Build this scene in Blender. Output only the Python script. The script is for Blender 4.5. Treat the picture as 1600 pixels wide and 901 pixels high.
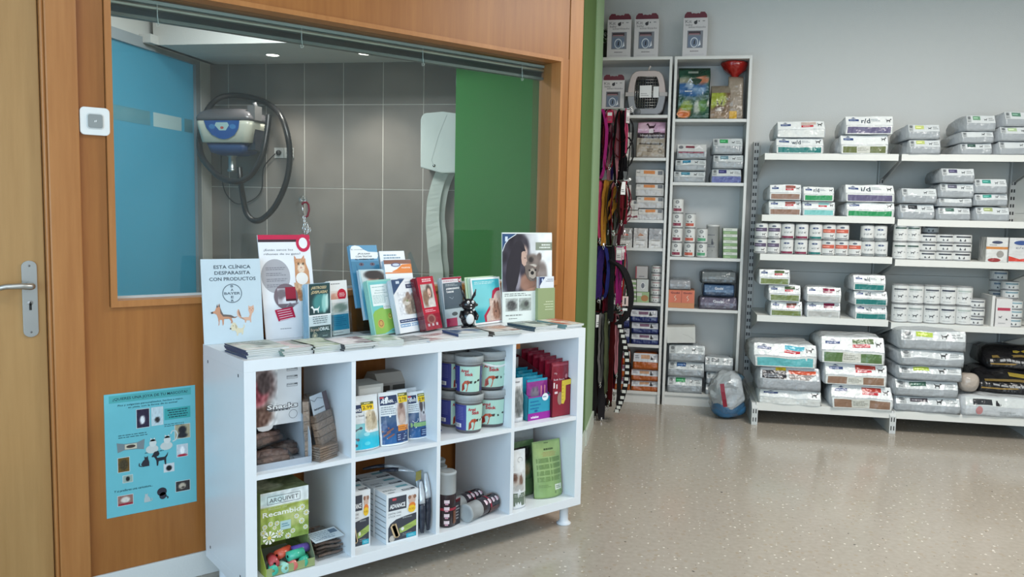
import bpy, math, random
from mathutils import Vector, Matrix, noise
for _o in list(bpy.data.objects): bpy.data.objects.remove(_o)
sc = bpy.context.scene
COL = sc.collection
rad = math.radians

# ---------------------------------------------------------------- camera, exposure, world, lights
CAM = Vector((-0.92863, -2.50919, 1.33881))
YAW, PITCH, ROLL, FPX = 0.671504, 0.0924016, 0.02071, 1286.465
_f = Vector((math.cos(PITCH)*math.sin(YAW), math.cos(PITCH)*math.cos(YAW), -math.sin(PITCH)))
_s = _f.cross(Vector((0, 0, 1))).normalized(); _u = _s.cross(_f)
_r = math.cos(ROLL)*_s + math.sin(ROLL)*_u; _up = -math.sin(ROLL)*_s + math.cos(ROLL)*_u
cd = bpy.data.cameras.new('camera'); cam = bpy.data.objects.new('camera', cd); COL.objects.link(cam)
cam.matrix_world = Matrix(((_r.x, _up.x, -_f.x, CAM.x), (_r.y, _up.y, -_f.y, CAM.y), (_r.z, _up.z, -_f.z, CAM.z), (0, 0, 0, 1)))
cd.sensor_width = 36; cd.lens = 36*FPX/1600; cd.clip_start = .05
sc.camera = cam
vs = sc.view_settings
vs.view_transform = 'Standard'; vs.look = 'None'; vs.gamma = 1; vs.use_curve_mapping = False
vs.exposure = -.13

w = bpy.data.worlds.new('world'); sc.world = w; w.use_nodes = True
bg = w.node_tree.nodes['Background']; bg.inputs[0].default_value = (.78, .88, 1, 1); bg.inputs[1].default_value = .5

EA = rad(-48.889)                       # direction of the back wall
EX = Vector((math.cos(EA), math.sin(EA), 0)); EN = Vector((-math.sin(EA), math.cos(EA), 0))
def BW(e, n, z): return EX*e + EN*n + Vector((0, 0, z))

def area(name, loc, look, sx, sy, power, col, spread=180):
    l = bpy.data.lights.new(name, 'AREA'); l.shape = 'RECTANGLE'; l.size = sx; l.size_y = sy; l.energy = power; l.color = col
    l.spread = rad(spread)
    o = bpy.data.objects.new(name, l); COL.objects.link(o); o.location = loc
    o.rotation_euler = (Vector(look)-Vector(loc)).to_track_quat('-Z', 'Y').to_euler()
    return o
area('shop_window_daylight', (-2.72, -2.3, 1.45), (0, -2.0, 1.2), 3.0, 2.1, 80, (.30, .67, 1))
area('street_daylight', BW(1.9, -3.92, 1.55), BW(1.9, 3, 1.0), 4.6, 2.3, 94, (.9, .96, 1))
area('overhead_fill', BW(2.9, 1.3, 2.84), BW(2.9, 1.3, 0), 1.2, 1.2, 92, (1, .97, .92))  # added fill from above, brightens floor, shelves and back wall
area('overhead_fill', BW(1.2, -1.0, 2.84), BW(1.2, -1.0, 0), 1.2, 1.2, 16, (1, .97, .92))  # second, weaker fill added overhead
area('grooming_room_fill', BW(-1.1, 2.2, 2.83), BW(-1.1, 2.3, 0), 1.0, .6, 48, (.97, .97, 1))  # added fill above the grooming room, besides its two downlights
area('side_room_daylight', BW(-3.6, 2.6, 1.5), BW(-2.3, 2.6, 1.5), 2.4, 2.0, 52, (.95, .96, 1))
for _e in (-1.62, -.90):
    l = bpy.data.lights.new('downlight_beam', 'SPOT'); l.energy = 36; l.spot_size = rad(95); l.spot_blend = .8; l.color = (1, .9, .82); l.shadow_soft_size = .04
    o = bpy.data.objects.new('downlight_beam', l); COL.objects.link(o); o.location = BW(_e, 3.44, 2.43)

# ---------------------------------------------------------------- materials
def s2l(c):
    r = []
    for x in c[:3]:
        x = x/255.0
        r.append(x/12.92 if x <= .04045 else ((x+.055)/1.055)**2.4)
    return (r[0], r[1], r[2], 1.0)
MATS = {}
def _mat(name): 
    m = bpy.data.materials.new(name); m.use_nodes = True; MATS[name] = m
    nt = m.node_tree; return m, nt, nt.nodes['Principled BSDF']
def finish(name, rough, metal=0, spec=.5, bump=0, bscale=60, coat=0, var=.04, trans=0):
    m, nt, b = _mat(name); N = nt.nodes; L = nt.links
    a = N.new('ShaderNodeAttribute'); a.attribute_name = 'Col'
    tc = N.new('ShaderNodeTexCoord'); nz = N.new('ShaderNodeTexNoise'); nz.inputs['Scale'].default_value = 30; nz.inputs['Detail'].default_value = 3
    L.new(tc.outputs['Object'], nz.inputs['Vector'])
    mr = N.new('ShaderNodeMapRange'); mr.inputs[3].default_value = 1-var; mr.inputs[4].default_value = 1+var
    L.new(nz.outputs['Fac'], mr.inputs[0])
    mx = N.new('ShaderNodeVectorMath'); mx.operation = 'MULTIPLY'
    L.new(a.outputs['Color'], mx.inputs[0]); L.new(mr.outputs[0], mx.inputs[1]); L.new(mx.outputs[0], b.inputs['Base Color'])
    b.inputs['Roughness'].default_value = rough; b.inputs['Metallic'].default_value = metal
    b.inputs['Specular IOR Level'].default_value = spec; b.inputs['Coat Weight'].default_value = coat
    if bump:
        n2 = N.new('ShaderNodeTexNoise'); n2.inputs['Scale'].default_value = bscale; n2.inputs['Detail'].default_value = 2
        L.new(tc.outputs['Object'], n2.inputs['Vector'])
        bp = N.new('ShaderNodeBump'); bp.inputs['Strength'].default_value = bump; bp.inputs['Distance'].default_value = .02
        L.new(n2.outputs['Fac'], bp.inputs['Height']); L.new(bp.outputs[0], b.inputs['Normal'])
    return m
finish('satin', .45); finish('paper', .75, spec=.3); finish('gloss', .16, var=.02)
finish('film', .22, bump=.7, bscale=17); finish('foil', .3, metal=.35, bump=.4, bscale=26)
finish('fabric', .9, spec=.2, bump=.3, bscale=300, var=.15); finish('chrome', .2, metal=1); finish('brushed', .38, metal=1)
finish('lacquer', .33, var=.015); finish('paint', .8, spec=.3, var=.02); finish('organic', .6, bump=.6, bscale=60, var=.3)
finish('hose', .3, var=.1); finish('shelfmetal', .4, var=.02)
def clear(name, tint, ior=1.45, rough=.03, amount=1.0):
    m, nt, b = _mat(name); N = nt.nodes; L = nt.links
    tr = N.new('ShaderNodeBsdfTransparent'); tr.inputs[0].default_value = tint
    gl = N.new('ShaderNodeBsdfGlossy'); gl.inputs['Roughness'].default_value = rough
    fr = N.new('ShaderNodeLayerWeight'); fr.inputs['Blend'].default_value = .5       # facing term: same from both sides of a thin sheet
    pw = N.new('ShaderNodeMath'); pw.operation = 'POWER'; pw.inputs[1].default_value = 4; L.new(fr.outputs['Facing'], pw.inputs[0])
    mm = N.new('ShaderNodeMath'); mm.operation = 'MULTIPLY_ADD'; mm.inputs[1].default_value = .7*amount; mm.inputs[2].default_value = .045*amount
    L.new(pw.outputs[0], mm.inputs[0])
    mx = N.new('ShaderNodeMixShader'); L.new(mm.outputs[0], mx.inputs[0]); L.new(tr.outputs[0], mx.inputs[1]); L.new(gl.outputs[0], mx.inputs[2])
    L.new(mx.outputs[0], N['Material Output'].inputs['Surface'])
clear('glass', (.93, .97, .95, 1), 1.5, .01)
clear('acrylic', (.93, .97, .98, 1), 1.45, .08)
clear('cello', (.9, .9, .9, 1), 1.5, .18, 1.4)
m, nt, b = _mat('clear_tub'); N = nt.nodes; L = nt.links
tr = N.new('ShaderNodeBsdfTransparent'); tr.inputs[0].default_value = (.8, .82, .82, 1)
mx = N.new('ShaderNodeMixShader'); mx.inputs[0].default_value = .55
b.inputs['Base Color'].default_value = (.62, .66, .67, 1); b.inputs['Roughness'].default_value = .22
L.new(tr.outputs[0], mx.inputs[1]); L.new(b.outputs[0], mx.inputs[2]); L.new(mx.outputs[0], N['Material Output'].inputs['Surface'])
# frosted blue film glass: lets the daylight of the side room through
m, nt, b = _mat('blue_film'); N = nt.nodes; L = nt.links
di = N.new('ShaderNodeBsdfDiffuse'); di.inputs[0].default_value = (.13, .38, .48, 1)
tl = N.new('ShaderNodeBsdfTranslucent'); tl.inputs[0].default_value = (.16, .50, .62, 1)
gl = N.new('ShaderNodeBsdfGlossy'); gl.inputs['Roughness'].default_value = .25
m1 = N.new('ShaderNodeMixShader'); m1.inputs[0].default_value = .6; m2 = N.new('ShaderNodeMixShader'); m2.inputs[0].default_value = .06
L.new(di.outputs[0], m1.inputs[1]); L.new(tl.outputs[0], m1.inputs[2]); L.new(m1.outputs[0], m2.inputs[1]); L.new(gl.outputs[0], m2.inputs[2])
L.new(m2.outputs[0], N['Material Output'].inputs['Surface'])
m, nt, b = _mat('lamp_glow'); b.inputs['Base Color'].default_value = (1, 1, 1, 1); b.inputs['Emission Color'].default_value = (1, .95, .88, 1); b.inputs['Emission Strength'].default_value = 9
def wood(name, c1, c2, sx=9, sz=.55, rough=.38):
    m, nt, b = _mat(name); N = nt.nodes; L = nt.links
    tc = N.new('ShaderNodeTexCoord'); mp = N.new('ShaderNodeMapping'); mp.inputs['Scale'].default_value = (sx, sx, sz)
    L.new(tc.outputs['Object'], mp.inputs[0])
    n1 = N.new('ShaderNodeTexNoise'); n1.inputs['Scale'].default_value = 6; n1.inputs['Detail'].default_value = 6; n1.inputs['Roughness'].default_value = .6
    L.new(mp.outputs[0], n1.inputs['Vector'])
    n2 = N.new('ShaderNodeTexNoise'); n2.inputs['Scale'].default_value = .9; n2.inputs['Detail'].default_value = 2
    L.new(mp.outputs[0], n2.inputs['Vector'])
    ad = N.new('ShaderNodeMath'); ad.operation = 'ADD'; L.new(n1.outputs['Fac'], ad.inputs[0]); L.new(n2.outputs['Fac'], ad.inputs[1])
    mr = N.new('ShaderNodeMapRange'); mr.inputs[1].default_value = .7; mr.inputs[2].default_value = 1.35; L.new(ad.outputs[0], mr.inputs[0])
    mx = N.new('ShaderNodeMix'); mx.data_type = 'RGBA'; mx.inputs[6].default_value = s2l(c1); mx.inputs[7].default_value = s2l(c2)
    L.new(mr.outputs[0], mx.inputs[0]); L.new(mx.outputs[2], b.inputs['Base Color'])
    b.inputs['Roughness'].default_value = rough; b.inputs['Specular IOR Level'].default_value = .4
wood('wood_panel', (146, 90, 42), (166, 108, 54)); wood('wood_frame', (164, 106, 56), (182, 124, 70)); wood('wood_door', (160, 120, 72), (176, 136, 86))
# terrazzo floor
m, nt, b = _mat('terrazzo'); N = nt.nodes; L = nt.links
tc = N.new('ShaderNodeTexCoord')
def vor(scale, thr, rmin, base, colr):
    v = N.new('ShaderNodeTexVoronoi'); v.inputs['Scale'].default_value = scale; L.new(tc.outputs['Object'], v.inputs['Vector'])
    n = N.new('ShaderNodeTexNoise'); n.inputs['Scale'].default_value = scale*2.2; L.new(tc.outputs['Object'], n.inputs['Vector'])
    a = N.new('ShaderNodeMath'); a.operation = 'MULTIPLY_ADD'; a.inputs[1].default_value = .5; L.new(n.outputs['Fac'], a.inputs[0]); L.new(v.outputs['Distance'], a.inputs[2])
    c = N.new('ShaderNodeMath'); c.operation = 'LESS_THAN'; c.inputs[1].default_value = thr+.25; L.new(a.outputs[0], c.inputs[0])
    sp = N.new('ShaderNodeSeparateColor'); L.new(v.outputs['Color'], sp.inputs[0])
    g = N.new('ShaderNodeMath'); g.operation = 'GREATER_THAN'; g.inputs[1].default_value = rmin; L.new(sp.outputs[0], g.inputs[0])
    mu = N.new('ShaderNodeMath'); mu.operation = 'MULTIPLY'; L.new(c.outputs[0], mu.inputs[0]); L.new(g.outputs[0], mu.inputs[1])
    mx = N.new('ShaderNodeMix'); mx.data_type = 'RGBA'; mx.inputs[7].default_value = s2l(colr); L.new(mu.outputs[0], mx.inputs[0]); L.new(base, mx.inputs[6])
    return mx.outputs[2]
nb = N.new('ShaderNodeTexNoise'); nb.inputs['Scale'].default_value = 45; nb.inputs['Detail'].default_value = 5; L.new(tc.outputs['Object'], nb.inputs['Vector'])
mx = N.new('ShaderNodeMix'); mx.data_type = 'RGBA'; mx.inputs[6].default_value = s2l((154, 145, 133)); mx.inputs[7].default_value = s2l((181, 172, 159)); L.new(nb.outputs['Fac'], mx.inputs[0])
o_ = vor(34, .28, .6, mx.outputs[2], (164, 151, 134)); o_ = vor(46, .20, .74, o_, (222, 214, 202)); o_ = vor(56, .15, .88, o_, (122, 110, 99)); o_ = vor(30, .11, .955, o_, (84, 76, 70))
L.new(o_, b.inputs['Base Color']); b.inputs['Roughness'].default_value = .17; b.inputs['Specular IOR Level'].default_value = .55
nr = N.new('ShaderNodeTexNoise'); nr.inputs['Scale'].default_value = 5; L.new(tc.outputs['Object'], nr.inputs['Vector'])
bb = N.new('ShaderNodeBump'); bb.inputs['Strength'].default_value = .05; bb.inputs['Distance'].default_value = .02; L.new(nr.outputs['Fac'], bb.inputs['Height']); L.new(bb.outputs[0], b.inputs['Normal'])
# tile: stone grey with soft clouds
m, nt, b = _mat('stone_tile'); N = nt.nodes; L = nt.links
tc = N.new('ShaderNodeTexCoord'); n1 = N.new('ShaderNodeTexNoise'); n1.inputs['Scale'].default_value = 4; n1.inputs['Detail'].default_value = 6; L.new(tc.outputs['Object'], n1.inputs['Vector'])
mx = N.new('ShaderNodeMix'); mx.data_type = 'RGBA'; mx.inputs[6].default_value = s2l((116, 110, 106)); mx.inputs[7].default_value = s2l((146, 140, 134)); L.new(n1.outputs['Fac'], mx.inputs[0])
L.new(mx.outputs[2], b.inputs['Base Color']); b.inputs['Roughness'].default_value = .4
def wallpaint(name, c):
    m, nt, b = _mat(name); N = nt.nodes; L = nt.links
    tc = N.new('ShaderNodeTexCoord'); n1 = N.new('ShaderNodeTexNoise'); n1.inputs['Scale'].default_value = 120; n1.inputs['Detail'].default_value = 4; L.new(tc.outputs['Object'], n1.inputs['Vector'])
    bp = N.new('ShaderNodeBump'); bp.inputs['Strength'].default_value = .12; bp.inputs['Distance'].default_value = .01; L.new(n1.outputs['Fac'], bp.inputs['Height']); L.new(bp.outputs[0], b.inputs['Normal'])
    b.inputs['Base Color'].default_value = s2l(c); b.inputs['Roughness'].default_value = .8; b.inputs['Specular IOR Level'].default_value = .3
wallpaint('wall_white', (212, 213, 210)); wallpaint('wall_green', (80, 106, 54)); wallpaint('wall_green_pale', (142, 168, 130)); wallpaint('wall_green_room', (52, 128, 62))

# ---------------------------------------------------------------- mesh builder
_TX = {}
def text_mesh(t, bold=0):
    k = (t, bold)
    if k not in _TX:
        c = bpy.data.curves.new('t', 'FONT'); c.body = t; c.resolution_u = 2; c.offset = bold; c.size = 1; c.fill_mode = 'FRONT'
        o = bpy.data.objects.new('t', c); me = bpy.data.meshes.new_from_object(o)
        vs_ = [(v.co.x, v.co.y) for v in me.vertices]; fs = [tuple(p.vertices) for p in me.polygons]
        bpy.data.objects.remove(o); bpy.data.curves.remove(c); bpy.data.meshes.remove(me)
        if not vs_: vs_ = [(0, 0)]
        x0 = min(v[0] for v in vs_); x1 = max(v[0] for v in vs_)
        _TX[k] = ([(x-x0, y) for x, y in vs_], fs, max(x1-x0, .01))
    return _TX[k]
class MB:
    def __init__(s): s.v = []; s.f = []; s.c = []; s.m = []; s.s = []
    def add(s, vs, fs, col, mat='satin', smooth=False):
        b = len(s.v); s.v += [Vector(v) for v in vs]
        percol = not (len(col) in (3, 4) and not isinstance(col[0], (tuple, list)))
        for f in fs:
            s.f.append(tuple(b+i for i in f)); s.m.append(mat); s.s.append(smooth)
            s.c.append([s2l(col[i]) for i in f] if percol else s2l(col))
        return b
    def box(s, a, b, col, mat='satin'):
        x0, y0, z0 = a; x1, y1, z1 = b
        s.add([(x0, y0, z0), (x1, y0, z0), (x1, y1, z0), (x0, y1, z0), (x0, y0, z1), (x1, y0, z1), (x1, y1, z1), (x0, y1, z1)],
              [(3, 2, 1, 0), (4, 5, 6, 7), (0, 1, 5, 4), (1, 2, 6, 5), (2, 3, 7, 6), (3, 0, 4, 7)], col, mat)
    def prism(s, pts, y0, y1, col, mat='satin'):      # pts in (x,z), extruded along y
        n = len(pts)
        s.add([(p[0], y0, p[1]) for p in pts]+[(p[0], y1, p[1]) for p in pts],
              [tuple(range(n)), tuple(range(2*n-1, n-1, -1))]+[(i, n+i, n+(i+1) % n, (i+1) % n) for i in range(n)], col, mat)
    def prismx(s, pts, x0, x1, col, mat='satin'):     # pts in (y,z), extruded along x
        n = len(pts)
        s.add([(x0, p[0], p[1]) for p in pts]+[(x1, p[0], p[1]) for p in pts],
              [tuple(range(n-1, -1, -1)), tuple(range(n, 2*n))]+[(i, (i+1) % n, n+(i+1) % n, n+i) for i in range(n)], col, mat)
    def lathe(s, prof, n, col, mat='satin', o=(0, 0, 0), smooth=True, axis='z'):   # prof [(r,z)], col tuple or list per segment
        vs = []
        for r, z in prof:
            for i in range(n):
                a = 2*math.pi*i/n
                p = (r*math.cos(a), r*math.sin(a), z)
                if axis == 'x': p = (z, r*math.cos(a), r*math.sin(a))
                if axis == 'y': p = (r*math.sin(a), z, r*math.cos(a))
                vs.append((p[0]+o[0], p[1]+o[1], p[2]+o[2]))
        b = len(s.v); s.v += [Vector(v) for v in vs]
        for j in range(len(prof)-1):
            c = col[j] if isinstance(col, list) else col
            for i in range(n):
                s.f.append((b+j*n+i, b+j*n+(i+1) % n, b+(j+1)*n+(i+1) % n, b+(j+1)*n+i)); s.m.append(mat); s.s.append(smooth); s.c.append(s2l(c))
    def tube(s, pts, r, n, col, mat='satin', closed=False, flat=1.0, rib=None):
        P = [Vector(p) for p in pts]; m = len(P); vs = []; up = Vector((0, 0, 1)); prev = None
        for i in range(m):
            if closed: t = P[(i+1) % m]-P[i-1]
            else: t = P[min(i+1, m-1)]-P[max(i-1, 0)]
            if t.length < 1e-9: t = Vector((0, 0, 1))
            t.normalize()
            if prev is None:
                a = t.cross(up)
                if a.length < .05: a = t.cross(Vector((0, 1, 0)))
            else: a = prev - t*prev.dot(t)
            a.normalize(); prev = a; b2 = t.cross(a)
            rr = r[i] if isinstance(r, (list, tuple)) else r
            if rib and i % 2: rr *= rib
            for k in range(n):
                g = 2*math.pi*k/n; vs.append(P[i]+a*math.cos(g)*rr+b2*math.sin(g)*rr*flat)
        fs = []
        for i in range(m if closed else m-1):
            j = (i+1) % m
            for k in range(n): fs.append((i*n+k, i*n+(k+1) % n, j*n+(k+1) % n, j*n+k))
        if not closed: fs += [tuple(range(n-1, -1, -1)), tuple((m-1)*n+k for k in range(n))]
        s.add(vs, fs, col, mat, True)
    def ball(s, c, r, col, mat='satin', nu=12, nv=8, sq=1):
        rx, ry, rz = r if isinstance(r, (tuple, list)) else (r, r, r); vs = []
        for j in range(nv+1):
            t = math.pi*j/nv
            for i in range(nu):
                a = 2*math.pi*i/nu
                f = lambda x: math.copysign(abs(x)**sq, x)
                vs.append((c[0]+rx*f(math.sin(t))*f(math.cos(a)), c[1]+ry*f(math.sin(t))*f(math.sin(a)), c[2]-rz*f(math.cos(t))))
        s.add(vs, [(j*nu+i, j*nu+(i+1) % nu, (j+1)*nu+(i+1) % nu, (j+1)*nu+i) for j in range(nv) for i in range(nu)], col, mat, True)
    def ribbon(s, pts, wv, col, mat='fabric', t=.0012):   # flat band along pts, width vector wv
        P = [Vector(p) for p in pts]; wv = Vector(wv); vs = []
        for i, p in enumerate(P):
            tt = (P[min(i+1, len(P)-1)]-P[max(i-1, 0)]).normalized(); nn = tt.cross(wv).normalized()*t
            vs += [p-wv/2-nn, p+wv/2-nn, p+wv/2+nn, p-wv/2+nn]
        fs = [(0, 1, 2, 3)]+[(4*len(P)-1, 4*len(P)-2, 4*len(P)-3, 4*len(P)-4)]
        for i in range(len(P)-1):
            for k in range(4): fs.append((4*i+k, 4*i+4+k, 4*i+4+(k+1) % 4, 4*i+(k+1) % 4))
        s.add(vs, fs, col, mat)
    def xf(s, M, start=0):
        for i in range(start, len(s.v)): s.v[i] = M @ s.v[i]
    def disp(s, freq, amp, seed=0, zlock=None, start=0):
        off = Vector((seed*7.3, seed*3.1, seed*1.7))
        for i in range(start, len(s.v)):
            v = s.v[i]; k = 1
            if zlock: k = max(0, min(1, v.z/zlock))
            d = noise.noise_vector(v*freq+off)*amp; d.z *= k; s.v[i] = v+d
            if zlock and s.v[i].z < 0: s.v[i].z = 0.0
    def build(s, name, parent=None, loc=(0, 0, 0), rz=0, bevel=0, M=None):
        me = bpy.data.meshes.new(name); me.from_pydata([tuple(v) for v in s.v], [], s.f)
        names = []
        for m_ in s.m:
            if m_ not in names: names.append(m_); me.materials.append(MATS[m_])
        idx = {k: i for i, k in enumerate(names)}
        me.polygons.foreach_set('material_index', [idx[m_] for m_ in s.m])
        me.polygons.foreach_set('use_smooth', s.s)
        at = me.color_attributes.new('Col', 'FLOAT_COLOR', 'CORNER'); buf = []
        for f, c in zip(s.f, s.c):
            if isinstance(c, list):
                for q in c: buf += q
            else: buf += list(c)*len(f)
        at.data.foreach_set('color', buf); me.update()
        o = bpy.data.objects.new(name, me); COL.objects.link(o)
        if parent: o.parent = parent
        if M is not None: o.matrix_local = M
        else: o.location = loc; o.rotation_euler = (0, 0, rz)
        if bevel:
            b_ = o.modifiers.new('bevel', 'BEVEL'); b_.width = bevel; b_.segments = 2; b_.limit_method = 'ANGLE'; b_.angle_limit = rad(50)
        return o
def dup(o, parent=None, loc=None, rz=None, label=None):
    c = o.copy(); COL.objects.link(c)
    if parent is not None: c.parent = parent
    if loc is not None: c.location = loc
    if rz is not None: c.rotation_euler = (0, 0, rz)
    for ch in list(o.children): dup(ch, c)
    if label: c['label'] = label
    return c
WARN = []
def tag(o, label, cat, group=None):
    n = len(label.split())
    if n < 4 or n > 16: WARN.append((n, label))
    o['label'] = label; o['category'] = cat
    if group: o['group'] = group
    return o
def thing(name, label, cat, loc=(0, 0, 0), rz=0, group=None, M=None):
    o = bpy.data.objects.new(name, None); COL.objects.link(o); o.empty_display_size = .05
    if M is not None: o.matrix_world = M
    else: o.location = loc; o.rotation_euler = (0, 0, rz)
    return tag(o, label, cat, group)
def struct(o): o['kind'] = 'structure'; return o

class Pr:                                  # flat print laid on a surface through a mapping f(u,v,height)
    def __init__(s, mb, f, mat='satin'): s.mb = mb; s.f = f; s.mat = mat; s.step = .00035
    def q(s, u0, v0, u1, v1, col, l=1, nu=1, nv=1):
        vs = [s.f(u0+(u1-u0)*i/nu, v0+(v1-v0)*j/nv, s.step*l) for j in range(nv+1) for i in range(nu+1)]
        s.mb.add(vs, [(j*(nu+1)+i, j*(nu+1)+i+1, (j+1)*(nu+1)+i+1, (j+1)*(nu+1)+i) for j in range(nv) for i in range(nu)], col, s.mat)
    def poly(s, pts, col, l=1):
        a = sum(pts[i][0]*pts[(i+1) % len(pts)][1]-pts[(i+1) % len(pts)][0]*pts[i][1] for i in range(len(pts)))
        if a < 0: pts = pts[::-1]
        s.mb.add([s.f(u, v, s.step*l) for u, v in pts], [tuple(range(len(pts)))], col, s.mat)
    def el(s, cx, cy, rx, ry, col, l=1, n=16):
        s.poly([(cx+rx*math.cos(2*math.pi*i/n), cy+ry*math.sin(2*math.pi*i/n)) for i in range(n)], col, l)
    def ring(s, cx, cy, rx, ry, w, col, l=1, n=24, a0=0, a1=360, wy=None):
        vs = []; wy = w if wy is None else wy
        for i in range(n+1):
            a = rad(a0+(a1-a0)*i/n); vs += [s.f(cx+rx*math.cos(a), cy+ry*math.sin(a), s.step*l), s.f(cx+(rx-w)*math.cos(a), cy+(ry-wy)*math.sin(a), s.step*l)]
        s.mb.add(vs, [(2*i, 2*i+2, 2*i+3, 2*i+1) for i in range(n)], col, s.mat)
    def ln(s, pts, w, col, l=1, asp=1):     # thick polyline; asp = v size of one u unit
        for (a, b) in zip(pts[:-1], pts[1:]):
            dx, dy = b[0]-a[0], (b[1]-a[1])/asp; L_ = math.hypot(dx, dy) or 1; nx, ny = -dy/L_*w/2, dx/L_*w/2*asp
            s.poly([(a[0]+nx, a[1]+ny), (a[0]-nx, a[1]-ny), (b[0]-nx, b[1]-ny), (b[0]+nx, b[1]+ny)], col, l)
    def tx(s, t, u, v, h, col, l=2, w=None, al='l', bold=.0, asp=1, shear=0):   # h cap height (v units), w total width (u units)
        vs, fs, W = text_mesh(t, bold); k = h/.73
        kx = k/asp if w is None else w/W; tw = W*kx
        if al == 'c': u -= tw/2
        if al == 'r': u -= tw
        s.mb.add([s.f(u+x*kx+shear*y*k, v+y*k, s.step*l) for x, y in vs], fs, col, s.mat)
    def lines(s, u0, v0, u1, v1, n, col, l=2, fill=.45, seed=1, al='l'):         # illegible small print
        rn = random.Random(seed)
        for i in range(n):
            v = v1-(v1-v0)*(i+.5)/n; hh = (v1-v0)/n*fill; k = .7+.3*rn.random(); a = u0
            if al == 'c': a = u0+(u1-u0)*(1-k)/2
            if al == 'r': a = u1-(u1-u0)*k
            b = a+(u1-u0)*k
            while a < b:
                wd = (u1-u0)*(.05+.12*rn.random()); s.q(a, v-hh/2, min(a+wd, b), v+hh/2, col, l); a += wd+(u1-u0)*.025
    def img(s, u0, v0, u1, v1, fn, l=1, nx=20, ny=20):                           # smooth picture from a colour function of (0..1,0..1)
        vs = []; cs = []
        for j in range(ny+1):
            for i in range(nx+1):
                a, b = i/nx, j/ny; vs.append(s.f(u0+(u1-u0)*a, v0+(v1-v0)*b, s.step*l)); cs.append(fn(a, b))
        s.mb.add(vs, [(j*(nx+1)+i, j*(nx+1)+i+1, (j+1)*(nx+1)+i+1, (j+1)*(nx+1)+i) for j in range(ny) for i in range(nx)], cs, s.mat)
def pic(base, blobs, grain=0, gs=18, seed=0):     # colour function: soft ellipses (cx,cy,rx,ry,col[,soft]) over a base colour
    def fn(a, b):
        c = list(base(a, b) if callable(base) else base)
        for bl in blobs:
            cx, cy, rx, ry, cc = bl[:5]; so = bl[5] if len(bl) > 5 else .35
            d = math.hypot((a-cx)/rx, (b-cy)/ry); k = max(0, min(1, (1-d)/so+.5)); 
            c = [c[i]*(1-k)+cc[i]*k for i in range(3)]
        if grain:
            g = noise.noise(Vector((a*gs+seed*5.1, b*gs, seed)))*grain; c = [max(0, min(255, x+g)) for x in c]
        return tuple(c)
    return fn
def plane_f(o, ux, uy, n):
    o, ux, uy, n = Vector(o), Vector(ux), Vector(uy), Vector(n)
    return lambda u, v, h: o+ux*u+uy*v+n*h
def front_f(x0, z0, w, h, y=0): return plane_f((x0, y, z0), (w, 0, 0), (0, 0, h), (0, -1, 0))     # faces -y
def right_f(x, y0, z0, d, h): return plane_f((x, y0, z0), (0, d, 0), (0, 0, h), (1, 0, 0))           # faces +x
def left_f(x, y1, z0, d, h): return plane_f((x, y1, z0), (0, -d, 0), (0, 0, h), (-1, 0, 0))          # faces -x, u runs to the viewer
def top_f(x0, y0, z, w, d): return plane_f((x0, y0, z), (w, 0, 0), (0, d, 0), (0, 0, 1))             # faces up

# ---------------------------------------------------------------- where things stand, from measured directions
def ray(px, py): return _f + _r*((px-800)/FPX) + _up*((450.5-py)/FPX)
def on_n(px, py, n):
    d = ray(px, py); t = (n-EN.dot(CAM))/EN.dot(d); p = CAM+d*t; return EX.dot(p), p.z
def on_y(px, py, y): d = ray(px, py); p = CAM+d*((y-CAM.y)/d.y); return p
def on_z(px, py, z): d = ray(px, py); return CAM+d*((z-CAM.z)/d.z)
# ================================================================ the room
T3 = (200, 200, 200)
def simple(name, boxes, mat, parent=None, bevel=0, rz=0, col=T3):
    mb = MB()
    for a, b in boxes: mb.box(a, b, col, mat)
    return mb.build(name, parent, rz=rz, bevel=bevel)
# floor, ceiling, outer walls (B frame: local x = e, y = n)
mb = MB(); mb.box((-6, -6, -.12), (7, 5.2, 0), T3, 'terrazzo'); struct(mb.build('floor', rz=EA))
struct(simple('ceiling', [((-6, -6, 2.9), (7, 5.2, 3.0))], 'wall_white', rz=EA))
struct(simple('wall_back', [((.76, 3.80, 0), (5.3, 3.95, 2.9))], 'wall_white', rz=EA))
struct(simple('wall_right', [((5.2, -4.1, 0), (5.35, 3.8, 2.9))], 'wall_white', rz=EA))
# shop front behind the viewer: piers and sill round a wide window
struct(simple('wall_front', [((-1.2, -4.15, 0), (5.3, -4.0, .35)), ((-1.2, -4.15, 2.75), (5.3, -4.0, 2.9)), ((-1.2, -4.15, .35), (-.5, -4.0, 2.75)), ((4.3, -4.15, .35), (5.3, -4.0, 2.75))], 'wall_white', rz=EA))
struct(simple('wall_left', [((-2.9, -5.2, 0), (-2.8, .55, .4)), ((-2.9, -5.2, 2.55), (-2.8, .55, 2.9)), ((-2.9, -5.2, .4), (-2.8, -3.9, 2.55)), ((-2.9, -.7, .4), (-2.8, .55, 2.55))], 'wall_white'))
# timber partition (y .45 - .55) with door opening and viewing window
X0, XR = -.449, 1.822
WL, WR, WB, WT = -.262, 1.686, 1.018, 2.045
mb = MB()
mb.box((-2.8, .45, 0), (-1.40, .56, 2.9), T3, 'wood_panel')
mb.box((-1.40, .45, 2.12), (X0, .56, 2.9), T3, 'wood_panel')
mb.box((X0, .45, .0), (WL-.022, .56, 2.9), T3, 'wood_panel')
mb.box((WL-.022, .45, 0), (WR+.0, .56, WB-.02), T3, 'wood_panel')
mb.box((WL-.022, .45, WT+.018), (WR+.05, .56, 2.9), T3, 'wood_panel')
mb.box((WR, .45, 0), (WR+.055, .56, WT+.018), T3, 'wood_panel')
mb.box((WR+.055, .447, 0), (XR, .56, 2.9), T3, 'wood_frame')
struct(mb.build('wall_partition'))
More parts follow.
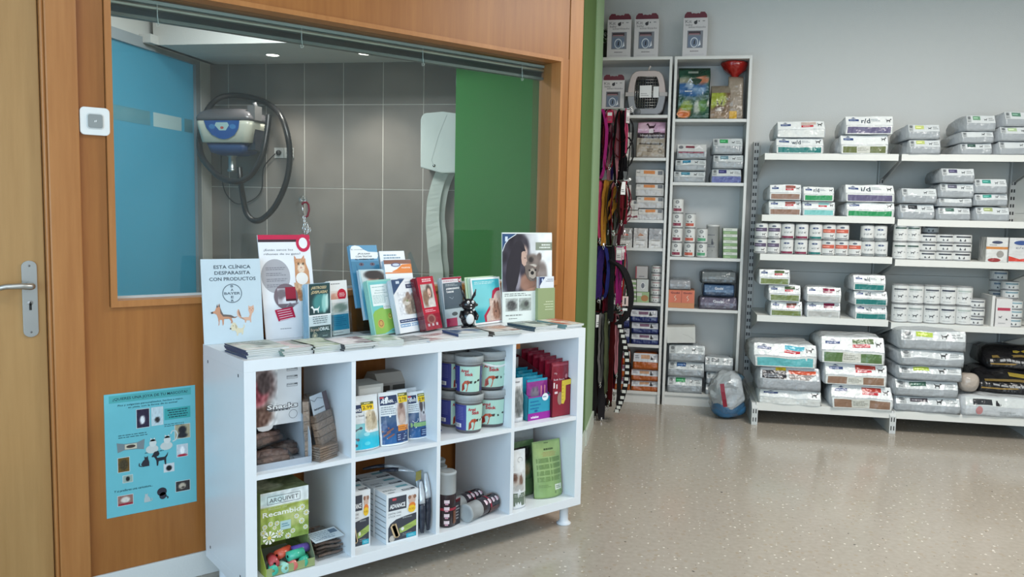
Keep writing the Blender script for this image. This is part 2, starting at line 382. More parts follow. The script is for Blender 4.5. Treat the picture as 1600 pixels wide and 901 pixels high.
# window frame: reveal boards, sill, beads, pane
fr = simple('window_1', [((WL-.02, .436, WB-.022), (WL, .58, WT+.018)), ((WR-.001, .445, WB-.022), (WR+.012, .60, WT+.017)),
     ((WL+.0002, .436, WB-.022), (WR-.0012, .60, WB)), ((WL+.0002, .440, WT), (WR-.0012, .60, WT+.018))], 'wood_frame')
struct(fr)
g = MB(); g.box((WL, .512, WB), (WR-.001, .518, WT), (220, 235, 230), 'glass'); g.build('pane', fr)
g = MB(); g.box((WL, .506, WB), (WR-.002, .524, WB+.008), (205, 212, 212), 'gloss'); g.box((WL, .506, WB), (WL+.006, .524, WT), (205, 212, 212), 'gloss'); g.build('window_seal', fr)
# door leaf, casing, handle
d = simple('door_1', [((-1.372, .458, .008), (-.468, .50, 2.105))], 'wood_door', bevel=.003); struct(d)
struct(simple('trim_1', [((-.455, .428, 0), (-.364, .452, 2.20)), ((-1.49, .428, 0), (-1.40, .452, 2.20)), ((-1.49, .428, 2.115), (-.364, .452, 2.20)), ((-.466, .437, 0), (-.455, .52, 2.115)), ((-1.40, .437, 0), (-1.376, .52, 2.115))], 'wood_frame', bevel=.004))
h = thing('door_handle', 'brushed steel lever handle on a rounded backplate on the wooden door', 'door handle', (-.513, .458, 1.035)); h.parent = d
for k_ in ('label', 'category'): del h[k_]
pm = MB(); st = (168, 172, 172)
pts = []
for i in range(9): a = math.pi*i/8; pts.append((.021*math.cos(a), .103+.018*math.sin(a)))
for i in range(9): a = math.pi+math.pi*i/8; pts.append((.021*math.cos(a), -.103+.018*math.sin(a)))
pm.prism(pts, -.006, 0, st, 'brushed')
for z_ in (.105, -.105): pm.lathe([(.0, -.0075), (.0035, -.0075), (.0035, -.006)], 10, (120, 120, 120), 'brushed', (0, 0, z_), axis='y')
pm.lathe([(.0, -.0085), (.008, -.0085), (.008, -.006)], 14, (150, 150, 150), 'brushed', (0, 0, -.012), axis='y'); pm.box((-.0035, -.0085, -.035), (.0035, -.006, -.012), (60, 60, 60), 'brushed'); pm.box((-.0015, -.0092, -.016), (.0015, -.0084, -.008), (25, 25, 25))
pm.build('handle_plate', h, bevel=.001)
pm = MB(); pm.tube([(0, -.004, .043), (0, -.045, .043), (-.006, -.055, .0435), (-.03, -.058, .046), (-.07, -.056, .046), (-.11, -.052, .038), (-.135, -.045, .03)], [.011, .0105, .0105, .0095, .009, .008, .006], 12, (190, 192, 190), 'brushed'); pm.build('lever', h)
# skirting
struct(simple('baseboard_left', [((-.364, .438, 0), (1.825, .4498, .088))], 'wall_white', bevel=.003))
# green walls: side partition to the shop (face towards the shop at e .865) and the paler green piece at its end
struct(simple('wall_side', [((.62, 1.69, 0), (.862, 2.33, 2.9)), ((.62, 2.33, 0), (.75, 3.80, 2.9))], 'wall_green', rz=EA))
struct(simple('wall_side_end', [((.60, 2.33, 0), (.868, 2.80, 2.9))], 'wall_green_pale', rz=EA))
struct(simple('baseboard_side', [((.862, 1.72, 0), (.872, 2.33, .09)), ((.868, 2.318, 0), (.879, 2.812, .09))], 'lacquer', rz=EA, col=(206, 214, 205)))
# grooming room behind the window
mb = MB(); g0, g1, gz = -2.40, .62, (0, .201, .848, 1.495, 2.142, 2.47)
mb.box((-2.45, 3.80, 0), (.62, 3.95, 2.9), (226, 222, 216), 'paint')
es = [-2.40]+[-2.4-.57+.57+x for x in (.2268-.0, )]; e_ = -1.534-.323*2; cols_ = []
while e_ < g1: cols_.append(e_); e_ += .323
cols_ = [g0]+cols_+[g1]
for a, b in zip(cols_[:-1], cols_[1:]):
    for z0, z1 in zip(gz[:-1], gz[1:]): mb.box((a+.003, 3.7975, z0+.003), (b-.003, 3.801, z1-.003), T3, 'stone_tile')
struct(mb.build('wall_rear', rz=EA))
struct(simple('wall_cubicle', [((-.196, 3.35, 0), (.62, 3.45, 2.9))], 'wall_green_room', rz=EA))
struct(simple('wall_end', [((-2.65, 1.0, 2.50), (-2.37, 3.80, 2.9)), ((-2.47, 3.66, 0), (-2.335, 3.80, 2.5))], 'wall_white', rz=EA))
struct(simple('ceiling_soffit', [((-2.32, 3.03, 2.46), (.62, 3.80, 2.9)), ((-2.37, 2.94, 2.46), (-2.28, 3.80, 2.52))], 'wall_white', rz=EA))
# blue film glazing in a pale frame
gp = simple('window_2', [((-2.40, 1.05, 2.425), (-2.34, 3.66, 2.50)), ((-2.40, 3.60, 0), (-2.34, 3.66, 2.43)), ((-2.40, 1.05, 0), (-2.34, 1.1, 2.43)), ((-2.40, 1.1, 0), (-2.34, 3.60, .10))], 'shelfmetal', rz=EA, col=(150, 160, 166)); struct(gp)
g = MB(); g.box((-2.376, 1.1, .10), (-2.364, 3.60, 2.43), T3, 'blue_film'); g.build('film_pane', gp)
g = MB()
for n0, n1 in ((1.2, 3.04), (3.08, 3.43), (3.47, 3.58)): g.box((-2.3642, n0, 1.90), (-2.3625, n1, 2.0), (90, 150, 165) if n0 != 3.08 else (185, 215, 220), 'gloss')  # teal strips; the brighter piece is a reflection put into the colour
g.build('film_strip_reflection', gp)
# two recessed downlights
for i, (e_, w_) in enumerate(((-1.62, 'left'), (-.90, 'right'))):
    t = thing('downlight', 'lit recessed round downlight in the soffit, the %s of the pair' % w_, 'ceiling light', BW(e_, 3.44, 2.46), EA, 'downlights in the grooming room soffit')
    m_ = MB(); m_.lathe([(.046, -.004), (.052, -.006), (.056, 0), (.046, .0)], 24, (225, 225, 222), 'satin'); m_.build('trim_ring', t)
    m_ = MB(); m_.lathe([(.0, -.003), (.046, -.003)], 24, (255, 250, 240), 'lamp_glow'); m_.build('bulb', t)
# added panels out of view, above the two overhead fill lights
for i, (e_, n_) in enumerate(((2.9, 1.3), (1.2, -1.0))):
    t = thing('added_ceiling_panel', ('added unseen square ceiling panel over the wall rack aisle', 'added unseen square ceiling panel over the entrance side')[i], 'ceiling light', BW(e_, n_, 2.9), EA)
    m_ = MB(); m_.box((-.62, -.62, -.03), (.62, .62, -.001), (230, 230, 230), 'lacquer'); m_.build('housing', t)

# ================================================================ cube shelf (147 x 77 x 39 on legs)
W_, H_, D_, t_, d_ = 1.468, .768, .39, .038, .016
cell = (W_-2*t_-3*d_)/4; zc = (H_-2*t_-d_)/2; ZB = .09
KW = (226, 231, 235)
ks = thing('cube_shelf_unit', 'white eight-cube shelf unit on short round legs in front of the timber wall', 'shelf unit', (0, 0, 0))
for a, b in (((0, 0, ZB+H_-t_), (W_, D_, ZB+H_)), ((0, 0, ZB), (W_, D_, ZB+t_))):
    m_ = MB(); m_.box(a, b, KW, 'lacquer'); m_.build('top_panel' if a[2] > .5 else 'bottom_panel', ks, bevel=.0008)
for x in (0, W_-t_):
    m_ = MB(); m_.box((x, 0, ZB+t_), (x+t_, D_, ZB+H_-t_), KW, 'lacquer')
    if x == 0:
        for y_ in (.05, .34):
            for z_ in (ZB+.05, ZB+H_-.055): m_.box((-.0006, y_-.004, z_-.005), (0, y_+.004, z_+.005), (70, 76, 84), 'satin')
    m_.build('side_panel', ks, bevel=.0008)
DX = [t_+cell*(i+1)+d_*i for i in range(3)]
for x in DX: m_ = MB(); m_.box((x, .002, ZB+t_), (x+d_, D_, ZB+H_-t_), KW, 'lacquer'); m_.build('divider', ks)
for x in [t_]+[q+d_ for q in DX]: m_ = MB(); m_.box((x, .002, ZB+t_+zc), (x+cell, D_, ZB+t_+zc+d_), KW, 'lacquer'); m_.build('shelf_board', ks)
for x, y in ((.05, .05), (W_-.05, .05), (.05, D_-.05), (W_-.05, D_-.05)):
    m_ = MB(); m_.lathe([(0, 0), (.03, 0), (.032, .005), (.022, .012), (.019, .02), (.019, ZB-.004), (.03, ZB-.002), (.03, ZB)], 20, (222, 226, 230), 'satin', (x, y, 0)); m_.build('leg', ks)
KT = ZB+H_                   # top surface
ZM = ZB+t_+zc+d_             # top of the middle boards
ZL = ZB+t_                   # floor of the lower cubes
CX = [t_]+[q+d_ for q in DX]  # left inner side of each cube

# ================================================================ two narrow bookcases
CN = 3.498; CD = .285; CH = 2.42
SHL = (2.027, 1.735, 1.305, 1.108, .722, .424, .088); SHR = (2.0, 1.569, 1.052, .693, .092)
CW = (214, 214, 210)
def bookcase(e0, e1, shelves, label):
    t = thing('bookcase', label, 'bookcase', BW(e0, CN, 0), EA, 'tall narrow bookcases against the back wall'); w_ = e1-e0
    for x in (0, w_-.018): m_ = MB(); m_.box((x, 0, 0), (x+.018, CD, CH), CW, 'lacquer'); m_.build('side_panel', t, bevel=.0006)
    m_ = MB(); m_.box((.018, 0, CH-.02), (w_-.018, CD, CH), CW, 'lacquer'); m_.build('top_panel', t)
    m_ = MB(); m_.box((.018, CD-.005, 0), (w_-.018, CD, CH-.02), (196, 198, 196), 'lacquer'); m_.build('back_panel', t)
    for z_ in shelves: m_ = MB(); m_.box((.0185, .004, z_-.02), (w_-.0185, CD-.006, z_), CW, 'lacquer'); m_.build('shelf_board', t)
    m_ = MB(); m_.box((.0185, .018, 0), (w_-.0185, .034, shelves[-1]-.0205), CW, 'lacquer'); m_.build('plinth', t)
    return t
bookcase(.776, 1.288, SHL, 'tall white bookcase next to the hanging leashes, the left one')
bookcase(1.303, 1.815, SHR, 'tall white bookcase beside the long metal wall rack, the right one')

# ================================================================ metal wall rack, bays
GE = [1.895+.838*i for i in range(4)]; GN = 3.30
GS = [(1.757, 1.757), (1.357, 1.345), (1.100, 1.088), (.692, .680)]; GZB = .145
GM = (222, 222, 216)
rk = thing('wall_rack', 'long white metal shop rack with slotted uprights along the back wall', 'shelving rack', BW(GE[0], 3.78, 0), EA)
def rp(name, mbx, bevel=0): return mbx.build(name, rk, bevel=bevel)
def RX(e): return e-GE[0]
def RY(n): return n-3.78
for i, e in enumerate(GE):
    m_ = MB(); x = RX(e); m_.box((x-.019, RY(3.745), 0), (x+.019, RY(3.795), 1.87), (198, 200, 198), 'shelfmetal')
    z_ = .25
    while z_ < 1.86:
        m_.box((x-.013, RY(3.744), z_-.011), (x-.003, RY(3.7452), z_+.011), (52, 54, 56), 'satin'); m_.box((x+.003, RY(3.744), z_-.011), (x+.013, RY(3.7452), z_+.011), (52, 54, 56), 'satin'); z_ += .05
    rp('upright', m_)
    m_ = MB(); x = RX(e); nf = 3.085
    m_.prismx([(RY(nf), .0), (RY(3.745), .0), (RY(3.745), .14), (RY(nf+.03), .14), (RY(nf), .11)], x-.019, x+.019, (200, 202, 200), 'shelfmetal')
    for z_ in (.035, .09):
        for dx in (-.012, .004): m_.box((x+dx, RY(nf)-.0008, z_-.014), (x+dx+.007, RY(nf)+.001, z_+.014), (60, 60, 62), 'satin')
    rp('foot', m_, .001)
for b_ in range(3):
    xa, xb = RX(GE[b_])+.021, RX(GE[b_+1])-.021
    for k, zz in enumerate(GS+[(GZB, GZB)]):
        z_ = zz[min(b_, 1)]; nf = GN if k < 4 else 3.10; hh = .042 if k < 4 else .05
        m_ = MB(); m_.box((xa-.012, RY(nf), z_-hh), (xb+.012, RY(nf)+.0012, z_), GM, 'shelfmetal'); m_.box((xa-.012, RY(nf)+.0012, z_-.004), (xb+.012, RY(3.77), z_), GM, 'shelfmetal'); m_.box((xa-.012, RY(nf)+.0012, z_-hh), (xb+.012, RY(nf)+.012, z_-hh+.0015), GM, 'shelfmetal')
        rp('shelf_board', m_)
        if k < 4:
            for x in (xa-.010, xb+.008):
                m_ = MB(); m_.prismx([(RY(nf)+.004, z_-.045), (RY(3.72), z_-.15), (RY(3.744), z_-.17), (RY(3.744), z_-.005), (RY(nf)+.004, z_-.005)], x, x+.002, (196, 198, 196), 'shelfmetal'); rp('bracket', m_)
    for z0, z1 in ((.14, .50), (.502, .96), (.962, 1.40), (1.402, 1.74)):
        m_ = MB(); m_.box((xa, RY(3.775), z0), (xb, RY(3.785), z1), (196, 198, 194), 'shelfmetal'); rp('back_panel', m_)
# ================================================================ helpers for cards standing on the shelf top
def card_frame(bl, br, tl, zb, lean=None):
    A = on_z(*bl, zb); B = on_z(*br, zb); ux = (B-A); w = ux.length; ux.normalize(); nb = Vector((-ux.y, ux.x, 0))
    d = ray(*tl)
    if lean is None:
        t = ux.dot(A-CAM)/ux.dot(d); p = CAM+d*t-A; lean = math.atan2(p.dot(nb), p.z); h = math.hypot(p.dot(nb), p.z)
    else:
        upv = nb*math.sin(lean)+Vector((0, 0, math.cos(lean))); n = ux.cross(upv); t = n.dot(A-CAM)/n.dot(d); h = (CAM+d*t-A).dot(upv)
    M = Matrix.Translation(A+Vector((0, 0, .0004))) @ Matrix.Rotation(math.atan2(ux.y, ux.x), 4, 'Z') @ Matrix.Rotation(-lean, 4, 'X')
    return M, w, h, lean
def board(mb, w, h, t, col, mat='satin'): 
    mb.box((0, 0, 0), (w, t, h), col, mat); return Pr(mb, front_f(0, 0, w, h), mat)
INK = (44, 50, 60); SKIN = (214, 172, 148)
def draw_dog(p, cx, cy, s, col, asp=1, flip=1, l=2):          # generic standing dog silhouette
    P = [(-.5, .28), (-.42, .38), (-.34, .40), (-.28, .33), (-.18, .12), (.25, .12), (.36, .22), (.46, .40), (.42, .16), (.34, .04), (.34, -.38), (.26, -.38), (.22, -.08), (-.10, -.1), (-.14, -.38), (-.22, -.38), (-.24, -.05), (-.32, .12), (-.38, .2), (-.5, .2)]
    p.poly([(cx+flip*x*s, cy+y*s*asp) for x, y in P], col, l)
def draw_cat(p, cx, cy, s, col, asp=1, flip=1, l=2):          # generic sitting cat silhouette
    P = [(-.2, -.4), (.22, -.4), (.3, -.2), (.2, .0), (.08, .12), (.1, .36), (.04, .28), (-.06, .28), (-.12, .36), (-.14, .1), (-.2, -.1)]
    p.poly([(cx+flip*x*s, cy+y*s*asp) for x, y in P], col, l); p.ln([(cx+flip*.25*s, cy-.36*s*asp), (cx+flip*.42*s, cy-.3*s*asp), (cx+flip*.4*s, cy-.1*s*asp)], .06*s, col, l, asp)

# ---- 1 white clinic sign
M, w, h, le = card_frame((319, 539), (412, 533), (313, 405), KT)
m_ = MB(); p = board(m_, w, h, .004, (196, 211, 218)); A_ = w/h
for t, y in (('ESTA CLÍNICA', .885), ('DESPARASITA', .815), ('CON PRODUCTOS', .742)): p.tx(t, .52, y, .042, (56, 70, 82), 2, w=.62 if y > .85 else (.60 if y > .78 else .78), al='c', bold=.012)
cx, cy = .5, .59
p.ring(cx, cy, .165, .165*A_, .013, (92, 106, 116), 2, 36, wy=.013*A_)
p.tx('BAYER', cx, cy-.014, .03, (92, 106, 116), 3, w=.27, al='c', bold=.02)
for i, ch in enumerate('BAYER'):
    if i != 2: p.tx(ch, cx, cy+.072-i*.043, .028, (92, 106, 116), 3, w=.045, al='c', bold=.02)
# alsatian
dk, tn = (70, 62, 60), (196, 140, 108)
p.poly([(.13, .375), (.20, .39), (.225, .43), (.24, .47), (.25, .44), (.275, .475), (.285, .43), (.31, .38), (.335, .345), (.46, .335), (.52, .31), (.56, .305), (.575, .315), (.53, .295), (.47, .30), (.49, .255), (.475, .235), (.455, .235), (.46, .26), (.43, .29), (.39, .29), (.345, .29), (.335, .23), (.32, .21), (.315, .235), (.31, .28), (.275, .285), (.26, .22), (.245, .215), (.255, .25), (.245, .30), (.225, .345), (.19, .36), (.14, .358)], tn, 2)
p.poly([(.13, .375), (.165, .383), (.17, .36), (.14, .357)], dk, 3); p.poly([(.285, .43), (.31, .38), (.335, .345), (.46, .335), (.52, .31), (.57, .31), (.5, .30), (.42, .315), (.33, .32), (.29, .36)], (104, 92, 86), 3)
p.poly([(.225, .43), (.24, .47), (.25, .43)], dk, 3); p.poly([(.262, .44), (.278, .475), (.285, .43)], dk, 3)
# long cat
ct = (214, 168, 142)
p.poly([(.76, .385), (.765, .44), (.785, .425), (.83, .43), (.85, .445), (.86, .39), (.845, .36), (.82, .34), (.80, .29), (.80, .262), (.80, .235), (.785, .235), (.78, .26), (.72, .262), (.71, .235), (.695, .235), (.69, .265), (.66, .28), (.64, .30), (.60, .325), (.585, .36), (.60, .395), (.585, .40), (.565, .37), (.57, .325), (.61, .295), (.66, .30), (.76, .30), (.78, .33), (.775, .35)], ct, 2)
p.poly([(.80, .385), (.82, .385), (.81, .375)], (180, 90, 80), 3); p.el(.785, .40, .006, .005, dk, 3, 8); p.el(.835, .40, .006, .005, dk, 3, 8)
# cream puppy
cr = (216, 206, 176)
p.poly([(.44, .17), (.455, .21), (.49, .245), (.53, .24), (.56, .20), (.575, .175), (.63, .17), (.665, .185), (.675, .205), (.65, .205), (.68, .215), (.69, .19), (.665, .165), (.66, .12), (.645, .095), (.63, .095), (.63, .12), (.575, .115), (.565, .085), (.545, .085), (.545, .12), (.52, .15), (.48, .145)], cr, 2)
p.el(.445, .172, .014, .009, dk, 3, 10); p.el(.49, .205, .006, .006, dk, 3, 8); p.poly([(.52, .225), (.56, .20), (.545, .165), (.525, .18)], (186, 172, 140), 3)
tag(m_.build('clinic_sign', M=M), 'pale card sign reading esta clínica desparasita con productos, leaning by the window', 'sign')

# ---- 2 tall cat kidney poster
M, w, h, le = card_frame((416, 531), (497, 524), (402, 367), KT); A_ = w/h; CR = (196, 22, 72)
m_ = MB(); p = board(m_, w, h, .005, (236, 238, 242)); m_.box((0, .005, 0), (w, .02, .01), (30, 30, 36))
p.q(0, .955, 1, 1, CR, 1); p.q(0, .93, .84, .955, (54, 30, 44), 1)
p.ring(.86, .918, .14, .088, .055, CR, 3, 28, wy=.034); p.el(.86, .918, .086, .055, (236, 238, 242), 2)
p.tx('¿Están sanos los', .09, .845, .02, (70, 76, 86), 2, w=.56); p.tx('riñones de su gato?', .09, .805, .02, (70, 76, 86), 2, w=.70)
p.el(.28, .60, .275, .165, (172, 172, 178), 1, 36)
for k in range(4): p.lines(.10, .655-.055*k, .50, .685-.055*k+.006, 2, (132, 132, 140), 2, seed=k)
gi = (204, 148, 106)
p.poly([(.66, .46), (.65, .60), (.66, .70), (.655, .745), (.66, .80), (.70, .765), (.80, .765), (.855, .80), (.865, .74), (.93, .64), (.93, .46), (.90, .35), (.70, .35), (.64, .40)], gi, 2)
p.img(.68, .63, .88, .765, pic((206, 152, 112), [(.5, .3, .35, .35, (236, 214, 192)), (.27, .62, .09, .10, (90, 70, 50)), (.72, .62, .09, .10, (90, 70, 50)), (.5, .35, .08, .06, (190, 110, 100))], 30, 9), 3, 14, 12)
p.el(.78, .57, .12, .06, (240, 236, 230), 4); p.poly([(.68, .785), (.675, .755), (.70, .765)], (226, 160, 140), 4); p.poly([(.845, .785), (.83, .765), (.86, .755)], (226, 160, 140), 4)
p.img(.62, .37, .92, .53, pic((210, 168, 132), [(.3, .3, .2, .3, (170, 110, 70)), (.7, .6, .3, .3, (232, 222, 212))], 40, 7, 3), 3, 12, 10)
p.el(.44, .40, .23, .125, (120, 104, 112), 4, 30); p.img(.28, .33, .62, .48, pic((196, 190, 196), [(.25, .6, .35, .35, (120, 110, 116)), (.65, .2, .4, .3, (232, 232, 236))]), 5, 10, 8)
p.q(.43, .365, .63, .49, (152, 24, 52), 6); p.q(.43, .355, .63, .375, (70, 16, 30), 7); p.ln([(.43, .30), (.5, .335), (.58, .31), (.66, .335)], .02, (150, 140, 150), 6, A_)
pts = [(.20, .275), (.54, .30), (.585, .195), (.255, .165)]
p.poly(pts, (190, 24, 70), 7)
for k in range(5): p.ln([(.245+.01*k, .262-.022*k), (.50+.012*k, .278-.021*k)], .011, (240, 214, 222), 8, A_)
p.lines(.28, .085, .52, .10, 1, (150, 154, 160), 2, seed=5)
tag(m_.build('cat_poster', M=M), 'tall white poster of a ginger cat with a crimson top band, behind the leaflet holders', 'poster')

def holder(name, M, w, h, dep, label, front=.42, group='clear leaflet holders on the cube shelf'):
    t = thing(name, label, 'leaflet holder', M=M, group=group); e = .0022
    m_ = MB(); m_.box((-e-.003, dep+.001, 0), (w+e+.003, dep+.003, h*.97), (200, 220, 225), 'acrylic'); m_.build('back_plate', t)
    m_ = MB(); m_.box((-e-.003, -e-.006, -.0), (w+e+.003, -e-.004, h*front), (200, 220, 225), 'acrylic'); m_.build('front_lip', t)
    for x in (-e-.0045, w+e+.003):
        m_ = MB(); m_.prismx([(-e-.006, 0), (dep+.003, 0), (dep+.003, h*.96), (dep*.5, h*.93), (-e-.006, h*front)], x, x+.0015, (200, 220, 225), 'acrylic'); m_.build('side_plate', t)
    return t
def leaflets(name, M, w, h, dep, edge, label, n=7, cat='leaflets', group='leaflets on the cube shelf', face=(240, 242, 244)):
    m_ = MB(); k = dep/n
    for i in range(n):
        o = (i % 3)*.0012; m_.box((o*.5-.0004*i, i*k+.0002, 0), (w-o*.4, (i+1)*k-.0006, h-.0015*(i % 4)-(0 if i else -.001)), edge if i % 2 else tuple(max(0, x-14) for x in edge), 'satin')
    p = Pr(m_, front_f(0, 0, w, h, .0001)); p.q(0, 0, 1, 1, face, 1)
    return m_, p
def lf(bl, br, tl, dep, edge, label, draw, lean=None, face=(240, 242, 244), n=7, name='leaflet_stack', hold=None, front=.42, zb=None, cat='leaflets'):
    M, w, h, le = card_frame(bl, br, tl, KT if zb is None else zb, lean)
    M = M @ Matrix.Translation((0, 0, .001+dep*max(0, math.sin(le))))
    m_, p = leaflets(name, M, w, h, dep, edge, label, n, face=face); draw(p, w/h)
    tag(m_.build(name, M=M), label, cat, 'leaflets on the cube shelf')
    if hold: holder('leaflet_holder', M @ Matrix.Translation((0, -.0005, -.0006)), w, h, dep, hold, front)
    return M, w, h
# ---- 3 artrosis leaflets
def d_hyal(p, A):
    G = (38, 70, 72)
    p.q(.03, .44, .97, 1, G, 2); p.q(.03, 0, .97, .235, G, 2)
    p.tx('¿ARTROSIS?', .12, .905, .05, (206, 190, 150), 4, w=.68, bold=.03, shear=.2); p.tx('¿DISPLASIA?', .12, .825, .05, (206, 190, 150), 4, w=.72, bold=.03, shear=.2)
    p.img(.06, .46, .95, .81, pic((34, 62, 66), [(.55, .55, .4, .5, (70, 140, 140)), (.72, .5, .12, .5, (150, 205, 200)), (.85, .6, .06, .45, (190, 225, 220))]), 3, 16, 12)
    draw_dog(p, .30, .535, .40, (236, 244, 244), A*.8, 1, 5)
    p.lines(.08, .27, .92, .42, 4, (120, 130, 136), 3, al='c', seed=3)
    p.tx('hyal', .08, .145, .06, (226, 200, 180), 4, w=.36, bold=.01); p.tx('ORAL', .46, .145, .06, (240, 244, 244), 4, w=.44, bold=.04)
    p.ring(.25, .065, .11, .11*A, .025, (190, 190, 170), 4, wy=.025*A); p.el(.25, .065, .06, .06*A, (210, 200, 170), 4); p.lines(.6, .03, .9, .06, 1, (160, 190, 190), 4)
lf((483, 532), (518, 527), (481, 445), .028, (180, 208, 226), 'dark teal leaflets asking about artrosis and displasia in a clear holder', d_hyal, hold='clear holder of the dark teal artrosis leaflets, in front of the cat poster')
# ---- 4 pale home-food leaflet
def d_t2(p, A):
    p.q(0, 0, 1, 1, (236, 236, 234), 2); p.lines(.1, .93, .8, .96, 1, (110, 110, 114), 3)
    p.img(0, .58, .95, .82, pic((228, 220, 214), [(.3, .4, .35, .4, (206, 150, 130)), (.6, .7, .25, .25, (226, 190, 170))]), 3, 8, 8)
    p.el(.68, .74, .25, .25*A, (196, 30, 56), 4); p.lines(.5, .70, .86, .78, 3, (240, 210, 210), 5, al='c')
    p.img(0, .40, 1, .60, pic((220, 222, 218), [(.55, .5, .4, .4, (126, 146, 136)), (.3, .3, .2, .2, (170, 180, 172))]), 4, 8, 6); p.q(0, .60, 1, .66, (236, 236, 234), 5)
    p.q(.02, .09, .98, .38, (40, 142, 178), 3); p.lines(.1, .16, .86, .34, 5, (24, 110, 150), 4, seed=4); p.lines(.1, .03, .8, .06, 1, (150, 150, 150), 3)
lf((519, 526), (547, 522), (513, 441), .022, (226, 236, 238), 'white and teal leaflets with a red round badge, right of the artrosis ones', d_t2, hold='clear holder of the white and teal red-badge leaflets')
# ---- tiered holder: rear, middle and front pockets
def d_pul(p, A):
    p.q(0, 0, 1, .74, (58, 124, 156), 3)
    pts = [(0, .78)]+[(.02, .93), (.08, .985), (.2, 1.0), (.36, .985), (.5, .93), (.66, .895), (1, .885), (1, .82), (.95, .78)]
    p.poly(pts, (236, 240, 242), 3); p.tx('El consejo', .05, .925, .018, (70, 76, 80), 4, w=.44)
    p.tx('¿PULGAS?', .26, .85, .026, (60, 66, 70), 4, w=.46, bold=.02); p.tx('CON TRATAR', .18, .805, .026, (60, 66, 70), 4, w=.6, bold=.02); p.tx('AL ANIMAL NO', .14, .76, .026, (60, 66, 70), 4, w=.7, bold=.02)
    for x in (.35, .75): p.el(x, .69, .09, .028, (96, 84, 104), 4); p.el(x, .69, .03, .015, (40, 36, 46), 5)
def d_man(p, A):
    p.img(0, 0, 1, 1, pic((176, 206, 214), [(.5, .3, .6, .5, (90, 170, 200))]), 2, 6, 10)
    p.img(.05, .72, .95, .98, pic((204, 214, 214), [(.5, .28, .25, .5, (206, 160, 140)), (.48, .66, .36, .36, (36, 30, 32)), (.75, .45, .12, .3, (40, 34, 34))]), 4, 18, 14)
def d_green(p, A):
    p.q(.04, .02, .97, .97, (112, 196, 196), 2); p.q(.10, .53, .90, .92, (230, 240, 240), 3)
    p.lines(.16, .86, .84, .885, 1, (140, 180, 180), 4); p.tx('Mascotas', .28, .80, .022, (90, 140, 140), 4, w=.4); p.tx('Exóticas', .24, .755, .022, (90, 140, 140), 4, w=.5); p.lines(.14, .57, .80, .73, 6, (160, 190, 190), 4)
    p.poly([(.04, .02), (.04, .38), (.12, .44), (.4, .49), (.7, .47), (.97, .42), (.97, .1), (.75, .09), (.55, .04), (.4, .02)], (140, 186, 84), 4)
    p.q(.50, .46, .86, .53, (236, 240, 240), 6); p.lines(.52, .475, .84, .52, 2, (150, 170, 170), 7)
    for cx, cy, r in ((.3, .2, .13), (.72, .32, .09)): p.el(cx, cy, r, r*A, (204, 166, 92) if r > .1 else (190, 206, 100), 5); p.ring(cx, cy+.01, r*.7, r*.7*A, .02, (150, 90, 60), 6, wy=.02*A)
    p.lines(.7, .04, .92, .065, 1, (120, 150, 120), 5)
def d_hills(p, A):
    p.q(0, 0, 1, 1, (240, 242, 244), 2); p.q(0, .93, 1, 1, (128, 82, 66), 3); p.poly([(.25, .80), (.45, .84), (.65, .92), (1, .93), (1, .78), (.3, .79)], (226, 128, 50), 4); p.q(0, .765, 1, .785, (226, 128, 50), 4)
    p.tx('nueva', .62, .85, .035, (245, 225, 205), 5, w=.32, bold=.02); p.el(.42, .915, .18, .035, (90, 90, 130), 5); p.el(.42, .915, .13, .022, (200, 210, 225), 6)
    p.el(.55, .655, .17, .02, (62, 84, 130), 4); p.q(.36, .63, .74, .66, (62, 84, 130), 4); p.lines(.25, .54, .85, .58, 1, (120, 120, 130), 4, al='c')
def d_whitecard(p, A): p.lines(.15, .85, .85, .95, 2, (120, 150, 170), 3)
def d_catl(p, A):
    p.q(0, 0, 1, 1, (232, 236, 240), 2); p.poly([(0, .72), (.1, .78), (.3, .9), (.5, 1), (0, 1)], (40, 72, 112), 3); p.q(.15, .92, .28, .97, (200, 214, 230), 4)
    p.q(.50, .82, .95, .90, (56, 62, 92), 4); p.lines(.55, .84, .9, .88, 2, (190, 200, 215), 5); p.lines(.5, .925, .9, .95, 1, (150, 156, 170), 4)
    cb = (150, 138, 124)
    p.img(.14, .33, .95, .76, pic((222, 226, 232), [(.6, .25, .36, .34, cb), (.52, .58, .33, .24, (160, 146, 130)), (.48, .82, .10, .16, (140, 120, 110)), (.72, .78, .10, .16, (140, 120, 110)), (.36, .50, .14, .10, (206, 200, 192)), (.40, .60, .05, .03, (110, 130, 80)), (.6, .32, .05, .28, (108, 98, 88)), (.8, .25, .05, .24, (112, 100, 90))], 46, 11, 2), 4, 26, 26)
    p.q(.06, .19, .88, .25, (44, 62, 102), 4); p.q(.06, .11, .44, .17, (120, 160, 200), 4); p.q(.48, .11, .88, .17, (150, 180, 210), 4); p.lines(.1, .205, .84, .235, 1, (200, 210, 230), 5); p.lines(.08, .12, .86, .155, 1, (235, 240, 245), 5)
MG, wg, hg = lf((587, 527), (624, 521), (573, 441), .020, (150, 206, 196), 'green leaflets with cartoon pets in the lowest pocket of the tiered holder', d_green, face=(150, 208, 196))
Mh = MG @ Matrix.Translation((0, -.0005, -.0006))
lf((626, 524), (666, 517), (611, 440), .022, (206, 214, 222), 'leaflets with a tabby cat photo in the lowest pocket of the tiered holder', d_catl)
KB = on_z(598, 512, KT); le0 = .30
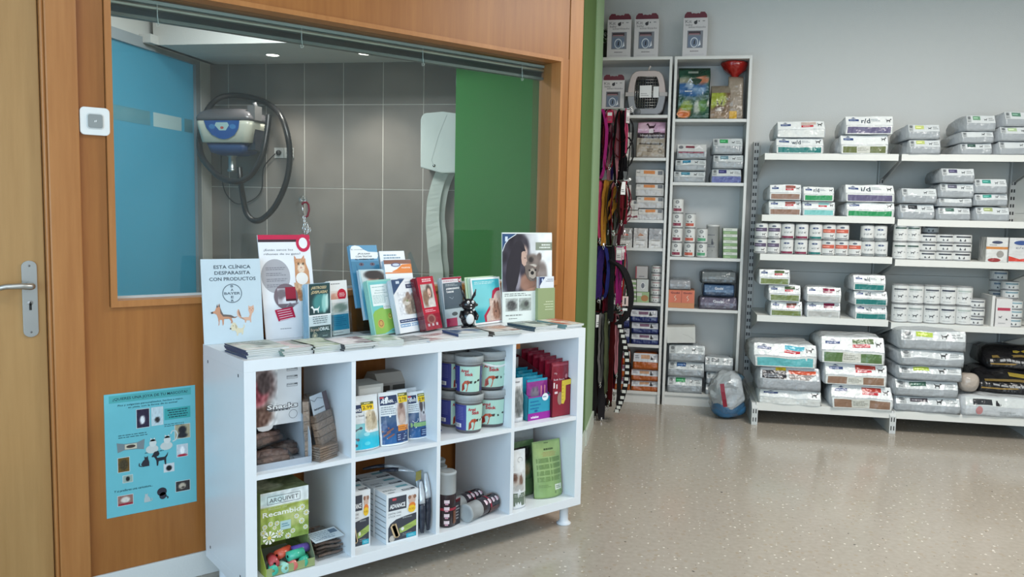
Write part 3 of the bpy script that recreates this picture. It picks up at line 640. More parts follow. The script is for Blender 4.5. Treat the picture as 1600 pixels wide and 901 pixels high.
# rear ranks stand higher and further back, on the steps of the holder
def rank(tlpx, trpx, yb, zb, label, draw, dep=.018, edge=(190, 210, 222), face=(240, 242, 244), lean=.30):
    A = on_y(*tlpx, yb); B = on_y(*trpx, yb); w = B.x-A.x; h = (A.z-zb)/math.cos(lean)
    M = Matrix.Translation((A.x, yb-h*math.sin(lean), zb+.001+dep*math.sin(lean))) @ Matrix.Rotation(-lean, 4, 'X')
    m_, p = leaflets('leaflet_stack', M, w, h, dep, edge, label, 6, face=face); draw(p, w/h)
    tag(m_.build('leaflet_stack', M=M), label, 'leaflets', 'leaflets on the cube shelf')
rank((560, 424), (606, 424), .352, KT+.052, 'leaflets showing a dark-haired man, middle row of the tiered holder', d_man)
rank((545, 386), (588, 389), .408, KT+.095, 'blue leaflets with a white curved top asking about pulgas, rear row', d_pul, edge=(120, 170, 200), face=(90, 150, 185))
rank((599, 409), (641, 411), .356, KT+.052, 'white leaflets with orange swoosh and brown top edge, middle row', d_hills)
rank((592, 395), (631, 396), .408, KT+.095, 'plain white leaflets, rear row of the tiered holder on its right', d_whitecard)
# the holder itself: stepped clear block with dividers
t = thing('tiered_leaflet_holder', 'clear three-tier leaflet holder in the middle of the shelf top', 'leaflet holder', (on_y(566, 500, .33).x, .25, KT), 0)
x1_ = on_y(664, 500, .30).x-on_y(566, 500, .33).x
for i, (y0, y1, z1) in enumerate(((.07, .10, .05), (.125, .155, .093))):
    m_ = MB(); m_.box((.0, y0, 0), (x1_, y1, .0015), (200, 225, 230), 'acrylic'); m_.box((.0, y0, z1-.0015), (x1_, y1, z1), (200, 225, 230), 'acrylic'); m_.box((.0, y0, .0015), (x1_, y0+.0015, z1-.0015), (200, 225, 230), 'acrylic'); m_.build('step', t)
for x in (.0, x1_*.5, x1_):
    m_ = MB(); m_.prismx([(.0, .0), (.158, .0), (.185, .30), (.165, .31), (.11, .24), (.05, .17), (.01, .06)], x-.0008, x+.0008, (200, 225, 230), 'acrylic'); m_.build('side_plate', t)
# ---- red leaflet box, grey leaflets, teal cards
def d_red(p, A):
    R = (186, 20, 52); p.q(0, 0, 1, 1, R, 2); p.lines(.2, .90, .9, .97, 2, (245, 215, 220), 3, al='c', seed=8, fill=.6)
    p.img(.12, .42, .86, .86, pic((190, 186, 180), [(.62, .62, .24, .36, (84, 66, 60)), (.62, .62, .15, .2, (222, 186, 168)), (.3, .4, .25, .35, (140, 110, 90)), (.7, .15, .3, .25, (214, 210, 206)), (.62, .54, .06, .02, (150, 70, 70))], 20, 9), 3, 20, 22)
    p.lines(.15, .33, .8, .39, 2, (240, 190, 200), 3); p.el(.42, .20, .26, .09, (196, 120, 110), 4); p.el(.42, .20, .17, .06, (150, 60, 60), 5)
    for k in range(3): p.q(.15+.25*k, .07, .27+.25*k, .12, (238, 210, 214), 4)
lf((667, 520), (692, 515), (651, 437), .03, (120, 18, 36), 'crimson leaflets with a photo of a smiling child, right of the tabby leaflets', d_red, hold='clear holder of the crimson leaflets', front=.3)
def d_gr(p, A):
    p.q(0, 0, 1, 1, (226, 228, 232), 2); p.q(0, .965, 1, 1, (170, 24, 56), 3); p.q(.02, .36, 1, .89, (84, 98, 110), 3); p.lines(.05, .91, .8, .945, 2, (190, 70, 100), 3); p.el(.88, .93, .07, .07*A, (150, 20, 50), 4); p.el(.88, .93, .035, .035*A, (240, 240, 240), 5)
    p.lines(.15, .82, .8, .87, 2, (190, 198, 204), 4); p.tx('¡DEMASIADO', .16, .755, .035, (244, 246, 248), 5, w=.68, bold=.04); p.tx('TARDE!', .16, .69, .035, (244, 246, 248), 5, w=.38, bold=.04)
    p.ln([(.28, .60), (.36, .585), (.44, .555), (.5, .60)], .012, (180, 196, 206), 5, A); p.el(.5, .25, .15, .04, (90, 92, 96), 4); p.q(.05, 0, .6, .17, (206, 24, 90), 3)
lf((697, 513), (727, 508), (690, 436), .022, (200, 206, 210), 'grey leaflets reading ¡demasiado tarde! behind the black rabbit figure', d_gr, hold='clear holder of the grey demasiado tarde leaflets')
def d_teal(p, A):
    p.img(.04, .04, .96, .96, pic((60, 180, 196), [(.3, .6, .5, .4, (120, 206, 214)), (.1, 0, .5, .3, (40, 160, 176))]), 2, 8, 8); p.lines(.1, .86, .8, .93, 2, (190, 226, 230), 3, seed=2)
    p.poly([(.36, .04), (.34, .18), (.44, .27), (.58, .40), (.66, .56), (.70, .70), (.80, .76), (.96, .77), (.96, .04)], (176, 28, 66), 3)
    p.poly([(.42, .05), (.42, .17), (.56, .30), (.68, .46), (.74, .60), (.84, .69), (.955, .70), (.955, .05)], (206, 186, 178), 4)
    p.img(.56, .06, .95, .54, pic((206, 182, 170), [(.55, .35, .35, .35, (150, 110, 92)), (.45, .7, .12, .2, (120, 84, 70)), (.7, .65, .12, .2, (130, 90, 74)), (.5, .4, .06, .05, (60, 40, 36))], 40, 9, 4), 5, 18, 18)
Mt, wt, ht = lf((742, 509), (787, 503), (735, 436), .007, (214, 220, 216), 'turquoise card with a red curve and a cat, right of the rabbit figure', d_teal, name='turquoise_card', n=2, cat='card')
for i, (dx, c, lb) in enumerate(((.014, (196, 222, 200), 'pale green card edge showing behind the turquoise cat card'), (.024, (206, 226, 190), 'rearmost lime-tinted card behind the turquoise cat card'))):
    m_ = MB(); m_.box((-.006-.008*i, .009+.008*i, 0), (wt-.012-.008*i, .014+.008*i, ht+.004+.003*i), c); tag(m_.build('display_card', M=Mt), lb, 'card', 'leaflets on the cube shelf')

# ---- big board with woman and dog
M, w, h, le = card_frame((785, 504), (862, 499), (773, 363), KT, .04); A_ = w/h
m_ = MB(); m_.box((0, 0, 0), (w, .006, h), (226, 232, 228)); m_.prismx([(.006, 0), (.05, 0), (.006, .2)], w*.2, w*.22, (210, 210, 210)); m_.prismx([(.006, 0), (.05, 0), (.006, .2)], w*.7, w*.72, (210, 210, 210)); p = Pr(m_, front_f(0, 0, w, h))
bgw = lambda a, b: (150+90*max(0, min(1, (a-.3)*2.2)), 152+92*max(0, min(1, (a-.3)*2.2)), 158+88*max(0, min(1, (a-.3)*2.2)))
p.img(.0, .34, 1, .985, pic(bgw, [(.25, .45, .30, .62, (52, 48, 60), .3), (.33, .78, .20, .22, (46, 42, 52), .3), (.40, .68, .10, .13, (200, 172, 160), .4), (.18, .28, .2, .3, (66, 62, 76)), (.60, .50, .17, .15, (120, 108, 102), .3), (.74, .60, .05, .07, (110, 98, 94), .3), (.57, .55, .05, .05, (60, 54, 54)), (.60, .42, .09, .05, (206, 200, 192)), (.60, .37, .08, .02, (90, 62, 60)), (.62, .32, .16, .10, (150, 110, 92), .4), (.52, .15, .2, .16, (150, 112, 96), .4), (.80, .30, .10, .22, (132, 122, 118), .4), (.3, .2, .06, .18, (150, 146, 158), .5), (.44, .66, .03, .02, (120, 80, 76))], 24, 8, 1), 2, 44, 52)
p.poly([(0, .80), (.05, .88), (.12, .93), (.25, .975), (.30, .985), (0, .985)], (40, 76, 120), 4); p.ln([(0, .79), (.05, .87), (.12, .925), (.27, .98)], .012, (220, 226, 230), 5, A_); p.q(.05, .90, .10, .955, (206, 220, 236), 6)
p.q(.66, .80, 1, .89, (136, 144, 128), 4); p.lines(.72, .815, .96, .875, 2, (226, 230, 224), 5, al='r', fill=.55)
p.q(0, 0, 1, .34, (226, 234, 230), 3); p.lines(.04, .285, .6, .325, 2, (130, 138, 134), 4)
for k, c in ((0, (92, 92, 92)), (1, (120, 128, 120))): p.img(.06+.26*k, .12, .30+.27*k, .265, pic((176, 182, 178), [(.5, .45, .4, .4, c), (.6, .55, .15, .2, (66, 66, 66))], 40, 6, k), 4, 10, 8)
p.lines(.06, .06, .5, .09, 1, (140, 146, 142), 4); p.lines(.12, .03, .35, .045, 1, (70, 80, 76), 4)
# the woman's hair and profile, the dog's head, drawn sharper over the soft picture
HR = (40, 36, 46); p.poly([(.10, .34), (.06, .50), (.09, .66), (.17, .80), (.27, .90), (.36, .91), (.43, .86), (.45, .80), (.40, .74), (.36, .66), (.34, .56), (.30, .44), (.24, .34)], HR, 3)
p.poly([(.375, .775), (.42, .80), (.465, .765), (.475, .715), (.49, .68), (.47, .665), (.465, .635), (.43, .62), (.385, .65), (.37, .71)], (196, 164, 150), 5); p.poly([(.40, .79), (.46, .79), (.43, .84), (.36, .84)], HR, 6); p.ln([(.43, .715), (.46, .712)], .012, (70, 50, 50), 6, A_)
p.poly([(.44, .63), (.53, .635), (.60, .625), (.66, .60), (.71, .64), (.745, .625), (.73, .57), (.70, .54), (.69, .49), (.64, .455), (.56, .45), (.49, .49), (.45, .55)], (112, 100, 94), 6)
p.poly([(.52, .58), (.60, .60), (.66, .56), (.66, .50), (.62, .47), (.56, .47), (.52, .51)], (168, 158, 148), 7); p.el(.59, .545, .035, .022, (30, 28, 30), 8); p.el(.535, .575, .02, .012, (34, 30, 32), 8); p.el(.655, .575, .02, .012, (34, 30, 32), 8); p.ring(.60, .50, .06, .03, .012, (60, 50, 48), 8, a0=190, a1=350, wy=.008)
p.poly([(.46, .36), (.62, .38), (.70, .42), (.72, .36), (.64, .345), (.5, .34)], (170, 128, 110), 6); p.poly([(.66, .44), (.71, .455), (.72, .38), (.66, .385)], (190, 160, 146), 7)
for k_ in range(4): p.ln([(.665, .395+.016*k_), (.715, .40+.016*k_)], .004, (120, 90, 80), 8, A_)
t = thing('display_board', 'large board of a woman hugging a dog, at the right end of the shelf top', 'display board', M=M)
m_.build('board', t)
m_ = MB(); m_.box((w*.655, -.022, 0), (w*1.005, -.002, h*.37), (148, 162, 118)); pq = Pr(m_, front_f(w*.655, 0, w*.35, h*.37, -.022)); pq.lines(.3, .30, .9, .62, 4, (206, 214, 180), 2, al='r', fill=.35); m_.build('leaflet_pocket', t)
m_ = MB(); m_.box((w*.67, -.018, h*.37), (w*.995, -.006, h*.50), (226, 230, 236)); pq = Pr(m_, front_f(w*.67, h*.36, w*.325, h*.14, -.018)); pq.poly([(.1, .25), (.2, .5), (.45, .97), (.1, .97)], (36, 54, 100), 2); pq.q(.02, 0, .1, 1, (120, 120, 140), 2); pq.lines(.45, .55, .95, .85, 2, (150, 156, 170), 2, al='r'); pq.q(.22, .62, .3, .85, (200, 214, 240), 3); m_.build('pocket_leaflets', t)

# ---- black clay rabbit
B = on_z(731, 513, KT); t = thing('rabbit_figurine', 'small black rabbit figurine with white belly in front of the grey leaflets', 'figurine', (B.x, B.y, KT), rad(-14))
bk = (26, 26, 30)
m_ = MB(); m_.ball((0, 0, .045), (.031, .026, .04), bk, 'gloss', 16, 12); m_.ball((-.016, -.008, .008), (.016, .02, .0078), bk, 'gloss'); m_.ball((.018, -.008, .008), (.016, .02, .0078), bk, 'gloss')
m_.tube([(-.026, 0, .07), (-.036, -.012, .052), (-.028, -.022, .042)], [.009, .008, .007], 8, bk, 'gloss'); m_.tube([(.026, 0, .07), (.036, -.012, .052), (.028, -.022, .040)], [.009, .008, .007], 8, bk, 'gloss')
m_.ball((0, -.004, .10), (.033, .026, .025), bk, 'gloss', 16, 12); m_.ball((-.03, -.004, .098), (.012, .01, .007), bk, 'gloss'); m_.ball((.03, -.004, .098), (.012, .01, .007), bk, 'gloss')
m_.build('body', t)
m_ = MB(); m_.ball((.001, -.021, .042), (.018, .008, .022), (226, 228, 226), 'satin'); m_.build('belly', t)
for x, y, z in ((-.010, -.026, .112), (.010, -.026, .112)):
    m_ = MB(); m_.ball((x, y, z), (.006, .005, .0065), (240, 240, 236), 'gloss'); m_.ball((x, y-.0042, z), (.0022, .0018, .0022), (10, 10, 10), 'gloss'); m_.build('eye', t)
for x, z in ((.001, .1), (.001, .088)): m_ = MB(); m_.ball((x, -.030, z), (.004, .003, .0035), (232, 230, 226), 'gloss'); m_.build('nose' if z > .09 else 'tooth', t)
for pts in ([(-.012, 0, .118), (-.022, .004, .145), (-.034, .008, .178)], [(.014, 0, .118), (.026, .0, .138), (.033, .002, .162)]):
    m_ = MB(); m_.tube(pts, [.006, .011, .0035], 10, bk, 'gloss', flat=.5); m_.build('ear', t)

# ---- magazines along the front edge of the shelf top
def mag_stack(px, w, d, n, th, rz, where, draw, spine=(150, 160, 165), cover=(200, 206, 200), grp='magazine piles along the front of the shelf top'):
    A = on_z(*px, KT); rn = random.Random(int(px[0])); 
    for i in range(n):
        m_ = MB(); z = .0003
        m_.box((0, .001, z), (w-.001, d-.001, th-.0006), (208, 210, 208), 'paper'); m_.box((-.0006, 0, z), (.0002, d, th-.0002), spine, 'satin')
        m_.box((-.0004, 0, th-.0008), (w, d, th-.0002), cover, 'satin')
        if i == n-1: draw(Pr(m_, top_f(0, 0, th-.0002, w, d)), w/d)
        o = m_.build('magazine', loc=(A.x+rn.uniform(-.004, .004), A.y+rn.uniform(-.004, .004), KT+i*th), rz=rz+rn.uniform(-.04, .04))
        tag(o, ('top magazine of ', 'second magazine down in ', 'third magazine down in ', 'fourth magazine down in ', 'lowest magazine of ')[min(n-1-i, 4) if i or n < 3 else 4]+where, 'magazine', grp)
def dm(cols, seed):
    def f(p, A):
        rn = random.Random(seed); p.img(.02, .02, .98, .98, pic(cols[0], [(rn.random(), rn.random(), .2+.25*rn.random(), .15+.3*rn.random(), cols[1+k % (len(cols)-1)]) for k in range(7)], 30, 6, seed), 1, 14, 14)
        p.poly([(.05, .1), (.6, .0), (.62, .06), (.06, .16)], (236, 238, 236), 2); p.poly([(.3, .35), (.95, .2), (.97, .26), (.32, .42)], (232, 234, 230), 2); p.lines(.1, .75, .8, .9, 2, (240, 240, 240), 2)
    return f
gg = [(176, 186, 178), (210, 216, 204), (140, 150, 140), (216, 206, 196)]
mag_stack((386, 561), .148, .175, 5, .0055, rad(3), 'the leftmost pile, with dark blue spines', dm(gg, 1), (52, 72, 100))
mag_stack((443, 557), .128, .165, 4, .0055, rad(7), 'the second pile from the left', dm([(196, 190, 190), (226, 206, 206), (150, 160, 150), (220, 222, 214)], 2), (120, 140, 130))
mag_stack((491, 552), .120, .175, 4, .0055, rad(4), 'the green pile before the artrosis leaflets', dm([(172, 186, 160), (206, 214, 190), (130, 146, 120)], 3), (36, 40, 40), (190, 204, 180))
mag_stack((539, 549), .128, .150, 4, .0058, rad(2), 'the pinkish pile before the red-badge leaflets', dm([(206, 196, 198), (120, 96, 100), (230, 222, 224)], 4), (60, 60, 66))
mag_stack((585, 544), .118, .14, 4, .0058, rad(-2), 'the pale green pile before the tiered holder', dm([(190, 206, 194), (150, 170, 150), (226, 232, 226)], 5), (90, 100, 96), (206, 220, 208))
mag_stack((627, 539), .132, .10, 2, .006, rad(6), 'the low dark grey pair before the tabby leaflets', dm([(110, 116, 120), (80, 84, 88), (150, 150, 152)], 6), (60, 60, 60), (120, 124, 128))
mag_stack((671, 535), .165, .13, 1, .006, rad(10), 'the shelf before the crimson leaflets', dm([(226, 222, 224), (176, 140, 144), (240, 240, 240)], 7), (200, 200, 200), (232, 232, 234))
mag_stack((716, 529), .135, .13, 3, .006, rad(-6), 'the pile under the rabbit, dark blue corner showing', dm([(160, 166, 170), (60, 84, 120), (210, 212, 210)], 8), (40, 66, 110))
mag_stack((772, 526), .138, .15, 3, .006, rad(-3), 'the reddish pile before the turquoise card', dm([(150, 120, 110), (206, 196, 190), (80, 66, 62), (190, 150, 130)], 9), (80, 70, 66))
mag_stack((836, 518), .130, .17, 3, .006, rad(5), 'the pile before the woman and dog board', dm([(130, 146, 140), (190, 200, 190), (90, 104, 100)], 10), (52, 76, 90))
mag_stack((885, 514), .100, .19, 2, .0085, rad(2), 'the pile at the right end of the shelf top', dm([(206, 196, 180), (186, 110, 90), (226, 220, 200)], 11), (120, 150, 150), (200, 222, 216))

# ---- room temperature box, A3 poster, chain on the pane
t = thing('thermostat', 'square white rounded wall control left of the window', 'wall control', (-.317, .45, 1.602))
def rrect(w, h, r, n=6):
    P = []
    for cx, cy, a0 in ((w/2-r, h/2-r, 0), (-w/2+r, h/2-r, 90), (-w/2+r, -h/2+r, 180), (w/2-r, -h/2+r, 270)):
        for i in range(n+1): a = rad(a0+90*i/n); P.append((cx+r*math.cos(a), cy+r*math.sin(a)))
    return P
m_ = MB(); m_.prism(rrect(.088, .088, .014), -.016, 0, (228, 228, 224)); m_.prism(rrect(.050, .050, .01), -.019, -.016, (206, 208, 206)); m_.build('housing', t, bevel=.002)
m_ = MB(); m_.prism(rrect(.043, .043, .007), -.021, -.019, (140, 144, 142)); q = Pr(m_, front_f(-.02, -.02, .04, .04, -.021)); q.ln([(.44, .42), (.48, .56)], .05, (235, 235, 235), 2); q.ln([(.54, .44), (.58, .58)], .05, (235, 235, 235), 2); m_.build('screen', t)
# turquoise A3 poster
P0 = (-.309, .4496, .277); m_ = MB(); w, h = .298, .426; m_.box((0, -.0008, 0), (w, 0, h), (108, 184, 194), 'paper'); p = Pr(m_, front_f(0, 0, w, h, -.0008), 'paper'); A_ = w/h
TB = (36, 74, 84)
p.q(.05, .925, .95, .985, (82, 164, 166), 1); p.tx('¿QUIERES UNA JOYA DE TU MASCOTA?', .5, .945, .022, TB, 2, w=.82, al='c', bold=.015)
p.tx('Pins y colgantes personalizados, hechos a mano,', .14, .895, .014, TB, 2, w=.72, bold=.01, shear=.2); p.tx('en plata, con la forma de tu animal', .25, .872, .014, TB, 2, w=.54, bold=.01, shear=.2)
def photo(u0, v0, u1, v1, base, bl, gr=20, sd=1): p.q(u0-.006, v0-.004, u1+.006, v1+.004, (200, 210, 210), 2); p.img(u0, v0, u1, v1, pic(base, bl, gr, 8, sd), 3, 12, 12)
photo(.34, .70, .475, .85, (50, 40, 60), [(.45, .42, .2, .22, (230, 230, 232))]); photo(.505, .705, .625, .85, (190, 206, 212), [(.5, .3, .25, .16, (50, 46, 46)), (.3, .7, .03, .3, (120, 120, 120)), (.7, .7, .03, .3, (120, 120, 120))])
p.q(.645, .735, .94, .83, (64, 160, 160), 2); p.lines(.67, .745, .92, .822, 4, TB, 3, al='c', seed=6)
p.lines(.14, .63, .50, .665, 2, TB, 2, seed=9, fill=.3); p.lines(.64, .675, .93, .705, 2, TB, 2, seed=3, fill=.3)
photo(.62+.14, .565, .93, .68, (170, 160, 130), [(.5, .6, .28, .3, (40, 40, 46)), (.5, .2, .35, .2, (44, 44, 50))], 10)
p.poly([(.12, .60), (.20, .585), (.34, .585), (.42, .605), (.41, .52), (.34, .53), (.20, .535), (.13, .52)], (120, 132, 136), 3); p.poly([(.205, .58), (.335, .58), (.335, .537), (.205, .54)], (196, 190, 170), 4); p.el(.27, .56, .05, .013, (70, 56, 50), 5)
for cx, cy in ((.50, .535), (.66, .545)): p.el(cx, cy-.025, .07, .035, (196, 202, 198), 3); p.el(cx+.01, cy+.025, .04, .032, (206, 210, 206), 4); p.poly([(cx-.02, cy+.04), (cx-.015, cy+.07), (cx+.01, cy+.055), (cx+.03, cy+.07), (cx+.04, cy+.04)], (206, 210, 206), 4)
p.ln([(.73, .55), (.77, .56), (.79, .60), (.77, .635), (.73, .64), (.71, .615)], .012, (200, 208, 206), 4, A_)
p.lines(.42, .478, .70, .492, 1, TB, 2)
photo(.13, .36, .25, .475, (110, 84, 40), [(.5, .5, .4, .4, (70, 60, 40))]); photo(.78, .41, .90, .51, (190, 200, 206), [(.5, .5, .2, .35, (240, 240, 240)), (.5, .08, .5, .12, (170, 40, 60))]); photo(.18, .27, .28, .325, (150, 170, 160), [(.5, .5, .22, .35, (34, 34, 34))], 5); photo(.63, .30, .74, .365, (206, 210, 212), [(.5, .45, .3, .35, (24, 24, 26))], 5)
draw_cat(p, .43, .42, .18, (48, 48, 56), A_*.9, -1, 3); draw_dog(p, .59, .415, .19, (44, 44, 52), A_, 1, 3); p.el(.545, .465, .035, .022, (44, 44, 52), 4)
p.tx('Y si prefieres una caricatura...', .08, .20, .018, TB, 2, w=.42, bold=.012, shear=.2)
photo(.12, .085, .28, .165, (150, 110, 100), [(.5, .55, .3, .3, (214, 206, 196)), (.5, .1, .6, .14, (150, 40, 56))]); photo(.76, .115, .92, .20, (60, 54, 54), [(.45, .5, .25, .3, (190, 176, 156)), (.5, .35, .1, .1, (50, 40, 40))])
draw_cat(p, .43, .115, .14, (176, 186, 186), A_, 1, 3); p.el(.60, .14, .055, .035, (52, 48, 58), 3); p.el(.61, .105, .04, .03, (58, 54, 64), 3); p.ln([(.64, .10), (.67, .085), (.66, .075)], .012, (52, 48, 58), 3, A_)
tag(m_.build('poster', loc=P0), 'turquoise poster about pet jewellery on the timber wall beside the cube shelf', 'poster')
# suction hook with red carabiner and chain on the pane
H0 = on_y(475, 312, .500); t = thing('key_chain', 'red carabiner with a silver chain hanging on the window pane', 'key chain', (H0.x, .5, H0.z))
m_ = MB(); m_.lathe([(0, .002), (.014, .0005), (.017, .0095), (0, .0118)], 16, (206, 212, 212), 'acrylic', axis='y'); m_.tube([(0, .002, 0), (0, -.008, 0), (0, -.012, -.004), (0, -.010, -.010)], .0018, 8, (200, 200, 200), 'chrome'); m_.build('suction_hook', t)
def loop(cx, cz, rx, rz_, n=16, tilt=0): return [(cx+rx*math.cos(2*math.pi*i/n)*math.cos(tilt), -.010+rx*math.cos(2*math.pi*i/n)*math.sin(tilt), cz+rz_*math.sin(2*math.pi*i/n)) for i in range(n)]
m_ = MB(); m_.tube([(-.013, -.01, -.018), (-.006, -.01, -.010), (.006, -.01, -.009), (.014, -.01, -.018), (.016, -.01, -.04), (.010, -.01, -.062), (0, -.01, -.066)], .0042, 8, (110, 24, 40), 'satin'); m_.build('carabiner', t)
m_ = MB(); m_.tube([(-.014, -.01, -.018), (-.004, -.01, -.062)], .002, 8, (210, 210, 210), 'chrome'); m_.build('gate', t)
m_ = MB()
zz = -.07; rn = random.Random(4)
for k, (dx, dz, ti) in enumerate(((-.004, -.010, 0), (.0, -.024, 1.2), (.006, -.037, .2), (.013, -.048, 1.0), (.019, -.058, .3), (.012, -.066, 1.3), (-.003, -.024, .5), (-.006, -.038, 1.3), (-.006, -.052, .2), (-.003, -.066, 1.2), (.006, -.056, .2), (.007, -.071, 1.2))):
    m_.tube(loop(dx, -.058+dz, .0045, .0085, 14, ti), .0014, 6, (220, 222, 222), 'chrome', closed=True)
m_.build('chain', t)

# ---- raised venetian blind behind the pane
t = thing('venetian_blind', 'raised silver venetian blind across the top of the window', 'blind', (WL, .575, WT-.005)); L_ = WR-WL-.008
m_ = MB(); m_.box((.002, -.018, -.012), (L_, .02, -.001), (150, 160, 158), 'satin'); m_.build('head_rail', t)
m_ = MB(); P = [(-.016*math.cos(rad(a_))-.002, -.0235+.0105*math.sin(rad(a_))) for a_ in range(-90, 91, 20)]; m_.prismx(P+[(.018, -.013), (.018, -.034)], .002, L_-.001, (196, 206, 204), 'brushed'); m_.build('valance', t)
for k in range(7):
    m_ = MB(); z = -.0362-.0030*k
    m_.prismx([(-.02, z), (-.01, z+.0018), (0, z+.0024), (.01, z+.0018), (.02, z), (.01, z+.0012), (0, z+.0018), (-.01, z+.0012)], .003, L_-.002, (112, 124, 122), 'satin'); m_.build('slat', t)
m_ = MB(); m_.box((.002, -.014, -.068), (L_-.001, .014, -.0565), (84, 94, 92), 'satin'); m_.build('bottom_rail', t)
for px in (247, 472, 662, 818):
    x = on_y(px, 50, .55).x-WL; m_ = MB(); m_.tube([(x, -.021, -.01), (x, -.021, -.05), (x+.003, -.022, -.08)], .0012, 6, (210, 216, 214), 'satin')
    m_.box((x-.007, -.026, -.075), (x+.007, -.021, -.045), (200, 210, 208), 'acrylic'); m_.tube([(x-.006, -.024, -.076), (x-.004, -.024, -.088), (x+.005, -.024, -.084), (x+.007, -.024, -.076)], .001, 5, (214, 218, 216), 'satin'); m_.build('cord_clip', t)

# ================================================================ grooming room things
t = thing('pet_dryer', 'blue and white wall-mounted pet dryer with a coiled black hose behind the window', 'pet dryer', BW(-2.0, 3.55, 1.965), EA)
wb = (222, 222, 206)
def skirt(z, wx, wy, r=.05, n=5): return [(x, y, z) for x, y in rrect(wx, wy, r, n)]
def stackrings(m_, rings, col, mat='satin', cap=True):
    n = len(rings[0]); vs = [v for r_ in rings for v in r_]; fs = []
    for j in range(len(rings)-1):
        for i in range(n): fs.append((j*n+i, j*n+(i+1) % n, (j+1)*n+(i+1) % n, (j+1)*n+i))
    if cap: fs += [tuple(range(n-1, -1, -1)), tuple((len(rings)-1)*n+i for i in range(n))]
    m_.add(vs, fs, col, mat, True)
m_ = MB(); stackrings(m_, [skirt(-.15, .37, .26), skirt(-.145, .40, .29), skirt(-.02, .45, .33), skirt(.01, .455, .335)], wb, 'gloss'); q = Pr(m_, lambda u, v, h: Vector((-.145+.29*u, -.153-.018*v-h-.004, -.13+.14*v)), 'gloss')
q.poly([(.0, 1), (.06, .6), (.2, .25), (.4, .06), (.52, .02), (.66, .06), (.84, .25), (.96, .6), (1, 1)], (36, 84, 156), 3); q.poly([(.34, .9), (.66, .9), (.7, .75), (.6, .48), (.42, .48), (.3, .75)], (176, 206, 206), 5); q.el(.22, .68, .09, .13, (70, 130, 190), 5); q.el(.80, .68, .09, .13, (70, 130, 190), 5); q.el(.5, .62, .05, .07, (190, 90, 80), 7); m_.build('lower_shell', t)
m_ = MB(); stackrings(m_, [skirt(.012, .46, .34), skirt(.035, .465, .345), skirt(.075, .42, .31), skirt(.10, .33, .24), skirt(.112, .2, .14)], (96, 94, 98), 'gloss'); m_.build('top_cover', t)
m_ = MB(); stackrings(m_, [skirt(-.24, .16, .14, .03), skirt(-.22, .30, .22), skirt(-.152, .35, .25)], (40, 70, 116), 'satin'); m_.box((.11, -.08, -.20), (.22, .10, -.03), (34, 40, 52)); m_.build('motor_housing', t)
m_ = MB(); m_.lathe([(.0, -.36), (.035, -.36), (.037, -.345), (.03, -.34), (.028, -.25), (.045, -.238)], 18, (176, 182, 184), 'brushed', (-.015, 0, 0)); m_.build('nozzle_collar', t)
def px_b(pts, n, org_e, org_n, org_z): 
    o = []
    for q_ in pts: 
        nn = q_[2] if len(q_) > 2 else n; e, z = on_n(q_[0], q_[1], nn); o.append((e-org_e, nn-org_n, z-org_z))
    return o
def spline(P, k=6):
    P = [Vector(p) for p in P]; out = []
    for i in range(len(P)-1):
        a, b_, c, d2 = P[max(i-1, 0)], P[i], P[i+1], P[min(i+2, len(P)-1)]
        for j in range(k):
            s_ = j/k; out.append(.5*((2*b_)+(c-a)*s_+(2*a-5*b_+4*c-d2)*s_*s_+(3*b_-a-3*c+d2)*s_**3))
    return out+[P[-1]]
hs = [(374, 262, 3.55), (376, 285, 3.53), (380, 310), (385, 332), (396, 344), (410, 342), (430, 322), (447, 285), (453, 245), (449, 210), (438, 180, 3.60), (420, 163, 3.70), (395, 153, 3.74), (362, 149, 3.72), (338, 156, 3.66), (321, 178, 3.58), (312, 215, 3.52), (315, 243, 3.45), (330, 264, 3.36), (350, 280, 3.34), (375, 283, 3.34), (395, 270, 3.36), (410, 242, 3.38), (417, 207, 3.42), (420, 180, 3.45)]
m_ = MB(); m_.tube(spline(px_b(hs, 3.56, -2.0, 3.55, 1.965), 14), .0245, 10, (30, 30, 32), 'hose', rib=.84); m_.build('hose', t)
m_ = MB(); m_.box((.185, -.13, .02), (.245, -.02, .125), (108, 108, 110)); m_.tube([(.215, -.06, .05), (.225, -.08, .12), (.22, -.09, .15)], .016, 8, (100, 100, 104)); m_.build('hose_bracket', t)
m_ = MB(); m_.tube(spline(px_b([(430, 240, 3.78), (412, 262, 3.78), (409, 295, 3.78), (395, 312, 3.78), (370, 318, 3.78), (352, 300, 3.78), (346, 270, 3.78), (346, 240, 3.70)], 3.78, -2.0, 3.55, 1.965), 6), .004, 6, (30, 32, 34)); m_.build('power_cable', t)
m_ = MB(); m_.box((-.1, .14, -.14), (.1, .235, -.02), (70, 74, 80)); m_.build('wall_bracket', t)
t = thing('wall_socket', 'double white wall socket with a black plug, right of the dryer', 'socket', BW(-1.705, 3.797, 1.768), EA)
m_ = MB(); m_.box((-.08, -.009, -.04), (.0, 0, .04), (206, 206, 204)); m_.box((.003, -.009, -.04), (.083, 0, .04), (206, 206, 204)); m_.lathe([(.0, -.010), (.022, -.010), (.022, -.0091)], 16, (180, 180, 180), 'satin', (.043, 0, 0), axis='y'); m_.build('socket_plate', t, bevel=.002)
m_ = MB(); m_.lathe([(0, -.035), (.014, -.034), (.02, -.0255), (.021, -.0095), (0, -.0095)], 14, (26, 26, 28), 'satin', (-.04, 0, 0), axis='y'); m_.build('plug', t)
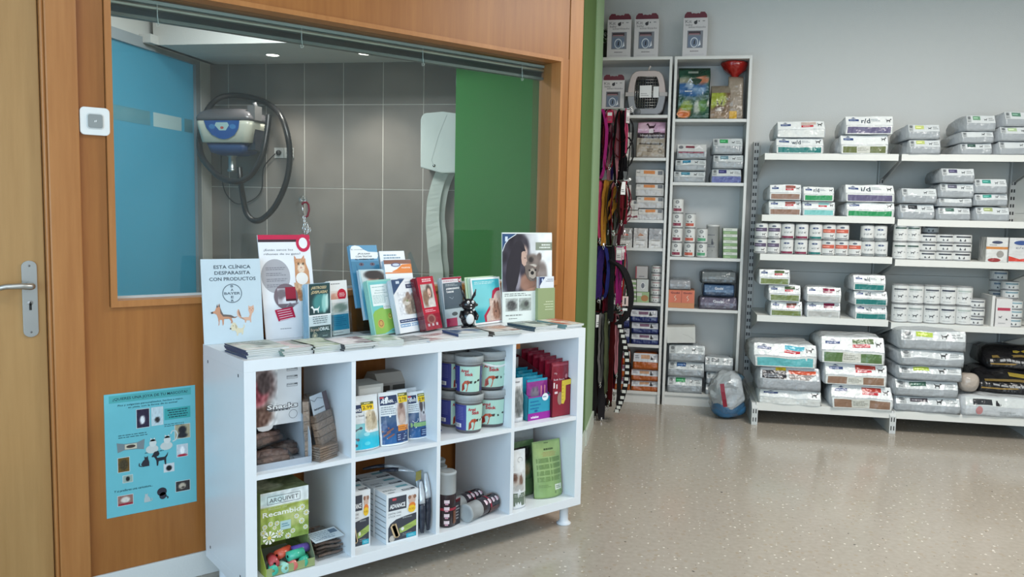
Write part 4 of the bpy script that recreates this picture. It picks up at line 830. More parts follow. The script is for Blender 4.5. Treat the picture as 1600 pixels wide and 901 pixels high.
# paper roll dispenser
t = thing('paper_dispenser', 'large white paper roll dispenser on the grey tiles behind the window', 'paper dispenser', BW(-.36, 3.79, 1.86), EA)
m_ = MB(); pr = []
for i in range(13):
    a = rad(180-90*i/12); pr.append((-.165+.045*(1+math.cos(a))-.0, .15+.045*math.sin(a)))
out = [(-.165, -.205), (-.168, .15)]+pr[1:]+[(0.0, .205), (.12, .19), (.165, .14), (.165, -.24), (.0, -.245)]
m_.prism(out, -.19, 0, (206, 216, 214), 'gloss'); q = Pr(m_, front_f(-.165, -.24, .33, .44, -.19), 'gloss'); q.ln([(.30, .14), (.26, .20), (.42, .62), (.6, .95)], .006, (130, 140, 140), 2); m_.lathe([(0, -.198), (.010, -.197), (.012, -.19)], 12, (150, 156, 156), 'chrome', (-.06, 0, -.19), axis='y'); m_.build('casing', t, bevel=.008)
m_ = MB(); pts = spline(px_b([(691, 268), (683, 290), (677, 315), (676, 345), (679, 380), (681, 415), (682, 470), (682, 560)], 3.69, -.36, 3.79, 1.86), 4)
m_.ribbon(pts, (.10, .02, 0), (214, 222, 216), 'paper'); n0 = len(m_.v); m_.ribbon([p_+Vector((.045, .03, .0)) for p_ in pts], (.08, .03, 0), (200, 208, 202), 'paper'); m_.disp(6, .012, 3); m_.build('paper_strip', t)
t_ = MB(); t_.ball((0, 0, 0), (.05, .05, .12), (206, 216, 212), 'gloss'); tag(t_.build('wall_lamp', loc=BW(-.215, 3.60, 2.28), rz=EA), 'rounded white fitting high up beside the green cubicle wall', 'wall lamp')
# ================================================================ things in the eight cubes
def xK(px, py, y): return on_y(px, py, y).x
def zK(px, py, y): return on_y(px, py, y).z
# ---- cube 1 top: snack dispenser
y0 = .035; xa = CX[0]+.002; xr = xK(487, 716, y0); hT = .325
t = thing('snack_dispenser', 'white and grey snacks dispenser box with a dog picture in the upper left cube', 'box', (xa, y0, ZM)); wB = xr-xa
GB = (176, 186, 196)
m_ = MB(); m_.box((0, .0, 0), (wB, .30, .002), GB); m_.box((0, .002, .002), (wB, .0035, .022), (168, 176, 186))
for x in (0, wB-.0015):
    P = [(.0, 0), (.30, 0), (.30, hT), (.085, hT), (.085, .155)]+[(.085-.085*math.sin(rad(a)), .04+.115*math.cos(rad(a))) for a in range(10, 91, 10)]
    m_.prismx(P, x, x+.0015, GB)
m_.box((0, .298, 0), (wB, .30, hT), GB); m_.box((0, .083, hT-.002), (wB, .30, hT), (206, 210, 214)); m_.build('carton', t)
m_ = MB(); zp = .125; m_.box((.0, .0815, zp), (wB, .0835, hT), (222, 226, 230)); p = Pr(m_, front_f(0, zp, wB, hT-zp, .0815)); A_ = wB/(hT-zp)
p.img(0, 0, .58, .99, pic((222, 226, 230), [(.1, .70, .85, .45, (128, 108, 108), .25), (.3, .85, .5, .2, (160, 144, 144)), (.05, .2, .8, .28, (112, 84, 74), .25), (.25, .44, .5, .12, (176, 166, 164)), (.42, .56, .30, .22, (196, 112, 122)), (.42, .58, .12, .16, (160, 70, 86)), (.6, .75, .2, .2, (84, 70, 72)), (.15, .85, .2, .15, (88, 74, 78))], 60, 12, 5), 2, 28, 40)
p.tx('Snacks', .38, .27, .085, (60, 64, 72), 3, w=.56, bold=.09); p.tx('Snacks', .395, .275, .078, (244, 246, 248), 4, w=.53, bold=.03)
p.lines(.42, .235, .92, .26, 1, (80, 84, 90), 4, fill=.8); p.ring(.85, .15, .075, .075*A_, .006, (90, 96, 104), 3, wy=.006)
for k in range(3): p.q(.74, .90-.135*k, .93, .955-.135*k, (90, 94, 100), 3); p.q(.745, .905-.135*k, .925, .93-.135*k, (206, 210, 214), 4); p.lines(.75, .936-.135*k, .92, .95-.135*k, 1, (220, 224, 226), 4, fill=.8)
p.poly([(.22, 0), (.25, -.06), (.32, -.085), (.42, -.08), (.48, -.05), (.50, 0)], (222, 226, 230), 1); m_.build('front_panel', t)
def chew_bag(loc, rz, w, d, h, seed, label, grp, col=(132, 112, 102), parent=None, tilt=0, stick=5, name='chew_bag', M=None):
    t = thing(name, label, 'snack bag', loc, rz, grp, M=M)
    rn = random.Random(seed); m_ = MB()
    for k in range(stick):
        y = d*(.18+.64*k/max(1, stick-1)); zz = h*.32+(h*.3 if k % 2 else 0)
        kk = rn.uniform(.75, 1.15); c = tuple(int(v*kk) for v in col)
        m_.tube([(w*.1, y+rn.uniform(-.004, .004), zz), (w*.35, y, zz+.003), (w*.65, y+rn.uniform(-.004, .004), zz), (w*.9, y, zz-.001)], [h*.2, h*.27, h*.24, h*.2], 8, c, 'organic')
    m_.build('chew_sticks', t)
    m_ = MB(); nx, ny = 12, 8; vs = []
    for s_ in (0, 1):
        for j in range(ny+1):
            for i in range(nx+1):
                a, b_ = i/nx, j/ny; k = (max(0, math.sin(math.pi*a))*max(0, math.sin(math.pi*b_)))**.35
                z = h*.12+(h*.9*k if s_ else -h*.11*k); z += (noise.noise(Vector((a*6, b_*5, seed+s_)))*.010*k if s_ else 0)
                vs.append((w*(a*1.1-.05), d*b_, max(z, .0005)))
    q = (nx+1)*(ny+1); fs = []
    for j in range(ny):
        for i in range(nx): k = j*(nx+1)+i; fs += [(k+nx+1, k+nx+2, k+1, k), (q+k, q+k+1, q+k+nx+2, q+k+nx+1)]
    m_.add(vs, fs, (210, 210, 210), 'cello', False); m_.build('wrapper', t)
    return t
for i, (x, y, z, rz, w, lb) in enumerate(((.012, .012, .003, 4, .14, 'cellophane chew bag at the front left of the snacks dispenser tray'), (.06, .10, .003, -6, .15, 'cellophane chew bag at the back of the snacks dispenser tray'), (.03, .04, .058, 24, .14, 'cellophane chew bag lying on top in the snacks dispenser tray'))):
    chew_bag((xa+x, y0+y, ZM+z), rad(rz), w, .085, .052, 11+i, lb, 'chew bags in the snacks dispenser', (120, 98, 90))
# paper-brown packs beside it
def flat_pack(M, w, h, d, label, card=False, seed=1, grp='brown chew packs in the upper left cube'):
    t = thing('chew_pack', label, 'snack pack', M=M, group=grp); rn = random.Random(seed); m_ = MB()
    n = 6
    for k in range(n):
        z0, z1 = h*k/n, h*(k+1)/n-.002; kk = rn.uniform(.85, 1.08); c = tuple(int(v*kk) for v in (156, 134, 116)); m_.box((.004, .003, z0), (w-.004, d-.003, z1), c, 'organic')
    m_.disp(30, .003, seed, .01); m_.build('chews', t)
    m_ = MB(); m_.box((0, 0, 0), (w, d, h), (200, 200, 200), 'cello'); m_.disp(40, .0015, seed, .01); m_.build('wrapper', t)
    if card:
        m_ = MB(); m_.box((w*.02, d*.3, h*.97), (w*.98, d*.34, h*1.42), (196, 206, 216)); q = Pr(m_, front_f(w*.02, h*.97, w*.96, h*.45, d*.3)); q.ln([(0, .85), (.2, .68), (.4, .82), (.7, .7)], .03, (110, 120, 130), 2); q.q(.72, 0, 1, 1, (92, 78, 84), 2); q.tx('Snack para perro', .08, .25, .1, (50, 54, 62), 3, w=.6, bold=.03); m_.build('header_card', t)
    return t
def RM(x, y, z, rz=0, rx=0, ry=0): return Matrix.Translation((x, y, z)) @ Matrix.Rotation(rad(rz), 4, 'Z') @ Matrix.Rotation(rad(rx), 4, 'X') @ Matrix.Rotation(rad(ry), 4, 'Y')
flat_pack(RM(xr+.010, .05, ZM+.001, 62, -3), .13, .205, .026, 'tall brown chew pack standing against the snacks dispenser', seed=2)
flat_pack(RM(xr+.050, .035, ZM+.002, 36, -14), .12, .155, .028, 'leaning brown chew pack with a pale header card', True, 3)
flat_pack(RM(CX[0]+cell-.112, .012, ZM+.001, 22, 0), .095, .05, .05, 'low brown chew pack lying at the front right of the upper left cube', False, 4)

# ---- cube 1 bottom: dog bag roll dispenser and flat chew packs
y0 = .06; xa = xK(407, 800, y0); xr = xK(482, 800, y0); wB = xr-xa; z1 = zK(407, 772, y0)-ZL; zp = zK(407, 851, y0)-ZL
t = thing('roll_dispenser', 'daisy-print dispenser box holding coloured bag rolls in the lower left cube', 'box', (xa, .012, ZL))
GR = (146, 160, 84); yy = y0-.012
m_ = MB(); m_.box((0, yy, zp), (wB, yy+.002, z1), (150, 170, 90)); p = Pr(m_, front_f(0, zp, wB, z1-zp, yy)); A_ = wB/(z1-zp)
p.img(0, 0, 1, 1, pic(lambda a, b: (232, 238, 236) if b > .72 else (130+40*b, 156+20*b, 76), [(.2, .85, .3, .12, (206, 226, 226)), (.7, .45, .3, .2, (180, 190, 120)), (.3, .3, .3, .2, (150, 170, 80))], 40, 10, 2), 1, 26, 26)
p.tx('ARQUIVET', .18, .79, .085, (60, 66, 70), 3, w=.60); p.ring(.48, .835, .0, .0, .0, (0, 0, 0), 1, 3)
for a, b in (((.14, .755), (.82, .755)), ((.14, .91), (.82, .91)), ((.14, .755), (.14, .91)), ((.82, .755), (.82, .91))): p.ln([a, b], .008, (70, 76, 80), 3, A_)
p.tx('Bolsas de', .16, .645, .05, (196, 206, 160), 3, w=.38); p.tx('Recambio', .04, .52, .10, (236, 240, 230), 4, w=.80, bold=.02)
p.q(.40, .20, .62, .38, (176, 206, 206), 3); p.lines(.43, .25, .6, .34, 2, (90, 140, 160), 4)
rn = random.Random(7)
def daisy(p, cx, cy, r, A):
    for k in range(9):
        a = 2*math.pi*k/9; p.poly([(cx+r*.2*math.cos(a), cy+r*.2*A*math.sin(a)), (cx+r*math.cos(a-.22), cy+r*A*math.sin(a-.22)), (cx+r*1.05*math.cos(a), cy+r*1.05*A*math.sin(a)), (cx+r*math.cos(a+.22), cy+r*A*math.sin(a+.22))], (242, 244, 238), 5)
    p.el(cx, cy, r*.3, r*.3*A, (222, 206, 90), 6, 10)
for cx, cy, r in ((.17, .10, .13), (.38, .14, .08), (.56, .06, .06), (.08, .33, .05), (.2, .37, .05), (.33, .36, .05), (.85, .30, .06), (.95, .45, .06), (.74, .42, .05), (.86, .58, .06), (.93, .16, .05), (.66, .14, .05), (.05, .22, .06), (.28, .28, .04)): daisy(p, cx, cy, r, A_)
m_.build('front_panel', t)
m_ = MB(); m_.box((0, yy+.002, z1-.002), (wB, .24, z1), (140, 146, 90)); q = Pr(m_, top_f(0, yy+.002, z1, wB, .24-yy))
q.img(0, 0, 1, 1, pic((120, 128, 86), [(.3, .4, .3, .3, (180, 182, 150)), (.7, .6, .3, .3, (90, 100, 60))], 50, 9), 1, 16, 16); q.ln([(.1, .2), (.9, .3)], .01, (60, 60, 50), 2)
m_.box((0, .238, 0), (wB, .24, z1), GR); m_.box((0, yy+.002, .0), (.0015, .238, z1-.002), (132, 150, 92)); m_.box((wB-.0015, yy+.002, 0), (wB, .238, z1-.002), (132, 150, 92)); m_.build('carton', t)
# open tray in front
m_ = MB(); th = .05
m_.box((0, -.02+.02, 0), (wB, .06, .0015), GR); m_.prismx([(.0, 0), (yy, 0), (yy, zp*.9), (.0, th*.55)], -.001, .0, (160, 178, 70)); m_.prismx([(.0, 0), (yy, 0), (yy, zp*.95), (.0, th*.7)], wB, wB+.0012, (136, 140, 112)); m_.box((0, 0, .0), (wB, .0015, th*.60), (146, 160, 110)); m_.build('tray', t)
rolls = [(.028, .030, .040, 80, (176, 70, 76)), (.062, .046, .052, 25, (196, 84, 60)), (.026, .022, .020, 70, (64, 176, 150)), (.050, .018, .018, 100, (150, 206, 190)), (.108, .040, .052, 5, (90, 74, 150)), (.088, .022, .046, 10, (70, 180, 150)), (.078, .020, .018, 75, (206, 112, 104)), (.112, .020, .020, 60, (60, 172, 140))]
cn = {0: 'dark pink', 1: 'orange', 2: 'mint green', 3: 'pale mint', 4: 'violet', 5: 'sea green', 6: 'salmon pink', 7: 'green'}
wh = ('at the upper left', 'in the middle', 'at the front left', 'front, second from the left', 'at the upper right', 'lying across the front', 'front, third from the left', 'at the front right')
for k, (x, y, z, a, c) in enumerate(rolls):
    t2 = thing('bag_roll', '%s bag roll %s of the daisy-print dispenser' % (cn[k], wh[k]), 'bag roll', (xa+x*wB/.135, .012+y+.004, ZL+z), rad(a), 'bag rolls in the daisy dispenser'); hw = .029 if k in (0, 1, 2, 5, 4) else .024
    r = .0165
    m_ = MB(); m_.lathe([(.005, -hw), (r, -hw), (r, hw), (.005, hw)], 18, c, 'film', axis='x'); m_.build('roll', t2)
    m_ = MB(); m_.lathe([(.005, hw), (.0045, -hw)], 12, tuple(int(v*.35) for v in c), 'satin', axis='x'); m_.build('core', t2)
for i, (x, y, z, rz, w) in enumerate(((.02, .03, 0, 8, .12), (.012, .05, .021, -4, .125), (.0, .07, .042, 10, .13))):
    chew_bag((xr+.008+x, y, ZL+z+.0005), rad(rz), w, .13, .021, 40+i, ('lowest', 'middle', 'uppermost')[i]+' flat chew bag right of the daisy-print dispenser', 'flat chew bags in the lower left cube', (136, 112, 98), stick=6)
m_ = MB(); m_.box((0, 0, 0), (.115, .07, .001), (206, 216, 222)); q = Pr(m_, top_f(0, 0, .001, .115, .07)); q.lines(.05, .1, .95, .9, 5, (150, 166, 176), 2); q.q(.7, .5, .95, .85, (90, 110, 130), 3); q.ln([(.1, .15), (.4, .3), (.7, .12)], .02, (110, 130, 150), 3)
tag(m_.build('header_card', M=RM(xr+.012, .03, ZL+.068, 6, 8)), 'white and blue header card lying on the flat chew bags', 'card')

# ---- snack pouches with price stickers (cube 2 top)
def pouch_mb(w, h, d, col, draw, seed, mat='film'):
    m_ = MB(); nx, nz = 12, 16; fr = []; bk = []
    for j in range(nz+1):
        for i in range(nx+1):
            a, b_ = i/nx, j/nz; k = (math.sin(math.pi*min(max(a, .001), .999))**.6)*(1-b_**2.2)
            wob = noise.noise(Vector((a*4, b_*4, seed)))*.004
            fr.append((w*a, -d*.5*k+wob-.0006+.0, h*b_)); bk.append((w*a, d*.5*k+wob+.0006, h*b_))
    q = (nx+1)*(nz+1); fs = []
    for j in range(nz):
        for i in range(nx): k = j*(nx+1)+i; fs += [(k, k+1, k+nx+2, k+nx+1), (q+k+nx+1, q+k+nx+2, q+k+1, q+k)]
    edge = [i for i in range(nx+1)]; m_.add(fr+bk, fs+[(i+1, i, q+i, q+i+1) for i in range(nx)], col, mat, True)
    def f(u, v, hh):
        u_ = min(max(u, 0), 1); v_ = min(max(v, 0), 1); k = (math.sin(math.pi*min(max(u_, .001), .999))**.6)*(1-v_**2.2)
        return Vector((w*u, -d*.5*k+noise.noise(Vector((u_*4, v_*4, seed)))*.004-.0006-.0009-hh, h*v))
    p = Pr(m_, f, mat); draw(p, w/h); return m_
def sticker(p, u, v, w, h, l=6):
    p.q(u, v, u+w, v+h, (236, 200, 40), l, 3, 2); p.q(u, v+h*.68, u+w, v+h*1.0, (96, 100, 50), l+1, 3, 1); p.lines(u+w*.08, v+h*.74, u+w*.92, v+h*.94, 1, (226, 220, 150), l+2, fill=.7); p.tx('2.99', u+w*.08, v+h*.14, h*.42, (70, 64, 40), l+2, w=w*.78, bold=.01)
NV = (44, 58, 92)
def snackbag(v):
    def f(p, A):
        p.q(.02, .02, .98, .98, (222, 228, 232), 1, 8, 10)
        if v == 0:
            p.img(.02, .03, .98, .50, pic((110, 190, 206), [(.6, .2, .6, .3, (40, 186, 214)), (.1, .9, .3, .3, (150, 206, 210))]), 2, 10, 8)
            for cx, cy, a in ((.24, .40, .3), (.12, .24, -.4), (.06, .10, .2)): 
                for s_ in (-1, 1): p.el(cx+s_*.09, cy+s_*a*.06, .05, .026, (92, 92, 104), 4)
                p.ln([(cx-.09, cy-a*.06), (cx+.09, cy+a*.06)], .035, (92, 92, 104), 4, A)
            p.img(.46, .35, .95, .74, pic((222, 226, 226), [(.5, .35, .45, .45, (196, 184, 160)), (.45, .70, .35, .28, (206, 192, 164)), (.66, .6, .16, .3, (160, 146, 122)), (.18, .62, .1, .08, (190, 176, 150)), (.12, .64, .04, .03, (50, 44, 44)), (.4, .74, .04, .03, (50, 44, 44))], 20, 10), 4, 18, 18)
            p.q(.02, .70, .40, .84, NV, 3, 4, 1); p.tx('ADVANCE', .03, .725, .05, (236, 240, 244), 5, w=.35, bold=.03); p.tx('Puppy Snack', .04, .63, .035, (70, 70, 80), 3, w=.42, shear=.2); p.q(.5, .32, .95, .37, (220, 226, 228), 5, 3, 1)
            p.el(.5, .30, .1, .035, (150, 214, 224), 5); p.el(.5, .13, .1, .035, (90, 206, 224), 5); sticker(p, .40, .73, .42, .15)
        else:
            p.img(.04, .03, .96, .56, pic((40, 74, 122), [(.5, .1, .5, .3, (44, 96, 150)), (.3, .9, .4, .2, (70, 96, 130))], 14), 2, 12, 10)
            if v == 1:
                p.img(.52, .35, .95, .78, pic((206, 208, 212), [(.5, .5, .36, .6, (168, 142, 132)), (.5, .86, .16, .14, (120, 92, 80)), (.5, .2, .25, .3, (196, 176, 166))], 20, 9), 4, 14, 16)
                for cx, cy in ((.18, .22), (.30, .17), (.28, .28), (.14, .30)): p.ln([(cx-.1, cy-.03), (cx+.12, cy+.04)], .05, (132, 92, 84), 5, A)
                p.q(.56, .25, .94, .36, (222, 142, 60), 5, 3, 1); p.lines(.58, .27, .9, .34, 2, (150, 90, 50), 6)
            else:
                p.img(.45, .36, .92, .80, pic((206, 210, 214), [(.5, .25, .42, .4, (176, 166, 170)), (.5, .62, .34, .30, (214, 214, 216)), (.28, .76, .18, .3, (84, 70, 72)), (.74, .76, .18, .3, (84, 70, 72)), (.5, .42, .1, .06, (50, 44, 50))], 16), 4, 16, 16)
                p.q(.10, .26, .93, .35, (140, 180, 120), 5, 4, 1); p.ring(.28, .42, .12, .12*A, .02, (196, 206, 214), 5, wy=.02*A, a0=200, a1=380)
            p.q(.50, .05, .93, .22, (44, 60, 104), 4, 3, 1); p.lines(.54, .07, .9, .20, 3, (150, 170, 200), 5)
            p.q(.03, .76, .62 if v == 1 else .40, .93, NV, 3, 4, 1); p.q(.04, .89, .16, .92, (196, 60, 70), 4); p.tx('ADVANCE', .05, .80, .06, (236, 240, 244), 5, w=.52 if v == 1 else .33, bold=.03)
            p.lines(.05, .58, .6, .74, 4, (140, 150, 160), 3); sticker(p, (.66 if v == 1 else .45), .77, (.33 if v == 1 else .42), .18)
            p.q(.02, .0, .98, .025, (236, 240, 244), 3, 6, 1)
    return f
def pouch_at(px0, px1, pb, pt, y, zb, lean, d, draw, seed, label, col=(224, 228, 232), rz=0, name='snack_pouch', grp='snack pouches with yellow price stickers', mat='film', cat='snack pouch'):
    x0 = xK(px0, pb, y); x1 = xK(px1, pb, y); h = (zK((px0+px1)/2, pt, y+.02)-zb)/math.cos(rad(lean)); w = (x1-x0)/math.cos(rad(rz))
    m_ = pouch_mb(w, h, d, col, draw, seed, mat)
    o = m_.build(name, M=RM(x0, y+d*.5, zb+.0006, rz, -lean)); tag(o, label, cat, grp); return o
pouch_at(551, 597, 706, 619, .045, ZM, 6, .04, snackbag(0), 1, 'turquoise puppy snack pouch with a cream puppy, leftmost of three')
pouch_at(598, 642, 697, 612, .05, ZM, 5, .04, snackbag(1), 2, 'dark blue snack pouch with brown bones, between two other pouches')
pouch_at(640, 674, 694, 611, .075, ZM, 3, .035, snackbag(2), 3, 'dark blue snack pouch with green strip, rightmost of three')
pouch_at(609, 664, 690, 607, .13, ZM, 2, .04, lambda p, A: p.lines(.1, .85, .4, .93, 1, (120, 130, 140), 2), 4, 'plain pale pouch standing behind the priced snack pouches')
m_ = MB(); m_.box((0, 0, 0), (.10, .11, .225), (176, 176, 172), 'paper'); q = Pr(m_, front_f(0, 0, .10, .225), 'paper'); q.q(.05, .8, .9, .95, (200, 200, 196), 1)
tag(m_.build('carton_box', M=RM(xK(556, 650, .12), .10, ZM, 0)), 'pale carton behind the puppy snack pouch', 'box')
m_ = MB(); m_.box((0, 0, 0), (.125, .12, .19), (150, 144, 138), 'paper'); m_.prismx([(0, .19), (.12, .19), (.09, .225), (.03, .225)], .0, .125, (164, 158, 150), 'paper'); q = Pr(m_, front_f(0, 0, .125, .19)); q.q(.05, .62, .40, .95, (70, 60, 52), 1); q.q(.5, .62, .95, .95, (74, 70, 66), 1)
tag(m_.build('carton_box', M=RM(xK(592, 650, .23), .235, ZM, 0)), 'grey printed carton with dark windows at the back of the pouch cube', 'box')

# ---- dental sticks (cube 2 bottom)
def dental(w, d, h, full=True):
    m_ = MB(); m_.box((0, 0, 0), (w, d, h), (226, 230, 232)); p = Pr(m_, front_f(0, 0, w, h)); A = w/h; DK = (62, 66, 76)
    p.q(.06, .66, .62, .93, DK, 2); p.q(.18, .86, .30, .905, (196, 70, 80), 3); p.tx('ADVANCE', .10, .705, .085, (240, 242, 244), 3, w=.48, bold=.03)
    p.tx('DENTAL CARE', .06, .585, .035, (90, 94, 100), 2, w=.40); p.tx('STICK', .06, .525, .035, (90, 94, 100), 2, w=.22); p.lines(.3, .525, .5, .555, 1, (150, 150, 156), 2)
    p.poly([(.06, .04), (.94, .04), (.94, .52), (.6, .50), (.3, .47), (.12, .40), (.06, .32)], DK, 2); p.poly([(.40, .27), (.6, .31), (.94, .38), (.94, .26), (.6, .19), (.42, .17)], (160, 184, 96), 3); p.lines(.56, .24, .9, .30, 2, (110, 130, 70), 4, fill=.3); p.el(.5, .25, .05, .05*A, (230, 230, 226), 4)
    p.lines(.5, .44, .9, .50, 1, (140, 146, 150), 3); p.lines(.5, .10, .9, .16, 2, (140, 146, 150), 3); p.q(.62, .045, .93, .13, (46, 166, 190), 4); p.lines(.68, .065, .9, .11, 2, (160, 220, 230), 5)
    for dx in (0, .05, .09): p.poly([(.12+dx, .34), (.20+dx, .40), (.33+dx, .13), (.25+dx, .09)], (206, 180, 140) if dx != .05 else (180, 150, 110), 5)
    p.ring(.17, .10, .085, .085*A, .02, (206, 200, 190), 5, wy=.02*A); p.el(.17, .10, .06, .06*A, (190, 186, 180), 5)
    p.el(.80, .80, .11, .10, (206, 176, 160), 3); p.el(.72, .86, .05, .04, (150, 110, 90), 4); p.el(.88, .86, .05, .04, (150, 110, 90), 4); p.el(.80, .68, .11, .07, (226, 130, 60), 4); p.el(.79, .62, .12, .075, (238, 196, 50), 5); p.tx('9,95', .70, .60, .04, (170, 110, 40), 6, w=.17)
    q = Pr(m_, left_f(0, d, 0, d, h)); q.q(0, 0, 1, 1, (214, 222, 228), 1)
    for k in range(8): q.q(.04, .10+.11*k, .95, .112+.11*k, (70, 76, 84), 2)
    r_ = Pr(m_, top_f(0, 0, h, w, d)); r_.q(.55, .1, .95, .28, DK, 2); r_.lines(.58, .13, .92, .25, 1, (210, 214, 218), 3, fill=.6); r_.lines(.05, .35, .45, .55, 2, (110, 116, 120), 2); r_.q(.1, .1, .3, .2, (150, 156, 160), 2); r_.q(.55, .6, .9, .8, (110, 170, 180), 2)
    return m_
y0 = .022; xa = xK(603.5, 845, y0); xb = xK(653, 830, y0); hh = zK(604, 788, y0)-ZL; 
hh = .185
proto = dental(xb-xa, .085, hh).build('dental_stick_box', loc=(xa, y0, ZL+.0005)); tag(proto, 'dental stick box nearest the front, full front with yellow price disc', 'box', 'dental stick boxes in the second lower cube')
for i, (x, y, z, lb) in enumerate(((xa-.002, y0+.09, 0, 'dental stick box directly behind the frontmost one'), (CX[1]+.001-(xb-xa)+.083, .055, .028, 'dental stick box cut off by the divider at the left of its cube'), (xa-.004, y0+.18, 0, 'dental stick box second behind the frontmost one'), (CX[1]+.003, .21, 0, 'dental stick box at the back left of its cube'))):
    if i == 2-1: x = CX[1]+.0015
    dup(proto, loc=(x, y, ZL+.0005), label=lb)
bx = [o for o in bpy.data.objects if o.get('label', '').startswith('dental stick box cut off')][0]; bx.scale = (.086/(xb-xa), 1, 1.13)
def stickpack(pts, seed, label):
    t = thing('dental_stick_pack', label, 'stick pack', pts[0], 0, 'dental stick packs beside the boxes'); P = [Vector(p)-Vector(pts[0]) for p in pts]; m_ = MB(); n = 14
    sp = spline(P, 6); k = len(sp); a = sp[:k//2+1]; b_ = sp[k//2:]
    def rr(i, n_): return .0125*(.5+.5*min(1, 4*i/n_))
    m_.tube(a, [rr(i, k) for i in range(len(a))], 8, (196, 202, 208), 'foil', flat=.55); m_.disp(50, .002, seed); m_.build('foil_top', t)
    m_ = MB(); m_.tube(b_, [rr(k-i-len(a), k) for i in range(len(b_))], 8, (40, 46, 60), 'film', flat=.55); m_.disp(50, .002, seed); m_.build('dark_wrapper', t)
xs = CX[1]+cell
stickpack([(xs-.040, .05, ZL+.20), (xs-.046, .03, ZL+.15), (xs-.050, .02, ZL+.09), (xs-.052, .016, ZL+.014)], 1, 'silver and black stick pack hanging furthest left beside the boxes')
stickpack([(xs-.014, .06, ZL+.225), (xs-.018, .036, ZL+.17), (xs-.020, .028, ZL+.10), (xs-.022, .022, ZL+.016)], 2, 'silver and black stick pack hanging by the divider')
stickpack([(xs-.026, .10, ZL+.21), (xs-.030, .070, ZL+.15), (xs-.034, .058, ZL+.10), (xs-.036, .052, ZL+.014)], 3, 'silver and black stick pack between and behind the two hanging ones')
stickpack([(xs-.024, .12, ZL+.215), (xs-.055, .14, ZL+.222), (xs-.090, .17, ZL+.222), (xs-.13, .20, ZL+.216)], 4, 'silver and black stick pack lying across the box tops, nearer one')
stickpack([(xs-.03, .17, ZL+.215), (xs-.07, .20, ZL+.225), (xs-.12, .24, ZL+.222), (xs-.17, .26, ZL+.214)], 5, 'silver and black stick pack lying across the box tops, further one')
m_ = MB(); m_.ribbon([(xs-.05, .05, ZL+.205), (xs-.03, .08, ZL+.228), (xs-.02, .10, ZL+.222)], (.03, .01, .0), (150, 140, 70), 'film', .0006); tag(m_.build('header_card'), 'olive header card holding the hanging stick packs together', 'card')

# ---- buckets (cube 3 top)
def bucket(r, h, ang, name_ang=0):
    t_p = {}
    m_ = MB(); cc = (96, 92, 94); m_.lathe([(0, .0008), (r*.84, .0008), (r*.87, .004), (r*.93, h*.78)], 28, cc, 'satin'); b1 = m_
    m2 = MB(); m2.lathe([(r*.93, h*.785), (r*.955, h*.80), (r*.96, h*.84), (r*1.03, h*.845), (r*1.03, h*.975), (r*.98, h), (r*.93, h*.985), (r*.90, h*.965), (0, h*.965)], 28, (196, 202, 204), 'clear_tub'); 
    for k in range(36):
        a = 2*math.pi*k/36; c_, s_ = math.cos(a), math.sin(a); rr = r*1.032; m2.add([(rr*c_-.0006*s_, rr*s_+.0006*c_, h*.86), (rr*c_+.0006*s_, rr*s_-.0006*c_, h*.86), (rr*c_+.0006*s_, rr*s_-.0006*c_, h*.93), (rr*c_-.0006*s_, rr*s_+.0006*c_, h*.93)], [(0, 1, 2, 3)], (150, 156, 160), 'satin')
    m3 = MB()
    def f(u, v, hh):
        a = rad(-90+ang+(u-.5)*230); z = h*(.08+.66*v); R = r*(.872+.06*z/(h*.78))+.0010+hh; return Vector((R*math.cos(a), R*math.sin(a), z))
    p = Pr(m3, f, 'gloss')
    p.q(.0, 0, .40, 1, (60, 66, 140), 1, 10, 1); p.q(.40, .0, .80, 1, (176, 214, 200), 1, 12, 1); p.q(.80, 0, 1, 1, (64, 70, 110), 1, 6, 1)
    for k in range(9): p.q(.06, .42+.06*k, .34, .435+.06*k, (110, 116, 176), 2, 6, 1)
    p.q(.10, .10, .30, .26, (222, 224, 230), 2, 5, 1)
    for k in range(7): p.q(.12+.022*k, .12, .13+.022*k, .24, (50, 50, 60), 3)
    RD = (176, 34, 52)
    p.tx('Arqui', .43, .78, .12, RD, 4, w=.14, bold=.04); p.tx('Stick', .50, .64, .12, RD, 4, w=.15, bold=.04)
    p.poly([(.44, .02), (.45, .30), (.50, .44), (.57, .46), (.60, .36), (.565, .30), (.55, .1), (.54, .02)], (186, 84, 56), 3); p.poly([(.45, .25), (.49, .30), (.50, .12), (.46, .03)], (150, 50, 40), 4); p.poly([(.55, .42), (.64, .44), (.63, .33), (.56, .34)], (60, 52, 50), 4); p.poly([(.67, .40), (.78, .50), (.79, .42), (.68, .32)], (56, 60, 56), 4)
    return b1, m2, m3
def place_bucket(x, y, z, r, h, ang, label, handle=None):
    t = thing('treat_bucket', label, 'bucket', (x, y, z), 0, 'clear treat buckets with dog labels'); a, b_, c = bucket(r, h, ang); a.build('body', t); b_.build('lid', t); c.build('label', t)
    if handle:
        pts = [(r*1.05*math.cos(rad(180-180*i/14)), -r*1.05*math.sin(rad(180*i/14))*math.cos(rad(handle)), h*.86-r*1.05*math.sin(rad(180*i/14))*math.sin(rad(handle))) for i in range(15)]
        m_ = MB(); m_.tube(pts, .0032, 8, (232, 234, 234), 'satin', flat=1.6); m_.build('handle', t)
    return t
yb = .075; sm = (xK(751, 650, yb)-xK(714, 650, yb))/2; hs_ = .150
xc = xK(732, 655, yb)
place_bucket(xc, yb, ZM+.0005, sm, hs_, -22, 'small treat bucket at the front, lower one, blue side showing')
place_bucket(xc, yb+.003, ZM+hs_+.001, sm, hs_, -52, 'small treat bucket at the front, upper one, green label showing')
yl = .115; xl = xK(764.5, 650, yl); bg_ = (xK(791, 650, yl)-xK(745, 650, yl))/2
